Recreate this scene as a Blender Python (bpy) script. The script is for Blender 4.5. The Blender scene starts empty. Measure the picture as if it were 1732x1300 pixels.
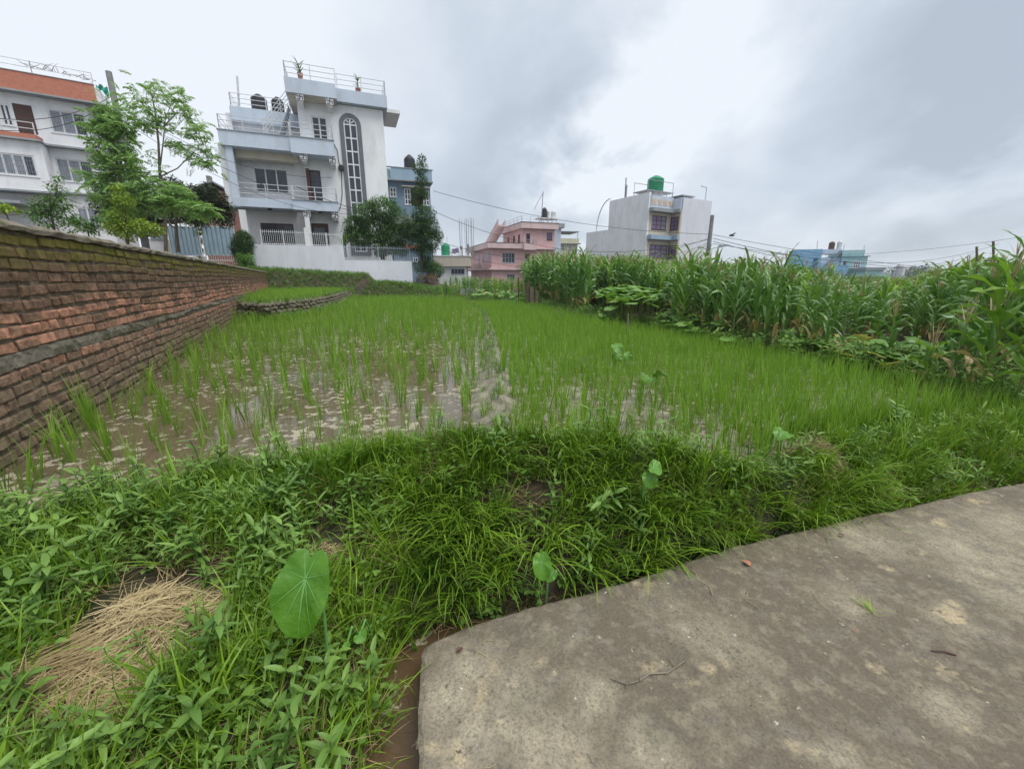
import bpy, bmesh, math, random
import numpy as np
from mathutils import Vector, Matrix, noise as mnoise
random.seed(7); rng = np.random.default_rng(7)
SC = bpy.context.scene; COL = SC.collection
R = math.radians; PI = math.pi
# ------------------------------------------------------------ camera
CAMH = 1.35; FPX = 690.0; PITCH = R(14.5)
cd = bpy.data.cameras.new('camera'); cam = bpy.data.objects.new('camera', cd); COL.objects.link(cam)
cd.sensor_width = 36; cd.lens = FPX/1732*36; cd.clip_start = .02; cd.clip_end = 3000
cam.location = (0, 0, CAMH); cam.rotation_euler = (PI/2-PITCH, 0, 0); SC.camera = cam
# ------------------------------------------------------------ sky, sun, exposure
SUN_EL, SUN_AZ = R(66), R(122)
w = bpy.data.worlds.new('World'); SC.world = w; w.use_nodes = True
nt = w.node_tree; nt.nodes.clear()
def N(nt, t, **k):
    n = nt.nodes.new(t)
    for a, b in k.items(): setattr(n, a, b)
    return n
def build_sky():
    L = nt.links.new
    out = N(nt, 'ShaderNodeOutputWorld'); bg = N(nt, 'ShaderNodeBackground'); L(bg.outputs[0], out.inputs[0])
    sky = N(nt, 'ShaderNodeTexSky', sky_type='NISHITA', sun_disc=False); sky.sun_elevation = SUN_EL; sky.sun_rotation = SUN_AZ
    s1 = N(nt, 'ShaderNodeVectorMath', operation='SCALE'); s1.inputs[3].default_value = .10; L(sky.outputs[0], s1.inputs[0])
    tc = N(nt, 'ShaderNodeTexCoord'); sep = N(nt, 'ShaderNodeSeparateXYZ'); L(tc.outputs['Generated'], sep.inputs[0])
    za = N(nt, 'ShaderNodeMath', operation='MAXIMUM'); za.inputs[1].default_value = 0.0; L(sep.outputs[2], za.inputs[0])
    zb = N(nt, 'ShaderNodeMath', operation='ADD'); zb.inputs[1].default_value = .42; L(za.outputs[0], zb.inputs[0])
    dx = N(nt, 'ShaderNodeMath', operation='DIVIDE'); L(sep.outputs[0], dx.inputs[0]); L(zb.outputs[0], dx.inputs[1])
    dy = N(nt, 'ShaderNodeMath', operation='DIVIDE'); L(sep.outputs[1], dy.inputs[0]); L(zb.outputs[0], dy.inputs[1])
    cb = N(nt, 'ShaderNodeCombineXYZ'); L(dx.outputs[0], cb.inputs[0]); L(dy.outputs[0], cb.inputs[1])
    def noise(scale, det, rough, off, dist=.6):
        mp = N(nt, 'ShaderNodeMapping'); mp.inputs['Location'].default_value = off; mp.inputs['Rotation'].default_value = (0, 0, R(35)); mp.inputs['Scale'].default_value = (1, .8, 1)
        L(cb.outputs[0], mp.inputs[0])
        n = N(nt, 'ShaderNodeTexNoise'); n.inputs['Scale'].default_value = scale; n.inputs['Detail'].default_value = det
        n.inputs['Roughness'].default_value = rough; n.inputs['Distortion'].default_value = dist; L(mp.outputs[0], n.inputs['Vector']); return n
    n1 = noise(1.1, 5, .5, (3.1, 1.3, 0)); n2 = noise(3.0, 7, .55, (7.7, 2.1, 0), .2)
    r1 = N(nt, 'ShaderNodeMapRange', interpolation_type='SMOOTHSTEP'); r1.inputs[1].default_value = .36; r1.inputs[2].default_value = .64; L(n1.outputs[0], r1.inputs[0])
    r2 = N(nt, 'ShaderNodeMapRange', interpolation_type='SMOOTHSTEP'); r2.inputs[1].default_value = .3; r2.inputs[2].default_value = .7; L(n2.outputs[0], r2.inputs[0])
    # broad cloud banks: (direction centre, half width, amount); amounts below zero are the grey bellies
    acc = N(nt, 'ShaderNodeMath', operation='MULTIPLY_ADD'); acc.inputs[1].default_value = .26; acc.inputs[2].default_value = .42; L(r1.outputs[0], acc.inputs[0])
    a2 = N(nt, 'ShaderNodeMath', operation='MULTIPLY_ADD'); a2.inputs[1].default_value = .34; L(r2.outputs[0], a2.inputs[0]); L(acc.outputs[0], a2.inputs[2]); cur = a2
    nrm = N(nt, 'ShaderNodeVectorMath', operation='NORMALIZE'); L(tc.outputs['Generated'], nrm.inputs[0])
    cp_, sp_ = math.cos(PITCH), math.sin(PITCH)
    for (u, v, wid, amt) in [(180, 60, 24, .34), (800, 270, 12, -.42), (980, 70, 13, -.30), (560, 60, 14, .16), (1120, 210, 8, .55), (1270, 60, 8, .34), (1040, 300, 6, .3), (1480, 190, 12, -.46), (1650, 90, 12, -.24), (1340, 240, 5, .2), (1400, 330, 9, .12), (1650, 330, 10, .10), (860, 420, 12, -.10), (1000, 400, 8, .12)]:
        a, b = (u-866)/FPX, (650-v)/FPX
        d = Vector((a, cp_+b*sp_, -sp_+b*cp_)).normalized()
        wp = N(nt, 'ShaderNodeVectorMath', operation='MULTIPLY_ADD')
        nv = n2.outputs['Color']; sc = N(nt, 'ShaderNodeVectorMath', operation='SUBTRACT'); L(nv, sc.inputs[0]); sc.inputs[1].default_value = (.5, .5, .5)
        L(sc.outputs[0], wp.inputs[0]); wp.inputs[1].default_value = (.55, .55, .45); L(nrm.outputs[0], wp.inputs[2])
        ds = N(nt, 'ShaderNodeVectorMath', operation='DISTANCE'); L(wp.outputs[0], ds.inputs[0]); ds.inputs[1].default_value = d
        mr = N(nt, 'ShaderNodeMapRange', interpolation_type='SMOOTHERSTEP'); mr.inputs[1].default_value = 0; mr.inputs[2].default_value = 2*math.sin(R(wid)); mr.inputs[3].default_value = amt; mr.inputs[4].default_value = 0
        L(ds.outputs['Value'], mr.inputs[0]); ad = N(nt, 'ShaderNodeMath', operation='ADD'); L(cur.outputs[0], ad.inputs[0]); L(mr.outputs[0], ad.inputs[1]); cur = ad
    cr = N(nt, 'ShaderNodeValToRGB'); e = cr.color_ramp.elements
    e[0].position = .12; e[0].color = (.245, .275, .315, 1); e[1].position = 1.0; e[1].color = (.455, .48, .51, 1)
    m = e.new(.5); m.color = (.325, .36, .405, 1)
    L(cur.outputs[0], cr.inputs[0])
    mx = N(nt, 'ShaderNodeMix', data_type='RGBA'); mx.inputs[0].default_value = .93; L(s1.outputs[0], mx.inputs[6]); L(cr.outputs[0], mx.inputs[7])
    L(mx.outputs[2], bg.inputs[0]); bg.inputs[1].default_value = 1.0
build_sky()
sd = bpy.data.lights.new('sun', 'SUN'); sun = bpy.data.objects.new('sun', sd); COL.objects.link(sun)
sd.energy = 1.5; sd.angle = R(40); sd.color = (1, .965, .91)
sun.rotation_euler = Vector((math.sin(SUN_AZ)*math.cos(SUN_EL), math.cos(SUN_AZ)*math.cos(SUN_EL), math.sin(SUN_EL))).to_track_quat('Z', 'Y').to_euler()
VS = SC.view_settings; VS.view_transform = 'Standard'; VS.look = 'None'; VS.gamma = 1; VS.use_curve_mapping = False; VS.exposure = 1.0
CY = SC.cycles; CY.max_bounces = 4; CY.diffuse_bounces = 2; CY.glossy_bounces = 2; CY.transmission_bounces = 3
# ------------------------------------------------------------ pixel -> place helpers (1732 x 1300 photograph)
CP, SP = math.cos(PITCH), math.sin(PITCH)
def ray(u, v):
    a, b = (u-866)/FPX, (650-v)/FPX
    return a, CP+b*SP, -SP+b*CP
def G(u, v, z):
    x, y, q = ray(u, v); t = (z-CAMH)/q; return x*t, y*t
def D(u, v, Y):
    x, y, q = ray(u, v); t = Y/y; return Vector((x*t, Y, CAMH+q*t))
# ------------------------------------------------------------ object helpers
def tag(o, label=None, cat=None, group=None, kind=None):
    if label: o['label'] = label
    if cat: o['category'] = cat
    if group: o['group'] = group
    if kind: o['kind'] = kind
    return o
def empty(name, loc=(0, 0, 0), rz=0, label=None, cat=None, group=None):
    o = bpy.data.objects.new(name, None); COL.objects.link(o); o.location = loc; o.rotation_euler = (0, 0, rz); o.empty_display_size = .1
    return tag(o, label, cat, group)
def link(name, me, parent=None, loc=(0, 0, 0), rot=(0, 0, 0), scale=(1, 1, 1)):
    o = bpy.data.objects.new(name, me); COL.objects.link(o); o.parent = parent; o.location = loc; o.rotation_euler = rot; o.scale = scale
    return o
class MB:
    def __init__(s): s.v = []; s.f = []; s.m = []; s.t = []; s.tint = 0.5; s.mi = 0
    def vert(s, p): s.v.append((p[0], p[1], p[2])); return len(s.v)-1
    def face(s, idx): s.f.append(tuple(idx)); s.m.append(s.mi); s.t.append(s.tint)
    def quad(s, a, b, c, d): i = len(s.v); s.v += [tuple(a), tuple(b), tuple(c), tuple(d)]; s.face((i, i+1, i+2, i+3))
    def box(s, x0, x1, y0, y1, z0, z1):
        if x1 < x0: x0, x1 = x1, x0
        if y1 < y0: y0, y1 = y1, y0
        if z1 < z0: z0, z1 = z1, z0
        i = len(s.v)
        s.v += [(x0, y0, z0), (x1, y0, z0), (x1, y1, z0), (x0, y1, z0), (x0, y0, z1), (x1, y0, z1), (x1, y1, z1), (x0, y1, z1)]
        for q in ((0, 3, 2, 1), (4, 5, 6, 7), (0, 1, 5, 4), (1, 2, 6, 5), (2, 3, 7, 6), (3, 0, 4, 7)): s.face([i+k for k in q])
        return s
    def prism(s, poly, y0, y1):      # polygon in x-z, extruded in y
        n = len(poly); i = len(s.v)
        s.v += [(p[0], y0, p[1]) for p in poly]+[(p[0], y1, p[1]) for p in poly]
        s.face(range(i, i+n)); s.face(range(i+2*n-1, i+n-1, -1))
        for k in range(n): s.face((i+k, i+n+k, i+n+(k+1) % n, i+(k+1) % n))
        return s
    def tube(s, pts, rads, n=6, cap=True):
        pts = [Vector(p) for p in pts]
        if not hasattr(rads, '__len__'): rads = [rads]*len(pts)
        rings = []; prev = None
        for k, p in enumerate(pts):
            d = (pts[min(k+1, len(pts)-1)]-pts[max(k-1, 0)])
            if d.length < 1e-9: d = Vector((0, 0, 1))
            d.normalize()
            a = Vector((0, 0, 1)) if abs(d.z) < .9 else Vector((1, 0, 0))
            if prev is not None: a = prev
            x = (a-d*a.dot(d)).normalized(); y = d.cross(x); prev = x
            rings.append([s.vert(p+(x*math.cos(2*PI*j/n)+y*math.sin(2*PI*j/n))*rads[k]) for j in range(n)])
        for a, b in zip(rings, rings[1:]):
            for j in range(n): s.face((a[j], a[(j+1) % n], b[(j+1) % n], b[j]))
        if cap and n > 2: s.face(rings[0][::-1]); s.face(rings[-1])
        return s
    def lathe(s, prof, cx, cy, n=16):
        rings = [[s.vert((cx+r*math.cos(2*PI*j/n), cy+r*math.sin(2*PI*j/n), z)) for j in range(n)] for r, z in prof]
        for a, b in zip(rings, rings[1:]):
            for j in range(n): s.face((a[j], a[(j+1) % n], b[(j+1) % n], b[j]))
        s.face(rings[0][::-1]); s.face(rings[-1]); return s
    def mesh(s, name, mats):
        me = bpy.data.meshes.new(name); me.from_pydata(s.v, [], s.f)
        if not isinstance(mats, (list, tuple)): mats = [mats]
        for m in mats: me.materials.append(m)
        if len(mats) > 1: me.polygons.foreach_set('material_index', s.m)
        if any(t != .5 for t in s.t):
            at = me.attributes.new('tint', 'FLOAT', 'FACE'); at.data.foreach_set('value', s.t)
        me.update(); return me
    def build(s, name, mats, parent=None, smooth=False, **k):
        me = s.mesh(name, mats)
        if smooth: me.polygons.foreach_set('use_smooth', [True]*len(me.polygons))
        return link(name, me, parent, **k)
    # ---- plant pieces
    def blade(s, base, az, L, w, lean, bend, seg=4, fold=.0, wav=0, twist=0):
        p = Vector(base); ca, sa = math.cos(az), math.sin(az); prev = None; st = L/seg; ph = random.random()*6
        for k in range(seg+1):
            t = k/seg; th = lean+bend*t*t
            wd = w*(.55+.45*min(1, t*4))*max(0, 1-t**2.2) if k < seg else 0
            tw = twist*t; side = Vector((-sa*math.cos(tw), ca*math.cos(tw), math.sin(tw)))
            if fold:
                up = Vector((-math.cos(th)*ca, -math.cos(th)*sa, math.sin(th)))
                wv = wav*math.sin(ph+t*14)*w
                cur = [s.vert(p-side*wd/2+up*(fold*wd+wv*(wd > 0))), s.vert(p), s.vert(p+side*wd/2+up*(fold*wd-wv*(wd > 0)))] if k < seg else [s.vert(p)]*3
            else: cur = [s.vert(p-side*wd/2), s.vert(p+side*wd/2)] if k < seg else [s.vert(p)]*2
            if prev:
                for j in range(len(cur)-1):
                    s.face((prev[j], prev[j+1], cur[j+1], cur[j]) if k < seg else (prev[j], prev[j+1], cur[j]))
            prev = cur
            p = p+Vector((math.sin(th)*ca, math.sin(th)*sa, math.cos(th)))*st
        return p
    def leaf(s, base, d, L, w, droop=.3, seg=4, fold=.15, shape=1.0):
        p = Vector(base); d = Vector(d).normalized(); prev = None
        side = d.cross(Vector((0, 0, 1)))
        side = side.normalized() if side.length > .05 else Vector((1, 0, 0))
        for k in range(seg+1):
            t = k/seg
            wd = w*math.sin(PI*min(1, t**(.75*shape)*.97+.03))**.8 if 0 < k < seg else 0
            up = side.cross(d)
            if wd: cur = [s.vert(p-side*wd/2+up*fold*wd), s.vert(p), s.vert(p+side*wd/2+up*fold*wd)]
            else: cur = [s.vert(p)]*3
            if prev:
                if k == 1: s.face((prev[0], cur[1], cur[0])); s.face((prev[0], cur[2], cur[1]))
                elif k == seg: s.face((prev[0], prev[1], cur[0])); s.face((prev[1], prev[2], cur[0]))
                else: s.face((prev[0], prev[1], cur[1], cur[0])); s.face((prev[1], prev[2], cur[2], cur[1]))
            prev = cur; p = p+d*(L/seg)
            d = (d-Vector((0, 0, droop/seg))).normalized()
        return p
# ------------------------------------------------------------ materials
def mat(name, c1, c2=None, rough=.85, scale=3.0, contrast=(.35, .65), bump=.15, bscale=None, stretch=(1, 1, 1), spec=.3, c3=None, s3=.6, r3=(.55, .7), tint=0, metal=0, detail=6, transl=0, rand=0, ztop=None, dist=.02):
    m = bpy.data.materials.new(name); m.use_nodes = True; t = m.node_tree; L = t.links.new
    b = t.nodes['Principled BSDF']; b.inputs['Roughness'].default_value = rough; b.inputs['Specular IOR Level'].default_value = spec; b.inputs['Metallic'].default_value = metal
    geo = N(t, 'ShaderNodeNewGeometry'); mp = N(t, 'ShaderNodeMapping'); mp.inputs['Scale'].default_value = stretch; L(geo.outputs['Position'], mp.inputs[0])
    if c2 is None: c2 = tuple(x*.8 for x in c1)
    n = N(t, 'ShaderNodeTexNoise'); n.inputs['Scale'].default_value = scale; n.inputs['Detail'].default_value = detail; n.inputs['Roughness'].default_value = .6; L(mp.outputs[0], n.inputs['Vector'])
    r = N(t, 'ShaderNodeMapRange'); r.inputs[1].default_value, r.inputs[2].default_value = contrast; L(n.outputs[0], r.inputs[0])
    mx = N(t, 'ShaderNodeMix', data_type='RGBA'); mx.inputs[6].default_value = (*c1, 1); mx.inputs[7].default_value = (*c2, 1)
    fac = r.outputs[0]
    if tint or rand:
        src = N(t, 'ShaderNodeAttribute', attribute_name='tint').outputs['Fac'] if tint else None
        oi = N(t, 'ShaderNodeObjectInfo').outputs['Random'] if rand else None
        if src is not None and oi is not None:
            q = N(t, 'ShaderNodeMath', operation='MULTIPLY'); L(oi, q.inputs[0]); q.inputs[1].default_value = rand
            q2 = N(t, 'ShaderNodeMath', operation='MULTIPLY_ADD'); L(src, q2.inputs[0]); q2.inputs[1].default_value = 1-rand; L(q.outputs[0], q2.inputs[2]); src = q2.outputs[0]
        elif src is None: src = oi
        k = tint or rand
        a = N(t, 'ShaderNodeMath', operation='MULTIPLY'); L(src, a.inputs[0]); a.inputs[1].default_value = k
        bb = N(t, 'ShaderNodeMath', operation='MULTIPLY_ADD'); L(fac, bb.inputs[0]); bb.inputs[1].default_value = 1-k; L(a.outputs[0], bb.inputs[2]); fac = bb.outputs[0]
    L(fac, mx.inputs[0]); col = mx.outputs[2]
    if c3:
        n3 = N(t, 'ShaderNodeTexNoise'); n3.inputs['Scale'].default_value = s3; n3.inputs['Detail'].default_value = 8; n3.inputs['Roughness'].default_value = .65; L(mp.outputs[0], n3.inputs['Vector'])
        q = N(t, 'ShaderNodeMapRange'); q.inputs[1].default_value, q.inputs[2].default_value = r3; L(n3.outputs[0], q.inputs[0])
        m3 = N(t, 'ShaderNodeMix', data_type='RGBA'); L(q.outputs[0], m3.inputs[0]); L(col, m3.inputs[6]); m3.inputs[7].default_value = (*c3, 1); col = m3.outputs[2]
    L(col, b.inputs['Base Color'])
    if bump:
        nb = N(t, 'ShaderNodeTexNoise'); nb.inputs['Scale'].default_value = bscale or scale*5; nb.inputs['Detail'].default_value = 5; L(geo.outputs['Position'], nb.inputs['Vector'])
        bp = N(t, 'ShaderNodeBump'); bp.inputs['Strength'].default_value = bump; bp.inputs['Distance'].default_value = dist; L(nb.outputs[0], bp.inputs['Height']); L(bp.outputs[0], b.inputs['Normal'])
    if transl:
        tr = N(t, 'ShaderNodeBsdfTranslucent'); ml = N(t, 'ShaderNodeVectorMath', operation='MULTIPLY'); ml.inputs[1].default_value = (1.25, 1.3, .6); L(col, ml.inputs[0]); L(ml.outputs[0], tr.inputs[0])
        ms = N(t, 'ShaderNodeMixShader'); ms.inputs[0].default_value = transl; L(b.outputs[0], ms.inputs[1]); L(tr.outputs[0], ms.inputs[2]); L(ms.outputs[0], t.nodes['Material Output'].inputs[0])
    return m
def paint(name, c, dirt=.75, rough=.75, scale=.5): # weathered wall paint with rain streaks
    return mat(name, c, tuple(x*.9 for x in c), rough=rough, scale=scale, stretch=(1, 1, .35), bump=.08, bscale=25, c3=tuple(x*dirt*.85*k for x, k in zip(c, (1, .98, .94))), s3=1.6, r3=(.46, .85))
M = {}
M['white'] = paint('white_wall_paint', (.84, .85, .87), .84)
M['house_white'] = paint('cream_white_wall_paint', (.80, .79, .80), .87)
M['bluegrey'] = paint('pale_blue_wall_paint', (.56, .63, .73), .87)
M['boundary'] = paint('boundary_wall_paint', (.72, .74, .80), .9)
M['orange'] = mat('orange_brick_paint', (.50, .20, .13), (.42, .16, .11), scale=6, bump=.1)
M['slab'] = paint('slab_edge', (.33, .36, .38), .7)
M['darktrim'] = mat('grey_trim', (.16, .165, .19), (.13, .135, .155), rough=.6, bump=.03)
M['frame'] = mat('white_frame', (.74, .75, .77), (.66, .67, .68), rough=.45, bump=0)
M['rail'] = mat('white_rail_metal', (.72, .74, .76), (.5, .5, .5), rough=.4, bump=0, scale=9)
M['steel'] = mat('steel', (.40, .42, .45), (.3, .3, .32), rough=.35, metal=.6, bump=0)
M['railgrey'] = mat('grey_painted_metal', (.36, .42, .48), (.28, .32, .37), rough=.5, bump=0, scale=8)
M['gate'] = mat('gate_blue_grey_paint', (.33, .44, .52), (.27, .37, .44), rough=.5, bump=.02, scale=2, c3=(.22, .2, .18), s3=3, r3=(.68, .8))
M['glass'] = mat('dark_window_glass', (.030, .034, .048), (.05, .055, .07), rough=.10, spec=.5, bump=0, scale=.8)
M['curtain'] = mat('window_with_pale_curtain', (.17, .19, .22), (.30, .32, .35), rough=.25, spec=.5, bump=0, scale=2.5, stretch=(6, 6, .6))
M['purple'] = mat('purple_curtain_window', (.14, .09, .19), (.22, .16, .28), rough=.3, spec=.5, bump=0, scale=3, stretch=(6, 6, .4))
M['wood'] = mat('brown_wood', (.10, .045, .035), (.07, .032, .026), rough=.55, bump=.05, scale=4, stretch=(8, 8, 1))
M['wood_light'] = mat('weathered_timber', (.24, .19, .14), (.15, .12, .09), rough=.85, bump=.2, scale=6, stretch=(6, 6, 1))
M['tank'] = mat('black_tank_plastic', (.022, .024, .028), (.035, .036, .04), rough=.5, bump=.03)
M['tank_green'] = mat('green_tank_plastic', (.02, .27, .13), (.015, .21, .10), rough=.45, bump=.03)
M['tank_white'] = mat('white_tank_plastic', (.66, .68, .68), (.55, .57, .57), rough=.45, bump=.03)
M['pink'] = paint('pink_wall_paint', (.66, .43, .43), .88)
M['pinklight'] = paint('light_pink_band_paint', (.68, .52, .51), .85)
M['cream'] = paint('cream_wall_paint', (.58, .52, .43), .85)
M['yellow'] = paint('pale_yellow_wall_paint', (.58, .56, .40), .85)
M['skyblue'] = paint('sky_blue_wall_paint', (.24, .47, .70), .85)
M['aqua'] = paint('aqua_wall_paint', (.38, .58, .60), .85)
M['teal'] = paint('teal_wall_paint', (.17, .36, .36), .8)
M['midblue'] = paint('dull_blue_wall_paint', (.19, .27, .35), .85)
M['litblue'] = paint('light_blue_parapet_paint', (.32, .44, .54), .85)
M['brickred'] = mat('far_brick', (.34, .16, .12), (.24, .11, .09), scale=5)
M['redroof'] = mat('rusty_red_sheet', (.36, .12, .09), (.26, .09, .07), rough=.6, scale=3)
M['concrete_grey'] = mat('bare_concrete', (.27, .25, .22), (.2, .2, .19), scale=2, bump=.2)
M['pole'] = mat('pole_concrete', (.27, .27, .27), (.2, .2, .2), scale=3, bump=.1)
M['wire'] = mat('black_cable', (.03, .03, .035), (.04, .04, .045), rough=.6, bump=0)
M['greencloth'] = mat('green_shade_cloth', (.03, .36, .26), (.02, .26, .19), rough=.8, scale=6)
M['bark'] = mat('bark', (.15, .12, .09), (.08, .065, .05), scale=12, bump=.4, stretch=(1, 1, .4))
M['barkpale'] = mat('pale_bark', (.25, .22, .17), (.15, .13, .1), scale=10, bump=.3)
def leafmat(name, a, b, tr=.28, rough=.5, spec=.35, rand=.35):
    return mat(name, a, b, rough=rough, spec=spec, scale=3, contrast=(.3, .7), bump=0, tint=.65, rand=rand, transl=tr, detail=2)
M['rice'] = leafmat('rice_leaf', (.10, .23, .018), (.26, .43, .05), .33)
M['grass'] = leafmat('bank_grass_leaf', (.022, .085, .008), (.29, .47, .04), .26, .40)
M['weed'] = leafmat('weed_leaf', (.03, .10, .016), (.24, .39, .08), .22, .42)
M['drygrass'] = leafmat('dry_grass_blade', (.30, .22, .10), (.48, .38, .2), .15)
M['straw'] = mat('straw', (.33, .25, .12), (.66, .55, .32), rough=.7, scale=8, bump=0, tint=.8)
M['oldstraw'] = mat('rotting_brown_straw', (.13, .085, .05), (.30, .20, .11), rough=.85, scale=8, bump=0, tint=.8)
M['maize'] = leafmat('maize_leaf', (.05, .15, .032), (.19, .34, .08), .25, .36, .6)
M['maizeyel'] = leafmat('bright_maize_leaf', (.13, .28, .03), (.24, .40, .05), .35, .42, .5)
M['maizestalk'] = leafmat('maize_stalk', (.17, .25, .07), (.27, .30, .11), .05)
M['maizedry'] = leafmat('dry_maize_leaf', (.34, .25, .11), (.48, .37, .19), .2)
M['tassel'] = leafmat('maize_tassel', (.34, .25, .15), (.46, .35, .2), .1)
M['squash'] = leafmat('squash_leaf', (.10, .24, .04), (.24, .40, .10), .25)
M['squashyel'] = leafmat('yellowing_squash_leaf', (.36, .40, .09), (.50, .46, .15), .25)
M['dark_leaf'] = leafmat('dark_tree_leaf', (.03, .09, .024), (.10, .20, .045), .2)
M['mid_leaf'] = leafmat('mango_like_leaf', (.055, .15, .03), (.14, .27, .06), .25)
M['feather'] = leafmat('moringa_leaflet', (.17, .33, .08), (.32, .47, .17), .35)
M['boug'] = leafmat('bougainvillea_leaf', (.035, .055, .030), (.08, .10, .05), .15)
M['yelgreen'] = leafmat('yellow_green_leaf', (.20, .32, .03), (.30, .40, .06), .3)
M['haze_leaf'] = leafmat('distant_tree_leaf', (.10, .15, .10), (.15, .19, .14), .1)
M['magenta'] = mat('magenta_bract', (.62, .03, .22), (.5, .02, .18), rough=.7, bump=0)
M['whiteflower'] = mat('white_blossom', (.75, .76, .7), (.65, .66, .6), rough=.7, bump=0)
M['taro'] = mat('taro_leaf_blade', (.07, .19, .012), (.11, .26, .022), rough=.38, scale=9, bump=.25, bscale=45, spec=.4, transl=.15)
M['tarovein'] = mat('taro_leaf_vein', (.17, .38, .11), (.13, .32, .08), rough=.5, bump=0, transl=.2)
M['moss'] = mat('moss', (.12, .15, .02), (.07, .09, .02), scale=20, bump=.6)
# ============================================================ THE GROUND
F = .22                                  # paddy level above the road
def poly(pts): return np.array(pts, float)
ROAD = poly([(-.22, -3), (-.22, .5)]+[G(708, 1300, 0), G(710, 1200, 0), G(711, 1108, 0), G(718, 1095, 0), G(735, 1086, 0), G(790, 1062, 0), G(850, 1042, 0), G(900, 1035-9, 0), G(996, 1003, 0), G(1092, 973, 0), G(1169, 948, 0), G(1236, 927, 0), G(1318, 906, 0), G(1419, 883, 0), G(1572, 850, 0), G(1640, 834, 0), G(1732, 817, 0), (4.6, 2.95), (7.5, 3.9), (30, 9)])
CREST = poly([(-6, -1.2), (-3.4, 1.0), G(0, 890, .26), G(200, 850, .26), G(400, 812, .30), G(600, 772, .41), G(720, 748, .47), G(850, 736, .50), G(960, 742, .48), G(1080, 760, .42), G(1200, 784, .34), G(1320, 800, .26), (2.2, 2.6), (3.2, 2.95), (4.6, 3.3), (7.5, 4.3), (30, 9.6)])
def zcrest(x): return np.interp(x, [-5, -2, -1.4, -.9, -.45, 0, .35, .75, 1.15, 1.6, 2.3, 4], [.26, .26, .30, .40, .46, .50, .48, .42, .34, .27, .235, .235])
def sdist(P, L):                         # signed distance to a polyline, positive on its left
    best = np.full(len(P), 1e9); sg = np.ones(len(P)); bp_ = np.zeros(len(P))
    for a, b in zip(L[:-1], L[1:]):
        d = b-a; l2 = (d**2).sum(); t = np.clip(((P-a)@d)/l2, 0, 1); q = a+t[:, None]*d; r = P-q
        ds = np.hypot(r[:, 0], r[:, 1]); cr = d[0]*(P[:, 1]-a[1])-d[1]*(P[:, 0]-a[0])
        pr = np.abs(cr)/l2**.5; k = (ds < best-1e-6) | ((ds < best+1e-6) & (pr > bp_)); best[k] = ds[k]; bp_[k] = pr[k]; sg[k] = np.where(cr[k] >= 0, 1, -1)
    return best*sg
WD = Vector((-.446, .895)).normalized(); W0 = Vector((ray(0, 606)[0]/ray(0, 606)[1]*2.5, 2.5))   # brick wall line
def wallx(y): return W0.x+(y-W0.y)*WD.x/WD.y
TERR = poly([(wallx(11.6)-1, 11.3), (wallx(11.8), 11.7), G(450, 545, F), G(530, 531, F), G(566, 520, F), G(590, 508, F), (-9.0, 23.5), (-9.5, 30)])   # terrace bund foot
BACK = poly([(-20, 20.5), (-12.5, 22.6), (-9.4, 24), (-8, 24.8), (-4.6, 24.5), G(820, 511, F), G(905, 523, F), (2.2, 17.6), (40, 16)])
MAIZE = poly([(1.25, 18.2), G(960, 533, F), G(1050, 556, F), G(1160, 572, F), G(1300, 603, F), G(1430, 628, F), G(1560, 652, F), G(1732, 695, F), (6.6, 3.9), (30, 9.5)][::-1])
MID = poly([G(845, 735, F), G(843, 700, F), G(838, 650, F), G(832, 600, F), G(826, 560, F), G(818, 530, F), G(790, 512, F), G(760, 505, F)])
def fbm(P, sc, seed=0, octv=4):          # cheap value-noise fbm
    out = np.zeros(len(P)); amp = 1; tot = 0
    for o in range(octv):
        q = P*sc*(2**o)+seed*17.3+o*5.1; i = np.floor(q).astype(np.int64); f = q-i; f = f*f*(3-2*f)
        def h(a, b):
            n = (a*374761393+b*668265263+seed*1442695) & 0xffffffff; n = ((n ^ (n >> 13))*1274126177) & 0xffffffff; return ((n ^ (n >> 16)) & 0xffff)/65535.
        v = (h(i[:, 0], i[:, 1])*(1-f[:, 0])+h(i[:, 0]+1, i[:, 1])*f[:, 0])*(1-f[:, 1])+(h(i[:, 0], i[:, 1]+1)*(1-f[:, 0])+h(i[:, 0]+1, i[:, 1]+1)*f[:, 0])*f[:, 1]
        out += v*amp; tot += amp; amp *= .5
    return out/tot
def sstep(x): x = np.clip(x, 0, 1); return x*x*(3-2*x)
def zback(x): return np.interp(x, [-30, -16, -11.5, -7.2, -6, -2, 3, 30], [2.3, 1.5, 1.22, 1.0, .78, .42, .3, .3])
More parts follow.
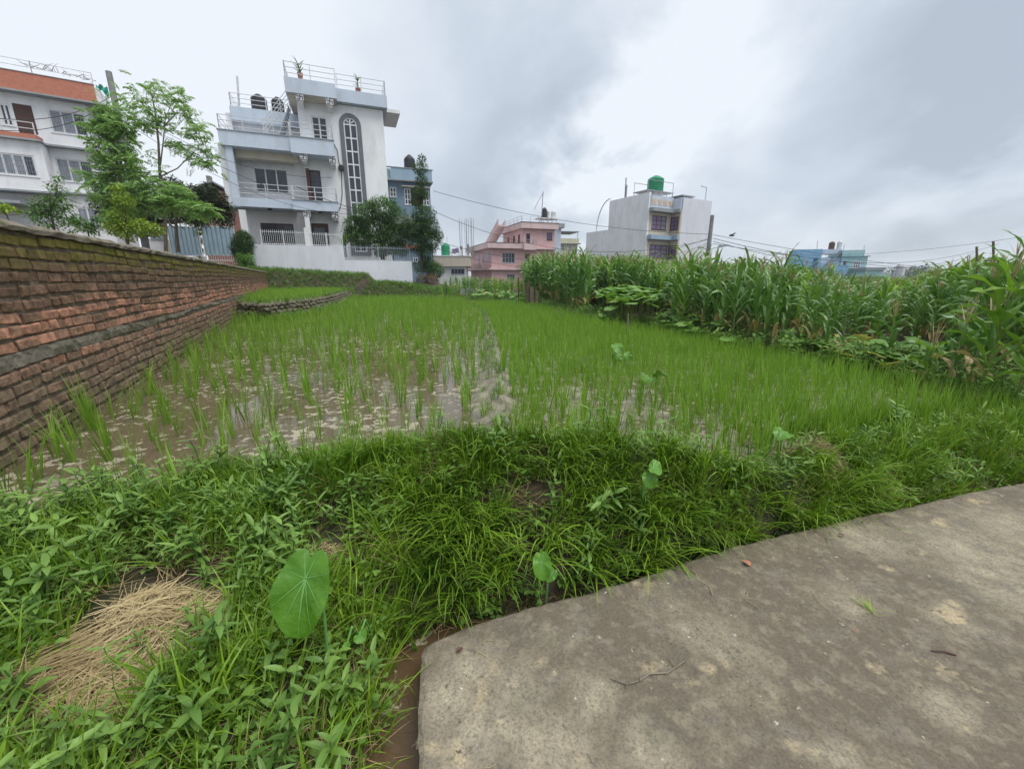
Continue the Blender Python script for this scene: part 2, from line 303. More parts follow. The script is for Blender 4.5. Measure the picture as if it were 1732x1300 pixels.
def height(P):
    P = np.atleast_2d(np.asarray(P, float)); x, y = P[:, 0], P[:, 1]
    dE = sdist(P, ROAD); dC = sdist(P, CREST); zc = zcrest(x)
    wd = np.interp(x, [-.4, .2, 1.2, 4], [.17, .11, .05, .02])
    s = np.clip((dE-wd)/np.maximum(dE+np.abs(dC)-wd, .05), 0, 1)
    bank = -.145+(zc+.145)*s**.75+(fbm(P, 9, 3)-.5)*.10*sstep(s*3)*sstep((1.05-s)*4)
    sidex = x-np.interp(y, [2.5, 7, 17], [-.1, -.3, -1.2]); mud = F+np.interp(sidex, [-.3, .3], [-.014, -.001])+(fbm(P, 7.5, 5)-.5)*np.interp(sidex, [-.3, .3], [.055, .09])
    dM = np.abs(sdist(P, MID)); mud = mud+(.07+(fbm(P, 7, 8)-.5)*.07)*np.exp(-(dM/.13)**2)*(y > 2.3)*(y < 20)
    field = mud+(zc-F-.02)*np.exp(-(np.maximum(dC, 0)/.13)**2)
    h = np.where(dC > 0, field, bank); h = np.where(dE < 0.0, -.2, h)
    dT = sdist(P, TERR); m = (y > 9) & (x < -4) & (dC > 0)
    h = np.where(m, h+(.46+(fbm(P, 3, 2)-.5)*.06)*sstep(dT/.22+.2), h)
    dB = sdist(P, BACK); lv = zback(x); h = np.where((dB > 0) & (y > 12), np.maximum(h, F)+(lv-F)*sstep(dB/2.4)*1.0, h)
    dZ = -sdist(P, MAIZE); h = np.where((dZ > 0) & (y > 2) & (dC > 0), h+.06*sstep(dZ/.3), h)
    far = sstep((y-34)/40); h = h*(1-far)+(-.2)*far
    return h
def hz(x, y): return float(height([(x, y)])[0])
def axis(a, b, fine, lo, hi, g):
    c = list(np.arange(a, b, fine)); s = fine; v = c[-1]
    while v < hi: s *= g; v += s; c.append(v)
    s = fine; v = a; pre = []
    while v > lo: s *= g; v -= s; pre.append(v)
    return np.array(pre[::-1]+c)
xs = axis(-3.2, 3.6, .035, -900, 900, 1.06); ys = axis(.2, 6.0, .035, -60, 1500, 1.045)
GX, GY = np.meshgrid(xs, ys); PP = np.c_[GX.ravel(), GY.ravel()]; HZ = height(PP)
me = bpy.data.meshes.new('ground'); nx, ny = len(xs), len(ys)
idx = np.arange(nx*ny).reshape(ny, nx); q = np.stack([idx[:-1, :-1], idx[:-1, 1:], idx[1:, 1:], idx[1:, :-1]], -1).reshape(-1, 4)
me.vertices.add(nx*ny); me.vertices.foreach_set('co', np.c_[PP, HZ].astype(np.float32).ravel())
me.loops.add(q.size); me.loops.foreach_set('vertex_index', q.ravel().astype(np.int32)); me.polygons.add(len(q)); me.polygons.foreach_set('loop_start', np.arange(0, q.size, 4, dtype=np.int32))
me.update(calc_edges=True); me.polygons.foreach_set('use_smooth', [True]*len(q))
dCg = sdist(PP, CREST); dBg = sdist(PP, BACK); dZg = sdist(PP, MAIZE)
mudm = sstep(dCg/.12)*sstep(-dBg/.3+.2)*(dZg > -.2)*(PP[:, 1] < 30); at = me.attributes.new('mud', 'FLOAT', 'POINT'); at.data.foreach_set('value', mudm.astype(np.float32))
def ground_mat():
    m = bpy.data.materials.new('soil_and_mud'); m.use_nodes = True; t = m.node_tree; L = t.links.new; b = t.nodes['Principled BSDF']
    geo = N(t, 'ShaderNodeNewGeometry')
    def nz(s, d=8): n = N(t, 'ShaderNodeTexNoise'); n.inputs['Scale'].default_value = s; n.inputs['Detail'].default_value = d; n.inputs['Roughness'].default_value = .65; L(geo.outputs['Position'], n.inputs['Vector']); return n
    def mixc(f, a, bb):
        x = N(t, 'ShaderNodeMix', data_type='RGBA'); L(f, x.inputs[0])
        for k, s in ((6, a), (7, bb)):
            if isinstance(s, tuple): x.inputs[k].default_value = (*s, 1)
            else: L(s, x.inputs[k])
        return x.outputs[2]
    def rg(n, a, c): r = N(t, 'ShaderNodeMapRange'); r.inputs[1].default_value = a; r.inputs[2].default_value = c; L(n.outputs[0], r.inputs[0]); return r.outputs[0]
    soil = mixc(rg(nz(5), .35, .65), (.030, .021, .014), (.075, .054, .034))
    soil = mixc(rg(nz(1.3), .5, .62), soil, (.02, .035, .010))
    mud = mixc(rg(nz(9), .38, .62), (.15, .125, .09), (.30, .27, .21))
    a = N(t, 'ShaderNodeAttribute', attribute_name='mud')
    L(mixc(a.outputs['Fac'], soil, mud), b.inputs['Base Color'])
    rr = N(t, 'ShaderNodeMapRange'); rr.inputs[3].default_value = .95; rr.inputs[4].default_value = .5; L(a.outputs['Fac'], rr.inputs[0]); L(rr.outputs[0], b.inputs['Roughness'])
    bp = N(t, 'ShaderNodeBump'); bp.inputs['Strength'].default_value = .7; bp.inputs['Distance'].default_value = .02; L(nz(35, 6).outputs[0], bp.inputs['Height']); L(bp.outputs[0], b.inputs['Normal'])
    return m
me.materials.append(ground_mat()); tag(link('ground', me), 'soil banks and muddy paddy bed running back to the horizon', kind='structure')
# ---- paddy water
def water_mat(name, c, scum):
    m = bpy.data.materials.new(name); m.use_nodes = True; t = m.node_tree; L = t.links.new; b = t.nodes['Principled BSDF']
    geo = N(t, 'ShaderNodeNewGeometry'); mp = N(t, 'ShaderNodeMapping'); mp.inputs['Scale'].default_value = (1, 1, 1); L(geo.outputs['Position'], mp.inputs[0])
    n = N(t, 'ShaderNodeTexNoise'); n.inputs['Scale'].default_value = 12; n.inputs['Detail'].default_value = 7; n.inputs['Roughness'].default_value = .62; n.inputs['Distortion'].default_value = .4; L(mp.outputs[0], n.inputs['Vector'])
    n2 = N(t, 'ShaderNodeTexNoise'); n2.inputs['Scale'].default_value = .9; n2.inputs['Detail'].default_value = 3; L(geo.outputs['Position'], n2.inputs['Vector'])
    add = N(t, 'ShaderNodeMath', operation='MULTIPLY_ADD'); L(n2.outputs[0], add.inputs[0]); add.inputs[1].default_value = .35; L(n.outputs[0], add.inputs[2])
    r = N(t, 'ShaderNodeMapRange'); r.inputs[1].default_value = scum; r.inputs[2].default_value = scum+.035; L(add.outputs[0], r.inputs[0])
    mx = N(t, 'ShaderNodeMix', data_type='RGBA'); L(r.outputs[0], mx.inputs[0]); mx.inputs[6].default_value = (*c, 1); mx.inputs[7].default_value = (.36, .32, .24, 1); L(mx.outputs[2], b.inputs['Base Color'])
    q = N(t, 'ShaderNodeMapRange'); q.inputs[3].default_value = .035; q.inputs[4].default_value = .6; L(r.outputs[0], q.inputs[0]); L(q.outputs[0], b.inputs['Roughness'])
    b.inputs['IOR'].default_value = 1.33; b.inputs['Specular IOR Level'].default_value = .5
    nb = N(t, 'ShaderNodeTexNoise'); nb.inputs['Scale'].default_value = 5; nb.inputs['Detail'].default_value = 2; L(geo.outputs['Position'], nb.inputs['Vector'])
    hh = N(t, 'ShaderNodeMath', operation='MULTIPLY_ADD'); L(r.outputs[0], hh.inputs[0]); hh.inputs[1].default_value = .6; L(nb.outputs[0], hh.inputs[2])
    bp = N(t, 'ShaderNodeBump'); bp.inputs['Strength'].default_value = .10; bp.inputs['Distance'].default_value = .01; L(hh.outputs[0], bp.inputs['Height']); L(bp.outputs[0], b.inputs['Normal'])
    return m
bm = bmesh.new()
wp = [(wallx(1.0), 1.0)]+[(p[0], p[1]+.02) for p in CREST[3:12]]+[(2.2, 2.7), (3.2, 3.1), (4.6, 3.45), (5.2, 4.2), (4.6, 7), (3.4, 12), (1.6, 18.4), (-8, 26), (-10, 25), (wallx(24), 24)]
bm.faces.new([bm.verts.new((x, y, F)) for x, y in wp]); bmesh.ops.triangulate(bm, faces=bm.faces)
me = bpy.data.meshes.new('paddy_water'); bm.to_mesh(me); me.materials.append(water_mat('murky_paddy_water', (.125, .10, .062), .745))
tag(link('paddy_water', me), 'shallow brown water standing in the rice paddy', kind='structure')
mb = MB(); mb.quad((-1.0, -.6, -.118), (.0, -.6, -.118), (.0, 1.5, -.118), (-1.0, 1.5, -.118)); mb.quad((0, .9, -.118), (1.4, .9, -.118), (1.4, 2.0, -.118), (0, 1.5, -.118))
tag(mb.build('ditch_water', water_mat('ditch_water', (.10, .065, .035), .74)), 'muddy puddle in the ditch beside the concrete', kind='structure')
# ---- concrete road slab with worn, chipped edge
def road():
    from mathutils.geometry import tessellate_polygon
    pts = []
    for a, b in zip(ROAD[1:-2], ROAD[2:-1]):
        n = max(1, int(np.hypot(*(b-a))/.03))
        for k in range(n): pts.append(a+(b-a)*k/n)
    pts = [np.array(p) for p in pts]; out = []
    for i, p in enumerate(pts):
        k = (fbm(np.array([p]), 16, 4)[0]-.5)*.026+(fbm(np.array([p]), 3, 6)[0]-.5)*.008
        a, b = pts[max(i-1, 0)], pts[min(i+1, len(pts)-1)]; d = (b-a)/np.hypot(*(b-a)); out.append(p+np.array([-d[1], d[0]])*k)
    mb = MB(); n = len(out)
    top = [mb.vert((p[0], p[1], 0)) for p in out]; low = [mb.vert((p[0], p[1], -.16)) for p in out]
    inn = []
    for i, p in enumerate(out):
        a, b = out[max(i-1, 0)], out[min(i+1, n-1)]; d = (b-a)/np.hypot(*(b-a)); j = random.uniform(-.004, .008)
        q = p+np.array([d[1], -d[0]])*(.014+j); inn.append((q[0], q[1]))
    ii = [mb.vert((p[0], p[1], .009)) for p in inn]
    for k in range(n-1): mb.face((low[k], top[k], top[k+1], low[k+1])[::-1]); mb.face((top[k], ii[k], ii[k+1], top[k+1])[::-1])
    last = [mb.vert((30, -3, .009)), mb.vert((inn[0][0], -3, .009))]
    for tri in tessellate_polygon([[Vector((*mb.v[i][:2], 0)) for i in ii]+[Vector((30, -3, 0)), Vector((inn[0][0], -3, 0))]]):
        al = ii+last; mb.face([al[t] for t in tri])
    m = bpy.data.materials.new('stained_concrete'); m.use_nodes = True; t = m.node_tree; L = t.links.new; b = t.nodes['Principled BSDF']; b.inputs['Roughness'].default_value = .88; b.inputs['Specular IOR Level'].default_value = .25
    geo = N(t, 'ShaderNodeNewGeometry')
    def nz(s, d=8, r=.6, off=(0, 0, 0), dist=0):
        mp = N(t, 'ShaderNodeMapping'); mp.inputs['Location'].default_value = off; L(geo.outputs['Position'], mp.inputs[0]); x = N(t, 'ShaderNodeTexNoise'); x.inputs['Scale'].default_value = s; x.inputs['Detail'].default_value = d; x.inputs['Roughness'].default_value = r; x.inputs['Distortion'].default_value = dist; L(mp.outputs[0], x.inputs['Vector']); return x.outputs[0]
    def rg(x, a, c): r = N(t, 'ShaderNodeMapRange'); r.inputs[1].default_value = a; r.inputs[2].default_value = c; L(x, r.inputs[0]); return r.outputs[0]
    def mix(f, a, c):
        x = N(t, 'ShaderNodeMix', data_type='RGBA'); L(f, x.inputs[0])
        for k, s in ((6, a), (7, c)):
            if isinstance(s, tuple): x.inputs[k].default_value = (*s, 1)
            else: L(s, x.inputs[k])
        return x.outputs[2]
    def blob(x, y, r, w=.35):
        vm = N(t, 'ShaderNodeVectorMath', operation='DISTANCE'); a = N(t, 'ShaderNodeVectorMath', operation='MULTIPLY_ADD'); nn = N(t, 'ShaderNodeTexNoise'); nn.inputs['Scale'].default_value = 4.5; nn.inputs['Detail'].default_value = 9; nn.inputs['Roughness'].default_value = .72; L(geo.outputs['Position'], nn.inputs['Vector'])
        L(nn.outputs['Color'], a.inputs[0]); a.inputs[1].default_value = (w, w, 0); L(geo.outputs['Position'], a.inputs[2]); L(a.outputs[0], vm.inputs[0]); vm.inputs[1].default_value = (x+w/2, y+w/2, 0)
        q = N(t, 'ShaderNodeMapRange', interpolation_type='SMOOTHSTEP'); q.inputs[1].default_value = r*1.5; q.inputs[2].default_value = r*.1; L(vm.outputs['Value'], q.inputs[0]); return q.outputs[0]
    def mx(a, c): x = N(t, 'ShaderNodeMath', operation='MAXIMUM'); L(a, x.inputs[0]); L(c, x.inputs[1]); return x.outputs[0]
    dark, pale, tan = (.150, .126, .092), (.39, .345, .245), (.45, .37, .23)
    g = rg(nz(1.5, 9, .62, (2, 5, 0), .3), .50, .68); al = g
    for (u, v, r) in [(800, 1250, .20), (930, 1270, .17), (790, 1140, .10), (1640, 930, .30), (1720, 1000, .25), (1732, 900, .3), (1150, 1065, .05), (1600, 1200, .09), (760, 1180, .12), (1000, 1180, .09), (870, 1180, .12), (1100, 1280, .1), (1420, 1290, .08), (1450, 905, .2)]:
        x, y = G(u, v, 0); al = mx(al, blob(x, y, r, max(.22, min(.5, r*2.2))))
    fine = rg(nz(11, 9, .72, (6, 6, 0)), .36, .62); fm_ = N(t, 'ShaderNodeMath', operation='MULTIPLY'); L(al, fm_.inputs[0]); fq = N(t, 'ShaderNodeMath', operation='MULTIPLY_ADD'); L(fine, fq.inputs[0]); fq.inputs[1].default_value = .6; fq.inputs[2].default_value = .4; L(fq.outputs[0], fm_.inputs[1]); al = fm_.outputs[0]
    col = mix(al, dark, pale)
    col = mix(rg(nz(6, 9, .7, (9, 1, 0)), .52, .66), col, (.20, .175, .14))
    col = mix(rg(nz(4, 8, .6, (1, 8, 0)), .60, .68), col, tan)
    col = mix(rg(nz(2.4, 6, .6, (4, 4, 0)), .58, .72), col, (.13, .12, .095))
    col = mix(rg(nz(38, 5, .6), .60, .72), col, (.10, .09, .075)); sp_ = N(t, 'ShaderNodeMath', operation='MULTIPLY'); L(rg(nz(95, 6, .75, (5, 2, 0)), .46, .60), sp_.inputs[0]); sp_.inputs[1].default_value = .55; col = mix(sp_.outputs[0], col, (.085, .075, .058)); sq_ = N(t, 'ShaderNodeMath', operation='MULTIPLY'); L(rg(nz(17, 8, .75, (3, 9, 0)), .50, .66), sq_.inputs[0]); sq_.inputs[1].default_value = .6; col = mix(sq_.outputs[0], col, (.30, .265, .19))
    col = mix(rg(nz(26, 4, .6, (3, 3, 0)), .68, .74), col, (.50, .46, .38))
    L(col, b.inputs['Base Color'])
    bp = N(t, 'ShaderNodeBump'); bp.inputs['Strength'].default_value = .5; bp.inputs['Distance'].default_value = .01; L(nz(45, 8, .7), bp.inputs['Height'])
    bp2 = N(t, 'ShaderNodeBump'); bp2.inputs['Strength'].default_value = .5; bp2.inputs['Distance'].default_value = .03; L(nz(7, 6, .6), bp2.inputs['Height']); L(bp.outputs[0], bp2.inputs['Normal']); L(bp2.outputs[0], b.inputs['Normal'])
    tag(mb.build('concrete_road', m), 'stained grey concrete road curving past the rice paddy', kind='structure')
road()
# ============================================================ BRICK WALL
def brick_mat():
    m = bpy.data.materials.new('old_mossy_brick'); m.use_nodes = True; t = m.node_tree; L = t.links.new; b = t.nodes['Principled BSDF']; b.inputs['Roughness'].default_value = .9; b.inputs['Specular IOR Level'].default_value = .2
    geo = N(t, 'ShaderNodeNewGeometry'); sep = N(t, 'ShaderNodeSeparateXYZ'); L(geo.outputs['Position'], sep.inputs[0])
    at = N(t, 'ShaderNodeAttribute', attribute_name='tint')
    def nz(s, d=6): n = N(t, 'ShaderNodeTexNoise'); n.inputs['Scale'].default_value = s; n.inputs['Detail'].default_value = d; n.inputs['Roughness'].default_value = .65; L(geo.outputs['Position'], n.inputs['Vector']); return n.outputs[0]
    def ma(op, a, c, e=None):
        x = N(t, 'ShaderNodeMath', operation=op)
        for k, s in enumerate((a, c, e)):
            if s is None: continue
            if isinstance(s, (int, float)): x.inputs[k].default_value = s
            else: L(s, x.inputs[k])
        return x.outputs[0]
    zz = ma('ADD', sep.outputs[2], ma('MULTIPLY', ma('SUBTRACT', nz(2.2, 4), .5), .36))
    f = ma('ADD', ma('MULTIPLY', at.outputs['Fac'], .13), zz)
    cr = N(t, 'ShaderNodeValToRGB'); e = cr.color_ramp.elements; mp = N(t, 'ShaderNodeMapRange'); mp.inputs[1].default_value = .2; mp.inputs[2].default_value = 1.9; L(f, mp.inputs[0]); L(mp.outputs[0], cr.inputs[0])
    e[0].position = 0; e[0].color = (.20, .155, .105, 1); e[1].position = 1; e[1].color = (.085, .085, .025, 1)
    for p, c in ((.22, (.21, .155, .105)), (.35, (.25, .165, .115)), (.43, (.36, .19, .125)), (.49, (.46, .24, .16)), (.555, (.28, .17, .115)), (.63, (.17, .11, .075)), (.82, (.15, .10, .06))): x = e.new(p); x.color = (*c, 1)
    r = N(t, 'ShaderNodeMapRange'); r.inputs[1].default_value = .4; r.inputs[2].default_value = .64; L(nz(14, 8), r.inputs[0])
    m1 = N(t, 'ShaderNodeMix', data_type='RGBA', blend_type='MULTIPLY'); m1.inputs[0].default_value = .8; L(cr.outputs[0], m1.inputs[6])
    g = N(t, 'ShaderNodeMix', data_type='RGBA'); L(r.outputs[0], g.inputs[0]); g.inputs[6].default_value = (.55, .55, .55, 1); g.inputs[7].default_value = (1.45, 1.4, 1.35, 1); L(g.outputs[2], m1.inputs[7])
    # moss on the top courses
    ms = N(t, 'ShaderNodeMapRange'); ms.inputs[1].default_value = 1.40; ms.inputs[2].default_value = 1.78; L(ma('ADD', zz, ma('MULTIPLY', ma('SUBTRACT', nz(8, 7), .5), .55)), ms.inputs[0])
    mc = N(t, 'ShaderNodeMix', data_type='RGBA'); L(nz(18), mc.inputs[0]); mc.inputs[6].default_value = (.06, .07, .015, 1); mc.inputs[7].default_value = (.32, .31, .03, 1)
    m2 = N(t, 'ShaderNodeMix', data_type='RGBA'); L(ma('MULTIPLY', ms.outputs[0], .9), m2.inputs[0]); L(m1.outputs[2], m2.inputs[6]); L(mc.outputs[2], m2.inputs[7]); L(m2.outputs[2], b.inputs['Base Color'])
    bp = N(t, 'ShaderNodeBump'); bp.inputs['Strength'].default_value = .7; bp.inputs['Distance'].default_value = .012; L(nz(45, 8), bp.inputs['Height']); L(bp.outputs[0], b.inputs['Normal'])
    return m
M['brick'] = brick_mat()
M['mortar'] = mat('dark_mortar', (.19, .15, .11), (.08, .065, .045), scale=12, bump=.6)
M['plaster'] = mat('rough_cement_band', (.25, .22, .18), (.15, .13, .10), scale=5, bump=.7, bscale=30, c3=(.10, .10, .05), s3=2, r3=(.5, .6))
M['coping'] = mat('weathered_coping_cement', (.22, .19, .15), (.13, .11, .085), scale=6, bump=.7, bscale=25, c3=(.10, .11, .03), s3=3, r3=(.5, .62))
def brick_variant(L, seed):
    rr = random.Random(seed); bm = bmesh.new(); bmesh.ops.create_cube(bm, size=1)
    for v in bm.verts: v.co = Vector((v.co.x*L, v.co.y*.05, v.co.z*.068))
    bmesh.ops.bevel(bm, geom=list(bm.edges), offset=.0095, segments=1, affect='EDGES')
    for v in bm.verts: v.co += Vector((rr.uniform(-.007, .007), rr.uniform(-.006, .004), rr.uniform(-.006, .006)))
    bmesh.ops.delete(bm, geom=[f for f in bm.faces if f.normal.y > .9], context='FACES')
    vs = np.array([v.co[:] for v in bm.verts]); bm.verts.index_update(); fs = [[v.index for v in f.verts] for f in bm.faces]; bm.free(); return vs, fs
def brick_wall():
    ang = math.atan2(WD.y, WD.x); X0, X1 = -1.6, 24.3; ztop = CAMH+.146*2.5; band = CAMH-.191*2.5
    root = empty('brick_wall', (W0.x, W0.y, 0), ang, 'long old brick wall with mossy top courses and a cement band beside the paddy', 'brick wall')
    MB().box(X0, X1, .004, .23, 0, ztop-.05).build('mortar_core', M['mortar'], root)
    cap = MB(); x = X0; n = 0; rings = []
    xs_ = np.arange(X0, X1+.01, .12)
    for xx in xs_:
        j = lambda a=.010: random.uniform(-a, a)
        prof = [(-.035+j(), ztop-.045+j(.008)), (-.042+j(), ztop-.012+j()), (-.01+j(), ztop+.012+j()), (.25, ztop+.012+j()), (.27, ztop-.04)]
        rings.append([cap.vert((xx, p[0], p[1])) for p in prof])
    for a, b in zip(rings, rings[1:]):
        for k in range(4): cap.face((a[k], b[k], b[k+1], a[k+1]))
        cap.face((a[4], b[4], b[0], a[0]))
    cap.build('coping', M['coping'], root)
    bd = MB(); rings = []
    for xx in np.arange(X0, X1+.01, .06):
        j = lambda a=.007: random.uniform(-a, a); wv = .012*math.sin(xx*1.3)+.01*math.sin(xx*4.1); th = .07+.025*math.sin(xx*.7+1)
        prof = [(.02, band+wv+.004), (-.012+j(), band-.006+wv+j()), (-.016+j(), band-.04+wv+j()), (-.012+j(), band-th+wv+j()), (.02, band-th-.012+wv)]
        rings.append([bd.vert((xx, p[0], p[1])) for p in prof])
    for a, b in zip(rings, rings[1:]):
        for k in range(4): bd.face((a[k], b[k], b[k+1], a[k+1]))
    bd.build('cement_band', M['plaster'], root)
    S = [brick_variant(.222, i) for i in range(10)]; Hh = [brick_variant(.105, 50+i) for i in range(10)]
    rows = [band+.045+.0865*k for k in range(9)]+[band-.135-.0865*k for k in range(9)]
    cells = []
    for r, z in enumerate(rows):
        x = X0+random.uniform(0, .2); hd = (r % 2 == 1)
        while x < X1-.25:
            big = (random.random() < (.2 if hd else .85)); Lb = .222 if big else .105; sag = .010*math.sin(x*.9)+.009*math.sin(x*2.7+r*1.3)+random.uniform(-.003, .003)
            cells.append((x+Lb/2, z+sag, big)); x += Lb+random.uniform(.010, .022)
    cells = [c for c in cells if c[1] > .12]
    cells.sort(key=lambda c: abs(c[0]-1.25) if c[1] > .2 else 99)
    meshes = {}
    allv = []; allf = []; tints = []; off = 0
    for i, (x, z, big) in enumerate(cells):
        k = random.randrange(10); vs, fs = (S if big else Hh)[k]; tq = random.randrange(5)
        y = random.uniform(-.008, .008)+(.012 if random.random() < .04 else 0); ry = random.uniform(-.02, .02); rz_ = random.uniform(-.03, .03)
        if i < 300:
            key = (big, k, tq)
            if key not in meshes:
                me = bpy.data.meshes.new('brick'); me.from_pydata([tuple(v) for v in vs], [], fs); me.materials.append(M['brick'])
                a = me.attributes.new('tint', 'FLOAT', 'FACE'); a.data.foreach_set('value', [tq/4*2-.6]*len(fs)); meshes[key] = me
            link('brick', meshes[key], root, (x, y+.012, z), (0, ry, rz_))
        else:
            c, s = math.cos(ry), math.sin(ry); v = np.c_[vs[:, 0]*c+vs[:, 2]*s+x, vs[:, 1]+vs[:, 0]*rz_+y+.012, -vs[:, 0]*s+vs[:, 2]*c+z]
            allv.append(v); allf += [[a+off for a in f] for f in fs]; tints += [tq/4*2-.6]*len(fs); off += len(v)
    me = bpy.data.meshes.new('bricks'); me.from_pydata(np.concatenate(allv).tolist(), [], allf); me.materials.append(M['brick'])
    a = me.attributes.new('tint', 'FLOAT', 'FACE'); a.data.foreach_set('value', tints); tag(link('bricks', me, root), kind='stuff')
brick_wall()
# ============================================================ BUILDINGS
def zm(ox, oy, s): return lambda x, y: (ox+x/s, oy+y/s)
class Bld:
    """a building: root Empty at a facade corner, local x along the facade, local y away from the camera"""
    def __init__(s, name, label, cat, u, Y, yaw, gz, v=460, conv=None, group=None):
        p = D(u, v, Y); s.P = Vector((p.x, p.y)); s.yaw = R(yaw); s.e = Vector((math.cos(s.yaw), math.sin(s.yaw))); s.n = Vector((-s.e.y, s.e.x)); s.gz = gz
        s.root = empty(name, (p.x, p.y, gz), s.yaw, label, cat, group); s.c = conv or (lambda x, y: (x, y))
    def at(s, x, y, d=0):            # photo point -> (local x, local z) on the plane y = d
        u, v = s.c(x, y); dx, dy, dz = ray(u, v); P = s.P+s.n*d
        t = P.dot(s.n)/(dx*s.n.x+dy*s.n.y); return (Vector((dx*t, dy*t))-P).dot(s.e), CAMH+dz*t-s.gz
    def aty(s, x, y, lx):            # photo point -> (local y, local z) on the plane x = lx
        u, v = s.c(x, y); dx, dy, dz = ray(u, v); P = s.P+s.e*lx
        t = P.dot(s.e)/(dx*s.e.x+dy*s.e.y); return (Vector((dx*t, dy*t))-P).dot(s.n), CAMH+dz*t-s.gz
    def X(s, x, y, d=0): return s.at(x, y, d)[0]
    def Z(s, x, y, d=0): return s.at(x, y, d)[1]
    def R(s, x0, y0, x1, y1, d=0):   # rectangle from photo corners (mid-height x, mid-width z)
        ym, xm = (y0+y1)/2, (x0+x1)/2
        return s.X(x0, ym, d), s.X(x1, ym, d), s.Z(xm, y1, d), s.Z(xm, y0, d)
    def box(s, name, m, *b, parent=None): return MB().box(*b).build(name, M[m] if isinstance(m, str) else m, parent or s.root)
    def wall(s, name, m, x0, x1, z0, z1, y, depth, holes=(), rev=.10):
        mb = MB(); eps = 1e-4
        hs = [(max(a, x0+.02), min(b, x1-.02), max(c, z0+.02), min(d, z1-.02)) for a, b, c, d in holes]
        hs = [h for h in hs if h[1]-h[0] > .05 and h[3]-h[2] > .05]
        xs_ = sorted({x0, x1, *[h[0] for h in hs], *[h[1] for h in hs]}); zs_ = sorted({z0, z1, *[h[2] for h in hs], *[h[3] for h in hs]})
        for a, b in zip(xs_, xs_[1:]):
            for c, d in zip(zs_, zs_[1:]):
                if any(h[0]-eps <= a and b <= h[1]+eps and h[2]-eps <= c and d <= h[3]+eps for h in hs): continue
                mb.quad((a, y, c), (b, y, c), (b, y, d), (a, y, d))
        for a, b, c, d in hs:
            yy = y+rev; mb.quad((a, y, c), (a, y, d), (a, yy, d), (a, yy, c)); mb.quad((b, y, d), (b, y, c), (b, yy, c), (b, yy, d)); mb.quad((a, y, d), (b, y, d), (b, yy, d), (a, yy, d)); mb.quad((a, y, c), (a, yy, c), (b, yy, c), (b, y, c))
        Y = y+depth; mb.quad((x0, Y, z0), (x0, Y, z1), (x1, Y, z1), (x1, Y, z0)); mb.quad((x0, y, z0), (x0, y, z1), (x0, Y, z1), (x0, Y, z0)); mb.quad((x1, y, z0), (x1, Y, z0), (x1, Y, z1), (x1, y, z1)); mb.quad((x0, y, z1), (x1, y, z1), (x1, Y, z1), (x0, Y, z1)); mb.quad((x0, y, z0), (x0, Y, z0), (x1, Y, z0), (x1, y, z0))
        return mb.build(name, M[m] if isinstance(m, str) else m, s.root)
    def window(s, r, y, cols=3, rows=1, fm='frame', gm='glass', th=.05, name='window', bars=0, sill=True, mats=None, yrec=.06, side=None):
        x0, x1, z0, z1 = r; fr = MB(); e = .0
        yf, yb = y+yrec-.03, y+yrec+.03
        T = (lambda *b: fr.box(*b)) if side is None else (lambda a, b, c, d, e_, f: fr.box(side+(c-y), side+(d-y), a, b, e_, f))
        T(x0, x1, yf, yb, z1-th, z1); T(x0, x1, yf, yb, z0, z0+th)
        pw = (x1-x0-th)/cols
        for k in range(cols+1): T(x0+k*pw, x0+k*pw+th, yf, yb, z0+th, z1-th)
        ph = (z1-z0-th)/rows
        for k in range(1, rows): 
            for c in range(cols): T(x0+c*pw+th, x0+(c+1)*pw, yf+.005, yb-.005, z0+k*ph, z0+k*ph+th*.8)
        if sill and side is None: fr.box(x0-.06, x1+.06, y-.05, y+yrec-.032, z0-.05, z0-.002)
        w_ = fr.build(name, M[fm], s.root)
        for c in range(cols):
            g = gm if mats is None else mats[c % len(mats)]; p = MB()
            a = (x0+c*pw+th-.01, x0+(c+1)*pw+.01, y+yrec-.004, y+yrec+.012, z0+th-.01, z1-th+.01)
            p.box(*a) if side is None else p.box(side+(a[2]-y), side+(a[3]-y), a[0], a[1], a[4], a[5])
            p.build('pane', M[g], w_)
        if bars:
            g = MB(); n = max(2, int((x1-x0)/.13))
            for k in range(1, n): g.box(x0+(x1-x0)*k/n-.006, x0+(x1-x0)*k/n+.006, y+yrec-.06, y+yrec-.045, z0+.03, z1-.03)
            for k in range(1, 4): g.box(x0, x1, y+yrec-.044, y+yrec-.034, z0+(z1-z0)*k/4-.006, z0+(z1-z0)*k/4+.006)
            g.build('window_grille', M['railgrey'], w_)
        return w_
    def railing(s, pts, h=.9, bars=3, m='rail', t=.022, posts=1.6, name='railing', z=0):
        mb = MB()
        for (a, b) in zip(pts, pts[1:]):
            a, b = Vector(a), Vector(b); L = (b-a).length; n = max(1, round(L/posts))
            for k in range(n+1): p = a.lerp(b, k/n); mb.tube([p, p+Vector((0, 0, h))], t*1.3, 5)
            for k in range(bars): o = Vector((0, 0, h*(k+1)/bars-.03)); mb.tube([a+o, b+o], t, 5)
        return mb.build(name, M[m] if isinstance(m, str) else m, s.root)
    def picket(s, a, b, h, m='rail', gap=.11, t=.012, name='railing'):
        mb = MB(); a, b = Vector(a), Vector(b); L = (b-a).length; n = int(L/gap)
        for k in range(n+1): p = a.lerp(b, k/n); mb.tube([p, p+Vector((0, 0, h+.08))], t, 4)
        for z in (.06, h-.05): mb.tube([a+Vector((0, 0, z)), b+Vector((0, 0, z))], t*1.3, 4)
        for k in (0, .5, 1): p = a.lerp(b, k); mb.box(p.x-.03, p.x+.03, p.y-.03, p.y+.03, p.z, p.z+h+.05)
        return mb.build(name, M[m] if isinstance(m, str) else m, s.root)
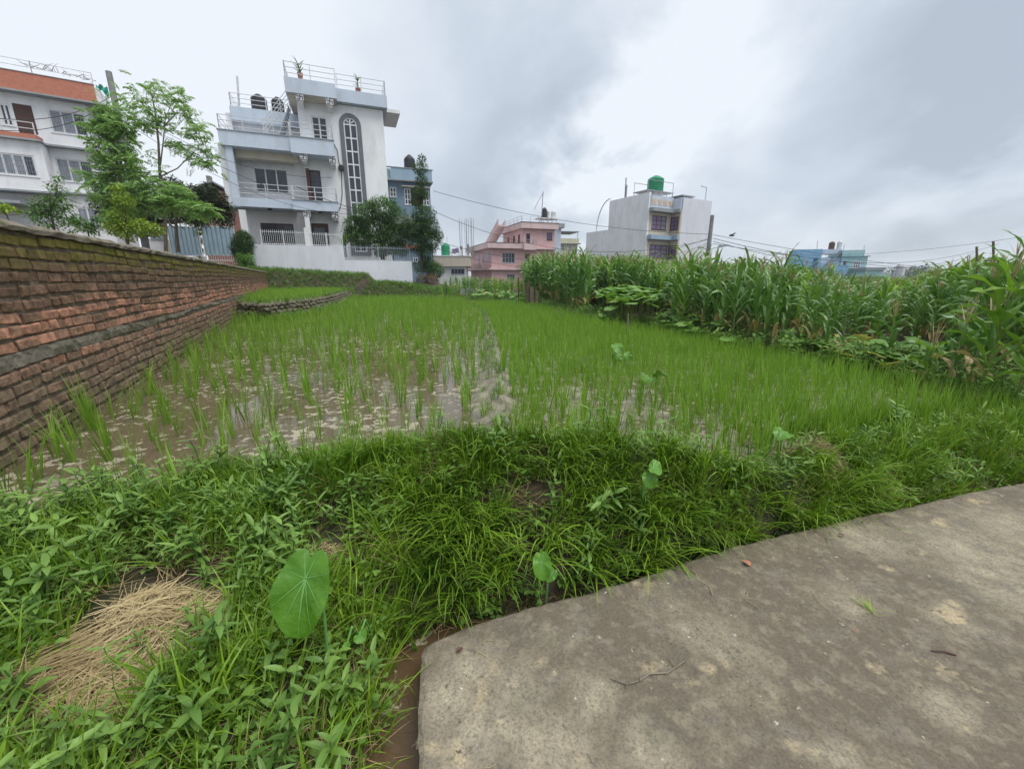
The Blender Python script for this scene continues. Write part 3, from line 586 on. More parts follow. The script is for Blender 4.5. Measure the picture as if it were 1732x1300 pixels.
def tank(name, loc, r, h, m, label, cat='water tank', group=None):
    mb = MB(); prof = [(r*.96, 0)]; n = 7
    for k in range(n): z = h*.8*(k+.5)/n; prof += [(r, z-h*.035), (r*.965, z), (r, z+h*.03)]
    prof += [(r*.93, h*.82), (r*.6, h*.93), (r*.32, h*.96), (r*.32, h), (.01, h)]
    o = mb.lathe(prof, 0, 0, 20).build(name, M[m], None, True, loc=loc); tag(o, label, cat, group)
    return o
def world(b, x, y, z): p = b.P+b.e*x+b.n*y; return (p.x, p.y, b.gz+z)

# ---------------------------------------------------------------- the white house with the arched stair window
A = zm(350, 80, 3.095)
W = Bld('white_house', 'tall white house with a grey arched stair window, pale blue balconies and white railings', 'house', 655, 34.5, 21, 1.5, 300, A)
def emblem(mb, x, z, y, s):          # raised auspicious temple emblem on a bracket face
    t = s*.17; d = .02
    mb.box(x-t/2, x+t/2, y-d, y, z-s/2, z+s/2); mb.box(x-s/2, x-t/2, y-d, y, z-t/2, z+t/2); mb.box(x+t/2, x+s/2, y-d, y, z-t/2, z+t/2)
    mb.box(x+t/2, x+s/2, y-d, y, z+s/2-t, z+s/2); mb.box(x-s/2, x-t/2, y-d, y, z-s/2, z-s/2+t); mb.box(x+s/2-t, x+s/2, y-d, y, z-s/2, z-t/2); mb.box(x-s/2, x-s/2+t, y-d, y, z+t/2, z+s/2)
def white_house():
    b = W; top = b.Z(700, 300, 0)
    xl = b.X(482, 400); xs1 = b.X(500, 650)
    # tower
    arch = b.R(727, 356, 826, 1085); archi = b.R(738, 372, 822, 1078)
    doors = b.R(550, 362, 632, 483); d1 = b.R(527, 643, 600, 806); d0 = b.R(545, 922, 640, 1045)
    b.wall('wall', 'white', xl, 0, 0, top, 0, 6.5, [doors, d1, d0, archi], .12)
    b.window(doors, 0, 2, 1, th=.10, name='door', sill=False, yrec=.08); 
    for r in (d1,):
        o = b.box('door', 'wood', r[0], r[1], .10, .14, r[2], r[3]); b.box('door_panel', 'glass', r[0]+.28, r[1]-.08, .085, .099, r[2]+.1, r[3]-.12, parent=o); MB().box(r[0], r[0]+.22, -.35, .08, r[2], r[3]).build('open_leaf', M['wood'], o)
    o = b.box('door', 'wood', d0[0], d0[1], .10, .14, d0[2], d0[3]); b.box('door_panel', 'glass', d0[0]+.25, d0[1]-.25, .085, .099, d0[2]+.1, d0[3]-.3, parent=o)
    # arched surround and stair window
    def archshape(x0, x1, z0, z1, n=16): r = (x1-x0)/2; cx = (x0+x1)/2; return [(x0, z0), (x1, z0)]+[(cx+r*math.cos(PI*k/n), z1-r+r*math.sin(PI*k/n)) for k in range(n+1)]
    ox0, ox1, oz0, oz1 = arch; w_ = .22; ins = archshape(ox0+w_, ox1-w_, oz0+w_, oz1-w_); outs = archshape(ox0-.08, ox1+.08, oz0, oz1+.06)
    mb = MB(); n = len(ins)
    def ring(mb, A_, B_, y0, y1):
        n = len(A_); i = len(mb.v)
        for P in (A_, B_):
            for y in (y0, y1): mb.v += [(p[0], y, p[1]) for p in P]
        for k in range(n):
            j = (k+1) % n; mb.face((i+k, i+j, i+2*n+j, i+2*n+k)); mb.face((i+k, i+n+k, i+n+j, i+j)); mb.face((i+2*n+k, i+2*n+j, i+3*n+j, i+3*n+k))
    ring(mb, outs, ins, -.06, .10); st = mb.build('arched_window', M['darktrim'], b.root)
    ix0, ix1, iz0, iz1 = ox0+w_, ox1-w_, oz0+w_, oz1-w_; r = (ix1-ix0)/2; cx = (ix0+ix1)/2; zc = iz1-r; t = .045
    mb = MB(); ring(mb, ins, archshape(ix0+.075, ix1-.075, iz0+.075, iz1-.075), -.02, .05); mb.box(cx-t, cx+t, -.015, .045, iz0+.05, iz1-.07)
    rows = 10; ph = (zc-iz0-.05)/rows
    for k in range(1, rows+1): z = iz0+.05+ph*k; mb.box(ix0+.05, cx-t, -.015, .045, z-t, z+t); mb.box(cx+t, ix1-.05, -.015, .045, z-t, z+t)
    for a in (45, 135): mb.prism([(cx+.14*math.cos(R(a-18)), zc+t+.14*math.sin(R(a-18))), (cx+(r-.04)*math.cos(R(a-4)), zc+(r-.04)*math.sin(R(a-4))), (cx+(r-.04)*math.cos(R(a+4)), zc+(r-.04)*math.sin(R(a+4))), (cx+.14*math.cos(R(a+18)), zc+t+.14*math.sin(R(a+18)))], -.012, .04)
    mb.build('window_frame', M['frame'], st)
    for k in range(rows):
        z = iz0+.05+ph*k
        for s_ in (0, 1): MB().box(ix0+.06 if not s_ else cx+.03, cx-.03 if not s_ else ix1-.06, .02, .032, z+.03, z+ph-.03).build('pane', M['glass'], st)
    MB().prism([(cx+(r-.05)*math.cos(PI*k/12), zc+t+(r-.09)*math.sin(PI*k/12)) for k in range(13)], .02, .032).build('pane', M['glass'], st)
    # roof parapets
    xa = b.X(404, 180, -1.2); xm = b.X(676, 235, -1.2); z1 = b.Z(540, 172, -1.2); z0 = b.Z(540, 250, -1.2)
    b.box('roof_parapet', 'bluegrey', xa, xm, -1.2, 6.4, z0, z1)
    xr = b.X(942, 300, -.25); z1r = b.Z(810, 240, -.25); z0r = b.Z(810, 305, -.25)
    b.box('roof_parapet', 'bluegrey', xm+.003, xr, -.45, 6.2, z0r, z1r)
    b.box('roof_overhang', 'house_white', xr+.003, xr+1.0, .4, 3.6, b.Z(965, 345, .5), b.Z(965, 328, .5))
    b.box('roof_soffit', 'cream', xa+.06, xm-.05, -1.1, 6.3, z0-.05, z0-.002)
    b.railing([(xa+.08, 3, z1), (xa+.08, -1.1, z1), (xm, -1.1, z1)], .95, 3); b.railing([(xm+.1, -.35, z1r), (xr-.1, -.35, z1r), (xr-.1, 4, z1r)], .95, 3)
    em = MB()
    def bracket(x, y, d, hgt=.9):
        cx_, cz = b.at(x, y, d); mb = MB(); s_ = .46
        mb.box(cx_-s_/2, cx_+s_/2, d, d+.12, cz-s_/2, cz+s_/2); mb.box(cx_-.16, cx_+.16, d+.12, .0, cz-s_/2-.12, cz+s_/2-.05)
        o = mb.build('bracket', M['house_white'], b.root); e = MB(); emblem(e, cx_, cz, d, s_*.85); e.build('emblem', M['darktrim'], o)
    for p in ((485, 257), (642, 281)): bracket(*p, -1.16)
    for p in ((505, 566), (658, 584)): bracket(*p, -1.32)
    for p in ((523, 867), (673, 876)): bracket(*p, -1.32)
    # left wing: recessed walls, beams, floor bands
    wl = b.X(122, 700, -.9); rec = .9; xw = xl-.003
    xe = b.X(496, 700, 0)
    win = b.R(250, 634, 426, 762, rec); gw = b.R(287, 922, 458, 1040, rec)
    zt = b.Z(300, 520, -.9)
    b.wall('wall', 'house_white', wl, xw, 0, zt, rec, 5.5, [win, gw], .1)
    b.window(win, rec, 3, 1, th=.085, mats=['glass']); b.window(gw, rec, 3, 1, fm='wood', th=.09)
    b.wall('side_wall', 'white', b.X(85, 700, -.6), wl-.003, b.Z(100, 835, -.6), zt, -.6, 5.5)
    px0, px1 = b.X(122, 700, -.95), b.X(158, 700, -.95)
    b.box('pillar', 'bluegrey', px0, px1, -.95, -.55, b.Z(140, 835, -.95), zt); b.box('pillar', 'house_white', b.X(178, 940, -.95), b.X(214, 940, -.95), -.94, -.5, 0, b.Z(190, 850, -.95))
    b.box('pillar', 'white', b.X(516, 940, -1.3), b.X(541, 940, -1.3), -1.3, -.95, 0, b.Z(520, 860, -1.3))
    # beam under upper band, soffits
    b.box('beam', 'cream', px1+.01, b.X(480, 590, -.3), -.3, .3, b.Z(330, 590, -.3), zt-.002)
    # bands
    sp = b.X(438, 500, -1.0); l0 = b.X(62, 470, -1.0); rr = b.X(665, 520, -1.4)
    u1, u0 = b.Z(250, 452, -1.0), b.Z(250, 528, -1.0)
    b.box('balcony_band', 'bluegrey', l0, sp, -1.1, 4.5, u0, u1); v1, v0 = b.Z(550, 478, -1.4), b.Z(550, 560, -1.4)
    b.box('balcony_band', 'bluegrey', sp+.003, rr, -1.4, -.003, v0, v1)
    b.box('coping', 'slab', l0-.05, sp+.003, -1.15, -.9, u1+.002, u1+.05); b.box('coping', 'slab', sp+.006, rr+.05, -1.45, -1.2, v1+.002, v1+.05)
    b.railing([(l0+.1, 3, u1), (l0+.1, -1.0, u1), (sp, -1.0, u1)], .95, 3); b.railing([(sp+.1, -1.3, v1), (rr-.05, -1.3, v1), (rr-.05, -.1, v1)], .95, 3)
    sp2 = b.X(452, 825, -1.0); c1, c0 = b.Z(300, 792, -1.0), b.Z(300, 838, -1.0); rr2 = b.X(688, 850, -1.4)
    b.box('balcony_band', 'bluegrey', px0-.01, sp2, -1.0, rec-.003, c0, c1); e1, e0 = b.Z(570, 806, -1.4), b.Z(570, 855, -1.4)
    b.box('balcony_band', 'bluegrey', sp2+.003, rr2, -1.4, -.003, e0, e1)
    b.box('coping', 'slab', sp2+.006, rr2+.05, -1.45, -1.2, e1+.002, e1+.05)
    b.railing([(px1, -.95, c1), (sp2, -.95, c1)], .95, 3); b.railing([(sp2+.1, -1.3, e1), (rr2-.05, -1.3, e1), (rr2-.05, -.1, e1)], .95, 3)
    # second roof terrace, stair, storage
    r2 = b.R(120, 303, 425, 372, 2.5); xq0, xq1 = r2[0], xl+.1
    zz1 = b.Z(250, 322, 2.5); zz0 = b.Z(250, 392, 2.5)
    b.box('roof_parapet', 'bluegrey', xq0, xq1, 2.5, 6.2, zz0, zz1); b.wall('wall', 'house_white', xq0-.25, xq1, u1-.1, zz0-.003, 3.1, 3)
    b.box('wall_stub', 'white', b.X(98, 380, 2.6), xq0-.003, 2.7, 6, u1-.1, b.Z(105, 340, 2.6))
    b.railing([(xq0+.1, 5, zz1), (xq0+.1, 2.6, zz1), (xq1-.1, 2.6, zz1)], .9, 3, posts=2.2)
    sx0, sx1 = b.X(372, 440, 1.0), b.X(436, 385, 1.0); mb = MB(); n = 12
    for k in range(n):
        x = sx0+(sx1-sx0)*k/n; z = u1+(zz1-u1)*(k+1)/n; mb.box(x, x+(sx1-sx0)/n*1.15, 1.0, 2.1, z-.10, z)
    mb.tube([(sx0-.2, 1.0, u1), (sx1, 1.0, zz1-.2)], .09, 4)
    o = mb.build('stair', M['slab'], b.root); mb = MB()
    for k in range(4): h = .25+.28*k; mb.tube([(sx0-.9, .95, u1+h+.3), (sx1+.1, .95, zz1+h)], .022, 4)
    for k in range(4): x = sx0-.9+(sx1-sx0+1)*k/3; z = u1+.3+(zz1-u1-.3)*k/3; mb.tube([(x, .95, z-.5), (x, .95, z+1.15)], .025, 4)
    mb.build('stair_rail', M['rail'], o)
    mb = MB(); mb.tube([(b.X(165, 295, 2.7), 2.7, zz1-.2), (b.X(158, 152, 2.7)-.0, 2.7, b.Z(158, 152, 2.7))], .07, 6); mb.build('mast', M['rail'], b.root)
    # wall fittings
    cx_, cz = b.at(703, 633, -.05); MB().tube([(cx_, -.02, cz), (cx_, -.22, cz)], [.22, .2], 14).build('cable_coil', M['tank'], b.root)
    mb = MB(); P = [(655, 490), (683, 540), (690, 600), (703, 633), (706, 700), (708, 770), (700, 830), (672, 900)]
    mb.tube([(*[b.at(x, y, -.05)[0]], -.05, b.at(x, y, -.05)[1]) for x, y in P], .025, 4); mb.build('drop_cable', M['wire'], b.root)
    for x, y, d in ((330, 846, -.6), (594, 862, -.8)):
        cx_, cz = b.at(x, y, d); MB().lathe([(.13, cz-.08), (.16, cz-.02), (.13, cz)], cx_, d, 10).build('ceiling_lamp', M['tank'], b.root)
white_house()
for (x0, y0, x1, y1, lb) in ((235, 250, 320, 326, 'black water tank on the white house terrace, beside the mast'), (342, 264, 408, 336, 'black water tank on the white house terrace, beside the stair')):
    a = W.at((x0+x1)/2, y1, 4.2); t_ = W.Z((x0+x1)/2, y0, 4.2); r_ = (W.X(x1, y1, 4.2)-W.X(x0, y1, 4.2))/2
    zb = W.Z(250, 322, 2.5); tank('water_tank', world(W, a[0], 4.2, zb), r_, t_-zb, 'tank', lb)
# ground floor fence rail on top of the boundary wall and the white boundary wall itself
BW = Bld('boundary_wall', 'long white boundary wall with a stepped top and grey railings in front of the white house', 'wall', 698, 30, 21, .8, 470)
def boundary():
    b = BW; K = zm(380, 280, 6.5)
    bl, _ = b.at(425, 450); sx = b.X(583, 440); z1 = b.Z(520, 415.5); z2 = b.Z(640, 441)
    def zt(u): return b.Z(u, 440)
    b.wall('wall', 'boundary', bl, sx, -.3, z1, 0, .25); b.wall('wall', 'boundary', sx+.003, 0, -.3, z2, .0, .25)
    g = b.picket((b.X(443, 414), .12, z1), (b.X(517, 416), .12, z1), b.Z(480, 391)-z1); b.picket((b.X(526, 416), .12, z1), (b.X(580, 418), .12, z1), b.Z(550, 395)-z1, m='rail')
    b.picket((sx+.06, .12, z2), (b.X(694, 441), .12, z2), b.Z(640, 418)-z2, m='railgrey', gap=.13)
    x_ = b.X(521, 415); b.box('gate_post', 'white', x_-.14, x_+.14, .02, .24, z1+.002, b.Z(521, 385))
boundary()
# gate of ribbed sheet left of the wall
GT = Bld('metal_gate', 'blue grey ribbed sheet metal gate with spiked pickets beside the white boundary wall', 'gate', 402, 26.8, 21, 1.2, 430)
def gate():
    b = GT; 
    for (u0, u1) in ((288, 341), (345, 401)):
        x0, x1 = b.X(u0, 420), b.X(u1, 420); zt = b.Z((u0+u1)/2, 384); zb = b.Z((u0+u1)/2, 431); zlow = b.Z((u0+u1)/2, 441); ztp = b.Z((u0+u1)/2, 371)
        mb = MB(); mb.box(x0, x1, 0, .05, zt, zt+.05); mb.box(x0, x1, 0, .05, zb-.05, zb); mb.box(x0, x1, .005, .045, zlow, zlow+.05); mb.box(x0, x0+.05, -.004, .054, zlow-.3, ztp+.05); mb.box(x1-.05, x1, -.004, .054, zlow-.3, ztp+.05); mb.box(x0, x1, .006, .044, ztp-.2, ztp-.16)
        fr = mb.build('gate_leaf', M['rail'], b.root); n = 7; w_ = (x1-x0-.1)/n
        for k in range(n):
            a = x0+.05+k*w_; m2 = MB(); m2.v += [(a, .05, zb), (a+w_*.2, -.02, zb), (a+w_*.7, -.02, zb), (a+w_*.9, .05, zb), (a+w_, .05, zb), (a, .05, zt), (a+w_*.2, -.02, zt), (a+w_*.7, -.02, zt), (a+w_*.9, .05, zt), (a+w_, .05, zt)]
            for j in range(4): m2.face((j, j+1, j+6, j+5))
            m2.build('ribbed_panel', M['gate'], fr)
        pk = MB(); n = 14
        for k in range(n+1): x = x0+.04+(x1-x0-.08)*k/n; pk.tube([(x, .025, zt+.05), (x, .025, ztp)], .012, 4); pk.tube([(x, .025, ztp), (x, .025, ztp+.1)], [.02, .001], 4); pk.tube([(x, .025, zlow-.2), (x, .025, zb)], .012, 4)
        tag(pk.build('picket', M['rail'], fr), kind='stuff')
    b.box('gate_post', 'yellow', b.X(284, 420)-.05, b.X(284, 420)+.06, -.05, .06, -.3, b.Z(284, 372))
    b.box('side_panel', 'railgrey', b.X(250, 400), b.X(276, 400), .3, .34, b.Z(262, 404), b.Z(262, 388)); b.box('low_wall', 'white', b.X(236, 410), b.X(283, 410), .36, .5, -.2, b.Z(262, 403))
gate()
# ---------------------------------------------------------------- orange and white apartment house, far left
O = zm(0, 90, 4.485)
OB = Bld('apartment_house', 'white apartment house with orange brick roof parapet and orange balcony band', 'house', 172, 34, 32, 1.8, 300, O)
def orange_house():
    b = OB; L_ = -13.5
    z1 = b.Z(400, 185, -.7); z0 = b.Z(400, 318, -.7); xe = b.X(718, 300, -.7); zt = z0
    w1 = b.R(380, 443, 655, 615); dd = b.R(118, 392, 262, 608); w0 = b.R(5, 385, 88, 548)
    zf2 = b.Z(560, 715, 0); zf1 = b.Z(560, 1055, 0)
    b.wall('wall', 'white', L_, 0, zf2, zt, 0, 9, [w1, dd, w0]); b.window(w1, 0, 3, 1, th=.1, bars=1, mats=['curtain', 'curtain', 'glass']); b.window(w0, 0, 2, 1, th=.1)
    b.box('door', 'wood', dd[0], dd[1], .05, .09, dd[2], dd[3])
    b.box('slab_edge', 'slab', L_, .15, -.25, 9.1, zf2-.12, zf2-.002)
    w2 = b.R(435, 808, 710, 978, .3)
    b.wall('wall', 'white', L_, -.003, zf1, zf2-.125, .3, 8.5, [w2]); b.window(w2, .3, 3, 1, th=.1, bars=1, mats=['curtain', 'curtain', 'glass'])
    b.box('slab_edge', 'slab', L_, .1, -.02, 9.1, zf1-.12, zf1-.002)
    w5 = b.R(590, 1172, 745, 1290, .3); b.wall('wall', 'house_white', L_, -.006, -1, zf1-.125, .3, 8.4, [w5]); b.window(w5, .3, 2, 1, th=.1, mats=['curtain'])
    # left bay
    xb = b.X(350, 850, -1.0); w3 = b.R(-60, 762, 270, 925, -1.0); zb = b.Z(170, 1035, -1.0); zbt = b.Z(170, 662, -1.0)
    b.wall('bay', 'white', L_, xb, zb, zbt, -1.0, 1.29, [w3]); b.window(w3, -1.0, 4, 1, th=.1, bars=1, mats=['curtain', 'curtain', 'curtain', 'glass'])
    b.box('slab_edge', 'slab', L_, xb+.08, -1.1, .28, zb-.12, zb-.002)
    z_1 = b.Z(150, 603, -1.3); b.box('balcony_band', 'orange', L_, b.X(272, 640, -1.3), -1.3, -1.18, zbt+.12, z_1)
    m_ = MB(); xq = b.X(272, 640, -1.3); m_.v += [(xq, -1.3, zbt+.12), (xb, -.3, zbt+.12), (xb, -.3, z_1), (xq, -1.3, z_1), (xq, -1.18, zbt+.12), (xb-.1, -.25, zbt+.12), (xb-.1, -.25, z_1), (xq, -1.18, z_1)]
    for q in ((0, 1, 2, 3), (3, 2, 6, 7), (7, 6, 5, 4), (4, 5, 1, 0), (1, 5, 6, 2)): m_.face(q)
    m_.build('balcony_band', M['orange'], b.root); b.box('slab_edge', 'slab', L_, xb+.1, -1.35, -.003, zbt+.002, zbt+.118)
    b.railing([(L_, -1.24, z_1), (xq, -1.24, z_1)], .75, 2, t=.03)
    # lower canopy
    b.box('porch_roof', 'slab', L_, b.X(150, 1120, -2), -2, .28, b.Z(80, 1135, -2), b.Z(80, 1112, -2)); w6 = b.R(40, 1140, 140, 1200, .2)
    # parapet
    b.box('roof_slab', 'white', L_, xe+.35, -.5, 9.2, z0+.002, z0+.10); b.box('roof_parapet', 'orange', L_, xe, -.7, -.5, z0-.02, z1); b.box('coping', 'slab', L_, xe+.03, -.74, -.46, z1+.002, z1+.04); b.box('slab_edge', 'slab', L_, xe+.4, -.75, -.003, z0-.12, z0-.022)
    b.box('roof_parapet', 'white', xe-.0, xe+.22, -.49, 8, z0+.103, z1-.1)
    b.railing([(L_, -.6, z1+.04), (b.X(230, 100, -.6), -.6, z1+.04), (xe, -.6, z1+.04)], .75, 2, t=.022, posts=3)
    mb = MB()  # green shade cloth hung at the roof corner
    a, c = b.at(722, 235, -.2), b.at(830, 330, -.2); xA, zA, xC, zC = a[0], a[1], c[0], c[1]
    for i in range(6):
        for j in range(4):
            def P(i, j): s_, t_ = i/6, j/4; return (xA+(xC-xA)*s_, -.2+.12*math.sin(i*2.1+j), zA-(zA-zC)*(.1*s_+t_*(.25+.75*s_))-.1*math.sin(i*1.7))
            mb.quad(P(i, j), P(i+1, j), P(i+1, j+1), P(i, j+1))
    tag(mb.build('shade_cloth', M['greencloth'], None, loc=world(b, 0, 0, 0), rot=(0, 0, b.yaw)), 'green shade cloth sagging at the roof corner of the orange parapet', 'cloth')
orange_house()
# ---------------------------------------------------------------- blue house behind the white one
K_ = zm(620, 250, 5.2)
BH = Bld('blue_house', 'dull blue house with light blue parapet behind the two garden trees', 'house', 731, 48, 19, 0, 400, K_)
def blue_house():
    b = BH; L_ = b.X(150, 400)-.8; z1 = b.Z(400, 185, -.6); z0 = b.Z(400, 285, -.6)
    s1 = b.R(205, 346, 262, 432); wA = b.R(334, 358, 388, 500); wB = b.R(500, 375, 552, 508); wd = b.R(392, 365, 498, 505)
    b.wall('wall', 'midblue', L_, 0, 0, z0, 0, 8, [s1, wA, wB, wd]); b.window(s1, 0, 2, 2, th=.1); b.window(wA, 0, 2, 3, th=.09); b.window(wB, 0, 2, 3, th=.09)
    b.box('door', 'wood', wd[0]+.02, wd[1]-.02, .06, .1, wd[2], wd[3]); b.box('sunshade', 'cream', wA[0]-.3, wB[1]+.1, -.5, -.003, wA[3]+.1, wA[3]+.2)
    b.box('roof_parapet', 'litblue', b.X(215, 220, -.6), b.X(575, 250, -.6), -.6, -.4, z0, z1); b.box('roof_slab', 'slab', L_, .25, -.7, 8.2, z0-.13, z0-.002); b.box('coping', 'slab', L_, .3, -.66, -.36, z1+.002, z1+.07); b.box('roof_parapet', 'aqua', L_, b.X(215, 220, -.6)-.003, -.2, 6, z0+.002, z1-.05)
    zz = b.Z(380, 600, -.8); b.box('balcony_band', 'slab', L_, b.X(430, 620, -.8), -.8, -.003, b.Z(380, 670, -.8), zz)
    p = [b.at(235, 835, -1.6), b.at(520, 862, -1.6), b.at(520, 892, -2.4), b.at(230, 880, -2.4)]
    mb = MB(); y_ = [-.05, -.05, -2.4, -2.4]; za = (p[0][1]+p[1][1])/2+.0; zb = (p[2][1]+p[3][1])/2
    x0, x1 = b.X(235, 870, -1.6), b.X(525, 870, -1.6); mb.v += [(x0, -.05, za), (x1, -.05, za), (x1, -2.2, zb), (x0, -2.2, zb), (x0, -.05, za+.05), (x1, -.05, za+.05), (x1, -2.2, zb+.05), (x0, -2.2, zb+.05)]
    for q in ((0, 1, 2, 3), (7, 6, 5, 4), (3, 2, 6, 7), (1, 5, 6, 2)): mb.face(q)
    mb.build('lean_to_roof', M['redroof'], b.root); lw = b.R(410, 962, 452, 1004, -1.9); b.wall('annex_wall', 'midblue', x0, x1-.2, 0, zb-.05, -1.9, 1.85, [lw]); b.window(lw, -1.9, 2, 1, th=.08)
blue_house()
c_ = BH.at(380, 168, 2); tank('water_tank', world(BH, c_[0], 2, BH.Z(400, 185, -.6)-.3), (BH.X(432, 120, 2)-BH.X(333, 120, 2))/2, BH.Z(380, 65, 2)-BH.Z(400, 185, -.6)+.3, 'tank', 'weathered black water tank on the roof of the blue house')
# ---------------------------------------------------------------- red brick house glimpsed behind the gate
RB = Bld('brick_cottage', 'low red brick house with grey roof glimpsed behind the gate', 'house', 386, 42, 15, 1, 340)
def cottage():
    b = RB; x0 = b.X(335, 340); zt = b.Z(365, 322); b.wall('wall', 'brickred', x0, 0, 0, zt, 0, 5); xm = b.X(362, 320); zr = b.Z(362, 306)
    mb = MB(); mb.prism([(x0-.3, zt+.004), (xm, zr), (.3, zt+.004), (.3, zt-.12), (xm, zr-.14), (x0-.3, zt-.12)], -.3, 5.3); mb.build('roof', M['slab'], b.root); c = b.R(349, 297, 355, 309, 1); b.box('chimney', 'concrete_grey', c[0], c[1], 1, 1.6, c[2]-.3, c[3])
cottage()
# ---------------------------------------------------------------- low white house with column stubs and rebar
Mz = zm(700, 280, 5.094)
LW = Bld('unfinished_house', 'low white house with bare column stubs and rebar on its roof', 'house', 730, 58, 4, -.2, 450, Mz)
def lowwhite():
    b = LW; x1 = b.X(488, 830, -.5); z1 = b.Z(300, 782, -.5); z0 = b.Z(300, 868, -.5); w_ = b.R(320, 888, 437, 937)
    b.wall('wall', 'house_white', b.X(215, 900), x1-.6, 0, z0, 0, 7, [w_]); b.window(w_, 0, 4, 1, fm='railgrey', th=.08); b.box('roof_parapet', 'cream', b.X(150, 820, -.5), x1, -.5, 7.2, z0+.002, z1); b.box('coping', 'house_white', b.X(148, 820, -.5), x1+.06, -.56, 7.26, z1+.002, z1+.12)
    for x, yt in ((235, 0), (408, 695), (465, 680), (508, 700)):
        if not yt: continue
        cx, ct = b.at(x, yt, 2); mb = MB(); mb.box(cx-.18, cx+.18, 1.8, 2.16, z1, ct); o = mb.build('column_stub', M['concrete_grey'], b.root)
        rb = MB(); ht = b.Z(x, 462 if x > 300 else 600, 2)
        for dx, dy in ((-.12, 0), (.12, .02), (-.1, .25), (.11, .25)): rb.tube([(cx+dx, 1.85+dy, ct), (cx+dx*1.4, 1.85+dy, ht+random.uniform(-.5, .3))], .028, 4)
        rb.build('rebar', M['steel'], o)
    for x in (238, 284, 440, 452, 490): cx = b.X(x, 600, 4); mb = MB(); mb.tube([(cx, 4, z1), (cx, 4, b.Z(x, 470 if x > 300 else 610, 4))], .025, 4); mb.build('rebar', M['steel'], b.root)
lowwhite()
c_ = LW.at(275, 775, 1.5); tank('water_tank', world(LW, c_[0], 1.5, LW.Z(300, 782, -.5)), (LW.X(315, 720, 1.5)-LW.X(238, 720, 1.5))/2, LW.Z(275, 668, 1.5)-LW.Z(300, 782, -.5), 'tank_green', 'green water tank on the low white house near the rebar')
def laundry(x0, x1, y0, y1, m, lb):
    b = LW; mb = MB(); a, c = b.at(x0, y0, 1), b.at(x1, y1, 1); n = 5
    for i in range(n):
        for j in range(3):
            def P(i, j): return (a[0]+(c[0]-a[0])*i/n, 1+.08*math.sin(i*2+j), a[1]+(c[1]-a[1])*j/3-.06*math.sin(i*1.3))
            mb.quad(P(i, j), P(i+1, j), P(i+1, j+1), P(i, j+1))
    tag(mb.build('laundry_sheet', m, None, loc=world(b, 0, 0, 0), rot=(0, 0, b.yaw)), lb, 'laundry', 'washing hung on the low white roof')
laundry(305, 335, 720, 782, M['tank_white'], 'white laundry hung beside the green tank'); laundry(332, 388, 714, 756, M['purple'], 'dark purple laundry hung in the middle of the line'); laundry(386, 412, 730, 778, M['frame'], 'pale laundry hung beside the column stub')
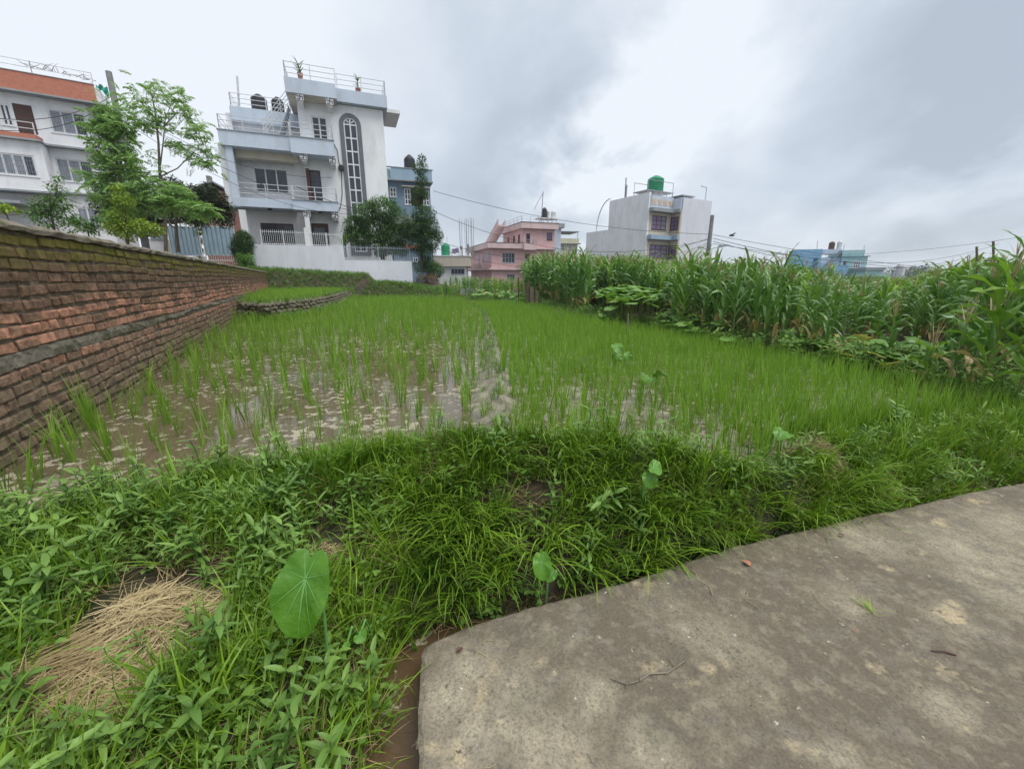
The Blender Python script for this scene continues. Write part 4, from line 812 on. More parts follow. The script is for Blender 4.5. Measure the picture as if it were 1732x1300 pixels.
# ---------------------------------------------------------------- pink house
Pz = zm(780, 330, 6.84)
PK = Bld('pink_house', 'pink three storey house with roof terrace, outside stair and rooftop tanks', 'house', 831, 62, 20, -.3, 420, Pz)
def pink_house():
    b = PK; xr = b.X(1075, 650); z2 = b.Z(600, 570, -.7)
    zs = b.Z(600, 845, -.2); zt3 = b.Z(900, 395, 0); x3 = b.X(715, 470, 0)
    holes2 = [b.R(475, 668, 620, 782), b.R(738, 678, 793, 800), b.R(984, 672, 1048, 750)]
    dep = 12
    b.wall('wall', 'pink', 0, xr, zs, z2-.5, 0, dep, holes2)
    b.window(holes2[0], 0, 4, 2, fm='railgrey', th=.07); b.window(holes2[2], 0, 2, 1, fm='wood', th=.1, gm='purple'); b.box('door', 'wood', holes2[1][0], holes2[1][1], .05, .09, holes2[1][2], holes2[1][3])
    h3 = [b.R(752, 445, 798, 556), b.R(990, 433, 1055, 522)]
    b.wall('wall', 'pink', x3, xr, z2-.497, zt3, 0.003, 9, h3)
    b.window(h3[1], 0, 2, 1, fm='wood', th=.1, gm='purple')
    x0, x1, za, zb = h3[0]; r = (x1-x0)/2; cx = (x0+x1)/2
    MB().prism([(x0, za), (x1, za)]+[(cx+r*math.cos(PI*k/8), zb-r+r*math.sin(PI*k/8)) for k in range(9)], .03, .08).build('arched_door', M['glass'], b.root)
    # side rooms of the third storey, seen obliquely on its left face
    for yy in (1.2, 3.4, 6.0):
        MB().box(x3-.03, x3-.003, yy, yy+.8, z2-.2, z2+1.6).build('side_door', M['wood'], b.root)
    h1 = [b.R(530, 915, 622, 985), b.R(735, 892, 820, 1045), b.R(975, 905, 1022, 978)]
    b.wall('wall', 'pink', 0, xr, -2, zs-.25, 0, dep, h1); b.window(h1[0], 0, 3, 1, fm='railgrey', th=.08); b.window(h1[2], 0, 2, 1, fm='wood', th=.1); b.box('door', 'wood', h1[1][0], h1[1][1], .06, .1, h1[1][2], h1[1][3])
    b.box('slab_edge', 'pinklight', -.5, b.X(720, 850, -.5), -.5, dep, zs-.25+.002, zs-.002)
    # left face openings
    for (yy, w_, za, zb) in ((1.0, 1.3, zs+.9, z2-.9), (4.2, .8, zs+.9, z2-1.0), (6.5, .9, zs+.1, z2-1.0)): 
        MB().box(-.04, -.003, yy, yy+w_, za, zb).build('side_window', M['purple'], b.root)
    b.box('side_balcony', 'pinklight', -1.6, -.003, 5.8, dep+1.5, zs-.25, zs+.75)
    # terrace parapet: front to where the stair room starts, left side
    zp1, zp0 = b.Z(550, 553, -.7), b.Z(550, 615, -.7); xe = b.X(728, 590, -.7)
    b.box('terrace_parapet', 'pinklight', -.7, xe, -.7, -.5, zp0, zp1); b.box('terrace_parapet', 'pinklight', -.7, -.5, -.497, dep+.5, zp0, zp1); b.box('terrace_slab', 'pinklight', -.497, xr, -.497, dep+.4, zp0, zp0+.2)
    b.box('coping', 'wood', -.74, xe, -.74, -.46, zp1+.002, zp1+.06); b.box('coping', 'wood', -.74, -.46, -.457, dep+.5, zp1+.002, zp1+.06)
    # balconies
    for (x_0, x_1, y0, y1) in ((730, 872, 562, 632), (722, 862, 802, 876)):
        q = b.R(x_0, y0, x_1, y1, -1.2); b.box('balcony', 'pinklight', q[0], q[1], -1.2, -.003 if y0 > 700 else -.703, q[2], q[3]); b.railing([(q[0]+.05, -1.15, q[3]), (q[1]-.05, -1.15, q[3]), (q[1]-.05, -.1, q[3])], .6, 2, t=.03, m='railgrey')
    # top roof band, stair head
    zr1, zr0 = b.Z(850, 318, -.6), b.Z(850, 385, -.6); xa = b.X(697, 345, -.6); xb = b.X(1130, 380, -.6)
    b.box('roof_band', 'pinklight', xa, xb, -.6, 9.5, zr0, zr1); b.box('coping', 'wood', xa-.05, xb+.05, -.65, 9.55, zr1+.002, zr1+.08); b.railing([(xa+.1, 8, zr1+.08), (xa+.1, -.5, zr1+.08), (b.X(900, 300, -.5), -.5, zr1+.08)], .8, 2, t=.03)
    # outside stair rising along the left side of the third storey
    mb = MB(); n = 14; yA, yB = 11.5, 3.5
    for k in range(n): y = yA+(yB-yA)*k/n; z = zp0+.2+(zr1-zp0-.2)*(k+1)/n; mb.box(x3-2.6, x3-1.5, y-(yA-yB)/n*1.1, y, z-.2, z)
    st = mb.build('stair', M['pinklight'], b.root); mb = MB()
    for x in (x3-2.62, x3-1.5): i = len(mb.v); mb.v += [(x, yA, zp0+.2), (x, yB, zr1-.2), (x, yB, zr1+.8), (x, yA, zp0+1.2), (x-.1, yA, zp0+.2), (x-.1, yB, zr1-.2), (x-.1, yB, zr1+.8), (x-.1, yA, zp0+1.2)]; [mb.face([i+q for q in f]) for f in ((0, 1, 2, 3), (7, 6, 5, 4), (3, 2, 6, 7), (0, 4, 5, 1), (1, 5, 6, 2), (0, 3, 7, 4))]
    mb.build('stair_parapet', M['pinklight'], st)
    # tank platform
    p0, p1 = b.X(900, 290, 1.5), b.X(1118, 290, 1.5); zp = b.Z(1000, 262, 1.5); mb = MB(); mb.box(p0, p1, 1.5, 3.2, zp-.15, zp)
    for k in range(5): x = p0+.1+(p1-p0-.3)*k/4; mb.box(x, x+.15, 1.6, 1.75, zr1, zp-.15)
    mb.build('tank_platform', M['house_white'], b.root)
    mb = MB(); mb.tube([(b.X(925, 260, 1.4), 1.4, zr1), (b.X(948, 0, 1.4), 1.4, b.Z(948, -40, 1.4))], .07, 5); mb.tube([(b.X(945, 0, 1.4), 1.4, b.Z(945, -20, 1.4)), (b.X(870, 110, 1.4), 1.4, b.Z(870, 110, 1.4)), (b.X(848, 170, 1.4), 1.4, b.Z(848, 170, 1.4))], .04, 4); mb.build('antenna_mast', M['steel'], b.root)
pink_house()
zp_ = PK.Z(1000, 262, 1.5)
for (x0, x1, y0, m_, lb) in ((935, 990, 142, 'tank', 'black water tank on the pink house platform'), (993, 1030, 172, 'tank_white', 'pale water tank between the black tank and the outer pale one'), (1042, 1095, 175, 'tank_white', 'pale water tank at the outer end of the pink house platform')):
    c_ = PK.X((x0+x1)/2, 240, 2.3); tank('water_tank', world(PK, c_, 2.3, zp_), (PK.X(x1, 240, 2.3)-PK.X(x0, 240, 2.3))/2, PK.Z(x0, y0, 2.3)-zp_, m_, lb)
b = Bld('slim_annex', 'narrow pale blue rendered stair tower standing between the pink and the yellow house', 'building', 938, 68, 20, -.3, 420, Pz)
q = b.R(1078, 345, 1152, 800); b.wall('wall', 'bluegrey', q[0]-.6, q[1], -2, q[3], 0, 6); q2 = b.R(1120, 330, 1186, 382); b.box('roof_block', 'slab', q2[0], q2[1], -.4, 3, q2[2], q2[3])
YH = Bld('yellow_house', 'pale yellow house with a sheet roof shade on its terrace', 'house', 948, 84, 14, -.3, 420, Mz)
def yellow():
    b = YH; x0, x1 = b.X(1262, 700)-.5, b.X(1410, 700); z1 = b.Z(1340, 628, -.4); z0 = b.Z(1340, 668, -.4)
    h = [b.R(1270, 683, 1298, 740), b.R(1334, 690, 1360, 740), b.R(1290, 828, 1350, 870)]
    b.wall('wall', 'yellow', x0, x1, -1, z0, 0, 8, h); [b.window(r, 0, 2, 2, th=.1) for r in h[:2]]; b.window(h[2], 0, 2, 1, fm='wood', th=.1)
    b.box('roof_parapet', 'yellow', x0, x1+.1, -.4, 8.2, z0+.002, z1); b.box('slab_edge', 'slab', x0, x1+.5, -.6, 8.3, z0-.15, z0-.002)
    za = b.Z(1340, 566, 0); b.box('shade_roof', 'slab', x0-.2, x1+.2, -.3, 5, za-.12, za)
    for x in (x0+.1, x1-.1): b.box('shade_post', 'steel', x-.04, x+.04, -.2, -.1, z1, za-.12)
yellow()
# ---------------------------------------------------------------- tall white house with green tank
Tz = zm(960, 270, 5.094)
TW = Bld('tall_white_house', 'tall windowless white block with cream window bays and a green roof tank', 'house', 1096, 46, 30, -.2, 400, Tz)
def tallwhite():
    b = TW; x1 = b.X(893, 500); w_ = b.aty(967, 540, x1)[0]; x2 = b.X(1218, 600, w_); zt = b.Z(790, 315); ztr = b.Z(1080, 335, w_)
    zA, zB, zC = b.Z(790, 425), b.Z(790, 655), b.Z(790, 905)
    W1 = b.R(725, 483, 852, 605); W2 = b.R(703, 733, 858, 850)
    b.wall('bay_wall', 'cream', .003, x1, zC-.003, zB-.15, 0, 4, [W2]); b.wall('bay_wall', 'cream', .003, x1, zB, zA, 0, 4, [W1])
    b.wall('bay_wall', 'cream', .003, x1, -2, zC-.4, 0, 4)
    for r in (W1, W2): b.window(r, 0, 3, 3, fm='wood', th=.07, mats=['purple', 'purple', 'curtain'])
    # left blank wall and its lower wing
    yl, zl = b.aty(376, 385, 0); b.box('blank_wall', 'white', -.25, 0, .003, yl, -2, (zt+zl)/2+.3)
    yw = b.aty(176, 640, 0)[0]; zl2 = b.aty(290, 615, 0)[1]; b.box('blank_wall', 'white', -.25, 0, yl+.003, yw, -2, zl2)
    mb = MB(); cy = yl+.3; n = 10; r_ = 2.2; mb.v += [(-.2, yl+.003, zl2-.1)]; mb.tube([(-.12, yl+r_*math.sin(PI/2*k/n), zl2+3.4-(r_*1.5)*(1-math.cos(PI/2*k/n))) for k in range(n+1)]+[(-.12, yl+r_, zl2)], .06, 5); mb.build('curved_rail', M['rail'], b.root)
    # right block
    hR = []
    b.wall('blank_wall', 'boundary', x1+.25, x2, -2, ztr, w_, 9); 
    # return face with windows (faces left)
    b.box('return_wall', 'cream', x1+.003, x1+.247, w_, 4, -2, zA)
    for (xa, xb, ya, yb) in ((896, 960, 490, 610), (868, 938, 738, 857)):
        y0, z_1 = b.aty(xb, ya, x1); y1, _ = b.aty(xa, ya, x1); z_0 = b.aty((xa+xb)/2, yb, x1)[1]; y0 = max(y0, w_+.1); y1 = min(y1, -.05)
        b.window((y0, y1, z_0, z_1), 0, 2, 3, fm='wood', th=.07, mats=['purple'], side=x1-.05, yrec=.0)
    # slabs
    for z_, t_ in ((zA, .35), (zB, .45), (zC, .5)):
        b.box('slab_band', 'litblue' if z_ != zA else 'slab', -.15, x1-.003, -.6, .3, z_-t_, z_-.003); b.box('slab_band', 'litblue' if z_ != zA else 'slab', x1-.35, x1, w_-.1, -.603, z_-t_, z_-.003)
    # ornamental parapet
    par = MB(); par.box(.0, x1, -.12, .1, zA, zt); pr = par.build('roof_parapet', M['bluegrey'], b.root); par = MB(); par.box(x1-.1, x1+.002, w_+.002, -.123, zA, zt-.1); par.build('roof_parapet', M['bluegrey'], b.root)
    n = 4; orn = MB()
    for k in range(n):
        cx = x1*(k+.5)/n; cz = (zA+zt)/2; rr = min(x1/n, zt-zA)*.42
        for a0 in (0, 90, 180, 270):
            ca = R(a0+45); px_, pz = cx+rr*.62*math.cos(ca), cz+rr*.62*math.sin(ca)
            orn.prism([(px_+rr*.42*math.cos(R(t)), pz+rr*.42*math.sin(R(t))) for t in range(0, 360, 45)], -.16, -.122)
        orn.prism([(cx+rr*.3*math.cos(R(t)), cz+rr*.3*math.sin(R(t))) for t in range(0, 360, 45)], -.17, -.122)
    orn.build('flower_tile', mat('ornament_orange_cream', (.66, .50, .36), (.56, .44, .32), bump=0), pr)
    # roof furniture
    mb = MB(); s0, s1_ = b.X(687, 260, .6), b.X(908, 260, .6); zf = b.Z(800, 272, .6); mb.box(s0, s1_, .5, 2.6, zf-.08, zf)
    for x in np.linspace(s0+.05, s1_-.05, 5):
        for y in (.55, 2.5): mb.tube([(x, y, zt-1), (x, y, zf)], .05, 4)
    for x in (s0+.05, s1_-.05):
        for y in (.55, 2.5): mb.tube([(x, y, zf), (x, y, zf+.95)], .035, 4)
    for y in (.55, 2.5): mb.tube([(s0, y, zf+.95), (s1_, y, zf+.95)], .03, 4)
    mb.build('tank_stand', M['steel'], b.root)
    b.box('roof_shelter', 'slab', x1+.3, b.X(1110, 330, w_), w_+.2, w_+3, ztr+.18, ztr+.3); mb = MB()
    for x, y_0, y_1 in ((503, 350, 160), (513, 350, 220)): xx = b.aty(x, 300, 0)[0]; mb.tube([(-.12, xx, b.aty(x, y_0, 0)[1]-.3), (-.12, xx, b.aty(x, y_1, 0)[1])], .07, 5)
    xx = b.X(1220, 300, w_)-.3; mb.tube([(xx, w_+.2, ztr), (xx, w_+.2, ztr+1.35), (xx-1.0, w_+.2, ztr+1.4)], .045, 4); mb.build('roof_pole', M['steel'], b.root)
    return zf
zf_ = tallwhite(); c_ = TW.X(755, 250, 1.5); tank('water_tank', world(TW, c_, 1.5, zf_), (TW.X(804, 210, 1.5)-TW.X(708, 210, 1.5))/2, TW.Z(755, 140, 1.5)-zf_, 'tank_green', 'bright green water tank on a steel stand above the tall white house')
# ---------------------------------------------------------------- sky blue house far right and distant houses
Qz = zm(1320, 390, 4.204)
SB = Bld('sky_blue_house', 'sky blue and aqua house with roof tanks beyond the maize field', 'house', 1388, 84, -18, -.3, 440, Qz)
def skyblue():
    b = SB; xL = b.X(110, 200); xR = b.X(470, 300, 0); z1 = b.Z(200, 133); z2 = b.Z(380, 247); d = b.R(228, 195, 262, 291)
    b.wall('wall', 'skyblue', xL, b.X(290, 200), -1, z1, 0, 5, [d]); b.box('door', mat('blue_door', (.06, .14, .42), bump=0), d[0], d[1], .05, .1, d[2], d[3]); b.wall('terrace_wall', 'skyblue', b.X(290, 200)+.003, xR, -1, z2, 0, 9)
    xa, xb = b.X(430, 230, 2.5), b.X(614, 230, 2.5); zt = b.Z(520, 186, 2.5); w1 = b.R(518, 218, 570, 264, 2.5); w2 = b.R(447, 217, 467, 242, 2.5)
    b.wall('wall', 'aqua', xa, xb, -1, zt, 2.5, 7, [w1, w2]); b.window(w1, 2.5, 3, 2, th=.12); b.window(w2, 2.5, 1, 1, fm='wood', th=.08)
    b.box('slab_edge', 'teal', xa-1.5, xb+.3, 2.2, 9.6, zt+.002, zt+.15); b.box('roof_parapet', 'aqua', b.X(440, 160, 2.5), b.X(600, 160, 2.5), 2.5, 9.4, zt+.153, b.Z(520, 138, 2.5))
    b.box('back_wall', 'bluegrey', b.X(290, 200)+.003, xa-.003, 3, 9, -1, zt-.1)
    mb = MB(); n = 10; x_0, x_1 = b.X(330, 240, 2.0), b.X(436, 180, 2.0); zz0, zz1 = z2, b.Z(430, 140, 2.0)
    for k in range(n): x = x_0+(x_1-x_0)*k/n; z = zz0+(zz1-zz0)*(k+1)/n; mb.box(x, x+(x_1-x_0)/n*1.1, 2.0, 2.9, z-.25, z)
    mb.build('stair', M['slab'], b.root); pz = b.Z(385, 132, 3); b.box('tank_platform', 'bluegrey', b.X(310, 140, 3), b.X(438, 140, 3), 3, 5, b.Z(385, 165, 3), pz)
    mb = MB(); [mb.tube([(b.X(x, 120, 3), 3, pz-1), (b.X(x, y, 3), 3, b.Z(x, y, 3))], .05, 4) for x, y in ((265, 72), (455, 97), (598, 105))]; mb.build('roof_pole', M['steel'], b.root)
    return pz
pz_ = skyblue()
for (x0, x1, y0, m_, lb) in ((341, 384, 78, 'wood', 'dark brown water tank on the sky blue house'), (400, 436, 70, 'tank_white', 'white water tank on the sky blue house')):
    tank('water_tank', world(SB, SB.X((x0+x1)/2, 120, 4), 4, pz_), (SB.X(x1, 120, 4)-SB.X(x0, 120, 4))/2, SB.Z(x0, y0, 4)-pz_, m_, lb)
def simple(name, label, u, Y, yaw, conv, r, m, band, wins=(), gz=-.5):
    b = Bld(name, label, 'house', u, Y, yaw, gz, 450, conv); q = b.R(*r); h = [b.R(*w) for w in wins]
    b.wall('wall', m, q[0], q[1], -2, q[3]-.5, 0, 8, h); [b.window(x, 0, 2, 1, th=.12) for x in h]; b.box('roof_parapet', band, q[0]-.25, q[1]+.25, -.25, 8.25, q[3]-.497, q[3]); return b
simple('aqua_house', 'small aqua house with a flat roof beside the sky blue house', 1480, 78, -15, Qz, (612, 262, 720, 400), 'aqua', 'slab', [(640, 325, 665, 350)])
simple('teal_house', 'low teal walled house beyond the maize', 1490, 70, -15, Qz, (690, 306, 758, 400), 'teal', 'aqua', [(708, 335, 730, 360)])
simple('tan_house', 'distant tan house with a blue and a green tank on its roof', 1610, 150, 8, Qz, (1165, 292, 1290, 400), 'cream', 'brickred', [(1190, 320, 1215, 345), (1240, 320, 1262, 345)])
tn = Bld('grey_block', 'distant grey flat with two pale roof tanks far beyond the maize', 'house', 1520, 160, 5, -.5, 450, Qz); q = tn.R(815, 318, 890, 400); tn.wall('wall', 'slab', q[0], q[1], -2, q[3], 0, 8)
for (x0, x1, lb) in ((818, 842, 'dark roof tank on the distant grey flat, beside the pale one'), (850, 878, 'pale roof tank on the distant grey flat')): tank('water_tank', world(tn, tn.X((x0+x1)/2, 300, 2), 2, q[3]), (x1-x0)/4.2/690*160*.5, 2.6*1.6, 'slab' if x0 < 830 else 'tank_white', lb)
simple('far_house', 'distant pale house behind the grey treeline', 1560, 230, 0, Qz, (870, 325, 895, 400), 'white', 'slab', [])
TH = bpy.data.objects['tan_house']
for (x0, x1, m_, lb) in ((1226, 1262, 'skyblue', 'blue roof tank on the distant tan house'), (1264, 1300, 'tank_green', 'green roof tank on the distant tan house')):
    p0, p1 = D(*Qz(x0, 288), 152), D(*Qz(x1, 244), 152); tank('water_tank', ((p0.x+p1.x)/2, 152, p0.z), abs(p1.x-p0.x)/2, p1.z-p0.z, m_, lb)
# orange compound wall of the pink house
cw = Bld('compound_wall', 'low orange compound wall in front of the pink house', 'wall', 840, 52, 18, -.6, 485); cw.wall('wall', mat('orange_render', (.60, .27, .12), (.5, .22, .10), scale=2), cw.X(838, 490), cw.X(935, 490), -1, cw.Z(890, 484), 0, .25)
cw.picket((cw.X(900, 484), .1, cw.Z(890, 484)), (cw.X(932, 484), .1, cw.Z(890, 484)), 1.0, m='steel', gap=.4)
# ---------------------------------------------------------------- poles and cables
def pole(u, v, Y, zb, r, label, tilt=0, arm=True):
    p = D(u, v, Y); o = empty('utility_pole', (p.x, p.y, zb), 0, label, 'pole'); mb = MB(); mb.tube([(0, 0, 0), (tilt, 0, p.z-zb)], [r*1.25, r*.85], 8); mb.build('shaft', M['pole'], o); return o, p
PO, PT = pole(1205, 364, 40, -.3, .20, 'grey concrete utility pole beside the tall white house')
mb = MB(); ht = PT.z-3.0-(-.3); mb.tube([(0, 0, ht), (.9, -.1, ht+.25)], .035, 5); mb.tube([(0, 0, ht), (-.6, -.1, ht+.15)], .03, 5); arm = mb.build('lamp_arm', M['steel'], PO)
mb = MB(); mb.prism([(.85, ht+.2), (1.05, ht+.18), (1.75, ht+.34), (1.7, ht+.46), (1.0, ht+.40)], -.25, .05); mb.build('street_lamp_head', M['slab'], arm); mb = MB(); mb.prism([(-.55, ht+.1), (-.95, ht+.08), (-1.0, ht+.24), (-.6, ht+.28)], -.25, .05); mb.build('street_lamp_head', M['slab'], arm)
LPo, LT = pole(183.5, 121, 24, 1.4, .15, 'slanting grey concrete pole rising behind the feathery tree')
p = D(1238, 399, 60); mb = MB(); mb.tube([(-.45, 0, 0), (-.2, 0, .05), (.15, 0, .04), (.42, 0, 0)], [.02, .12, .1, .02], 6); mb.quad((-.2, -.05, .08), (.1, -.05, .08), (.25, -.6, .35), (-.05, -.62, .34)); mb.quad((-.2, .05, .08), (.1, .05, .08), (.25, .6, .3), (-.05, .62, .3))
tag(mb.build('flying_bird', M['tank'], None, loc=p), 'small dark bird flying beside the utility pole', 'bird')
def cable(a, b, sag, label, r=.011):
    A_, B_ = D(*a), D(*b); pts = [A_.lerp(B_, k/16)-Vector((0, 0, 4*sag*(k/16)*(1-k/16))) for k in range(17)]
    tag(MB().tube(pts, r, 4).build('overhead_cable', M['wire']), label, 'cable', 'overhead cables strung between the houses and poles')
cabs = [((733, 323, 40), (1203, 396, 40), .8, 'overhead cable from the blue house to the pole, highest of them', .018),
 ((733, 357, 40), (1203, 404, 40), 2.2, 'overhead cable from the blue house to the pole, second from the top', .018), ((600, 357, 33), (1202, 402, 40), 2.9, 'overhead cable crossing before the pink house and rising to the pole', .016),
 ((600, 365, 33), (1201, 410, 40), 3.2, 'overhead cable dipping lowest before the pink house', .014), ((1206, 397, 40), (1700, 462, 60), .6, 'overhead cable falling from the pole toward the tan house', .020),
 ((1206, 403, 40), (1690, 412, 70), 2.6, 'overhead cable from the pole passing above the sky blue house', .024), ((1206, 408, 40), (1650, 432, 70), 2.2, 'overhead cable from the pole touching the sky blue parapet', .024), ((1206, 412, 40), (1732, 455, 70), 1.0, 'overhead cable from the pole, lowest over the maize', .022),
 ((1300, 430, 60), (1732, 400, 50), .8, 'overhead cable rising above the maize toward the picture edge', .018),
 ((188, 170, 24), (430, 285, 32.5), .4, 'overhead cable from the slanting pole to the first floor window of the white house', .014), ((188, 180, 24), (592, 355, 33), .8, 'overhead cable from the slanting pole sagging across the white house balcony', .014), ((190, 186, 24), (560, 300, 33), .9, 'overhead cable from the slanting pole across the upper window', .012),
 ((190, 192, 24), (594, 362, 33), 1.2, 'overhead cable from the slanting pole, lowest across the white house', .012), ((186, 165, 24), (-40, 195, 20), .5, 'overhead cable from the slanting pole past the orange balcony', .014), ((187, 172, 24), (-40, 215, 20), .6, 'overhead cable from the slanting pole past the apartment windows', .014), ((500, 315, 32), (596, 352, 33), .1, 'thick overhead cable slanting down before the white house door', .022)]
for a, b_, s_, lb, r_ in cabs: cable(a, b_, s_, lb, r_)
# ============================================================ PLANTS
UR = random.uniform
def scatter(name, label, pts, variants, smin=.8, smax=1.2, cat=None, tilt=.12, kind='stuff', up=None, turn=None):
    """one 'stuff' object: plant meshes instanced on points with geometry nodes"""
    n = len(pts)
    if n == 0: return
    me = bpy.data.meshes.new(name); me.vertices.add(n); me.vertices.foreach_set('co', np.asarray(pts, np.float32).ravel())
    at = me.attributes.new('rot', 'FLOAT_VECTOR', 'POINT'); rot = np.c_[rng.uniform(-tilt, tilt, n), rng.uniform(-tilt, tilt, n), rng.uniform(0, 6.283, n) if turn is None else rng.uniform(-turn, turn, n)]; at.data.foreach_set('vector', rot.astype(np.float32).ravel())
    at = me.attributes.new('scl', 'FLOAT', 'POINT'); sc = rng.uniform(smin, smax, n) if up is None else up; at.data.foreach_set('value', np.asarray(sc, np.float32))
    at = me.attributes.new('pick', 'INT', 'POINT'); at.data.foreach_set('value', rng.integers(0, len(variants), n).astype(np.int32))
    o = link(name, me); tag(o, label, cat, kind=kind)
    c = bpy.data.collections.new(name+'_plants')
    for i, v in enumerate(variants): x = bpy.data.objects.new('%s_source_%02d' % (name, i), v); c.objects.link(x)
    g = bpy.data.node_groups.new(name, 'GeometryNodeTree'); g.interface.new_socket('Geometry', in_out='INPUT', socket_type='NodeSocketGeometry'); g.interface.new_socket('Geometry', in_out='OUTPUT', socket_type='NodeSocketGeometry')
    L = g.links.new; gi = g.nodes.new('NodeGroupInput'); go = g.nodes.new('NodeGroupOutput'); ip = g.nodes.new('GeometryNodeInstanceOnPoints'); ci = g.nodes.new('GeometryNodeCollectionInfo')
    ci.inputs['Collection'].default_value = c; ci.inputs['Separate Children'].default_value = True; ci.inputs['Reset Children'].default_value = True
    def at_(nm, ty): a = g.nodes.new('GeometryNodeInputNamedAttribute'); a.data_type = ty; a.inputs[0].default_value = nm; return a.outputs[0]
    er = g.nodes.new('FunctionNodeEulerToRotation'); L(at_('rot', 'FLOAT_VECTOR'), er.inputs[0])
    L(gi.outputs[0], ip.inputs['Points']); L(ci.outputs[0], ip.inputs['Instance']); ip.inputs['Pick Instance'].default_value = True; L(at_('pick', 'INT'), ip.inputs['Instance Index']); L(er.outputs[0], ip.inputs['Rotation']); L(at_('scl', 'FLOAT'), ip.inputs['Scale'])
    L(ip.outputs[0], go.inputs[0]); md = o.modifiers.new('scatter', 'NODES'); md.node_group = g
    return o
def inpoly(P, poly):
    x, y = P[:, 0], P[:, 1]; c = np.zeros(len(P), bool); n = len(poly)
    for i in range(n):
        a, b = poly[i], poly[i-1]
        k = ((a[1] > y) != (b[1] > y)); c ^= k & (x < (b[0]-a[0])*(y-a[1])/((b[1]-a[1]) if b[1] != a[1] else 1e-9)+a[0])
    return c
def visible(P, z=0, m=120):              # keeps scattered plants to the part of the land the photograph could show
    y = P[:, 1]*CP-(z-CAMH)*SP; u = 866+FPX*P[:, 0]/np.maximum(y, .05); v = 650-FPX*(P[:, 1]*SP+(z-CAMH)*CP)/np.maximum(y, .05)
    return (y > .1) & (u > -m) & (u < 1732+m) & (v < 1300+m*1.5)
# ---- plant meshes
def grass_clump(n, L0, L1, w, spread, lean, bend, seed):
    random.seed(seed); mb = MB()
    for _ in range(n):
        mb.tint = UR(0, 1); a = UR(0, 6.28); r = spread*math.sqrt(random.random())
        mb.blade((r*math.cos(a), r*math.sin(a), -.01), a+UR(-.8, .8), UR(L0, L1), w*UR(.7, 1.2), UR(0, lean), UR(.1, bend), 5)
    return mb.mesh('grass_clump', M['grass'])
def rice_clump(seed, n=16):
    random.seed(seed); mb = MB()
    for _ in range(n):
        mb.tint = UR(0, 1); a = UR(0, 6.28); mb.blade((.014*math.cos(a), .014*math.sin(a), -.02), a, UR(.22, .42), .0085*UR(.6, 1.2), UR(.02, .26), UR(.0, .55) if random.random() < .8 else UR(.8, 1.7), 4)
    return mb.mesh('rice_plant', M['rice'])
def weed_mesh(seed, h=.16, nodes=5, L=.06, w=.017, mt='weed', broad=1.0, splay=.5):
    random.seed(seed); mb = MB(); mb.tint = .2; stems = random.choice((1, 2, 3))
    for s_ in range(stems):
        a0 = UR(0, 6.28); p = Vector((UR(-.01, .01), UR(-.01, .01), 0)); d = Vector((math.cos(a0)*UR(.1, splay), math.sin(a0)*UR(.1, splay), 1)).normalized(); pts = [p]
        hh = h*UR(.7, 1.2)
        for k in range(nodes):
            p = p+d*hh/nodes; d = (d+Vector((UR(-.2, .2), UR(-.2, .2), .1))).normalized(); pts.append(p); az = a0+k*PI/2+UR(-.3, .3)
            for q in (0, PI): mb.tint = UR(0, 1); f = .55+.6*k/nodes; mb.leaf(p, (math.cos(az+q), math.sin(az+q), UR(.15, .8)), L*f*UR(.8, 1.2), w*f*UR(.8, 1.2), UR(.3, 1.1), 4, .12, broad)
        mb.tint = .3; mb.tube(pts, .0022, 3, False)
    return mb.mesh('weed', M[mt])
def heart_weed(seed):
    random.seed(seed); mb = MB()
    for k in range(7):
        a = UR(0, 6.28); L = UR(.02, .09); p = Vector((UR(-.03, .03), UR(-.03, .03), 0)); q = p+Vector((math.cos(a)*L*.5, math.sin(a)*L*.5, L)); mb.tint = .2; mb.tube([p, q], .0012, 3, False); mb.tint = UR(0, 1); mb.leaf(q, (math.cos(a), math.sin(a), .1), UR(.025, .04), UR(.022, .032), .4, 4, .1, .6)
    return mb.mesh('clover_weed', M['weed'])
GR_L = [grass_clump(15, .14, .33, .0085, .05, .6, 1.9, 100+i) for i in range(6)]
GR_S = [grass_clump(18, .05, .13, .005, .05, .7, 1.3, 200+i) for i in range(5)]
GR_U = [grass_clump(18, .14, .26, .007, .05, .3, .7, 300+i) for i in range(4)]
RICE = [rice_clump(400+i, 8+i) for i in range(7)]
WEED = [weed_mesh(500+i, UR(.10, .2), 5, UR(.045, .075), UR(.009, .016)) for i in range(9)]
HRT = [heart_weed(600+i) for i in range(4)]
GR_H = []
for i in range(6):
    random.seed(350+i); mb = MB()
    for _ in range(17): mb.tint = UR(0, 1)**1.2; mb.blade((UR(-.06, .06), UR(-.05, .05), -.01), -PI/2+UR(-1.1, 1.1), UR(.16, .38), .0095*UR(.6, 1.2), UR(.15, .9), UR(.9, 2.3), 6)
    GR_H.append(mb.mesh('hanging_grass', M['grass']))
random.seed(11)
def rnd(n, x0, x1, y0, y1): return np.c_[rng.uniform(x0, x1, n), rng.uniform(y0, y1, n)]
def put(P, dz=0): return np.c_[P, height(P)+dz]
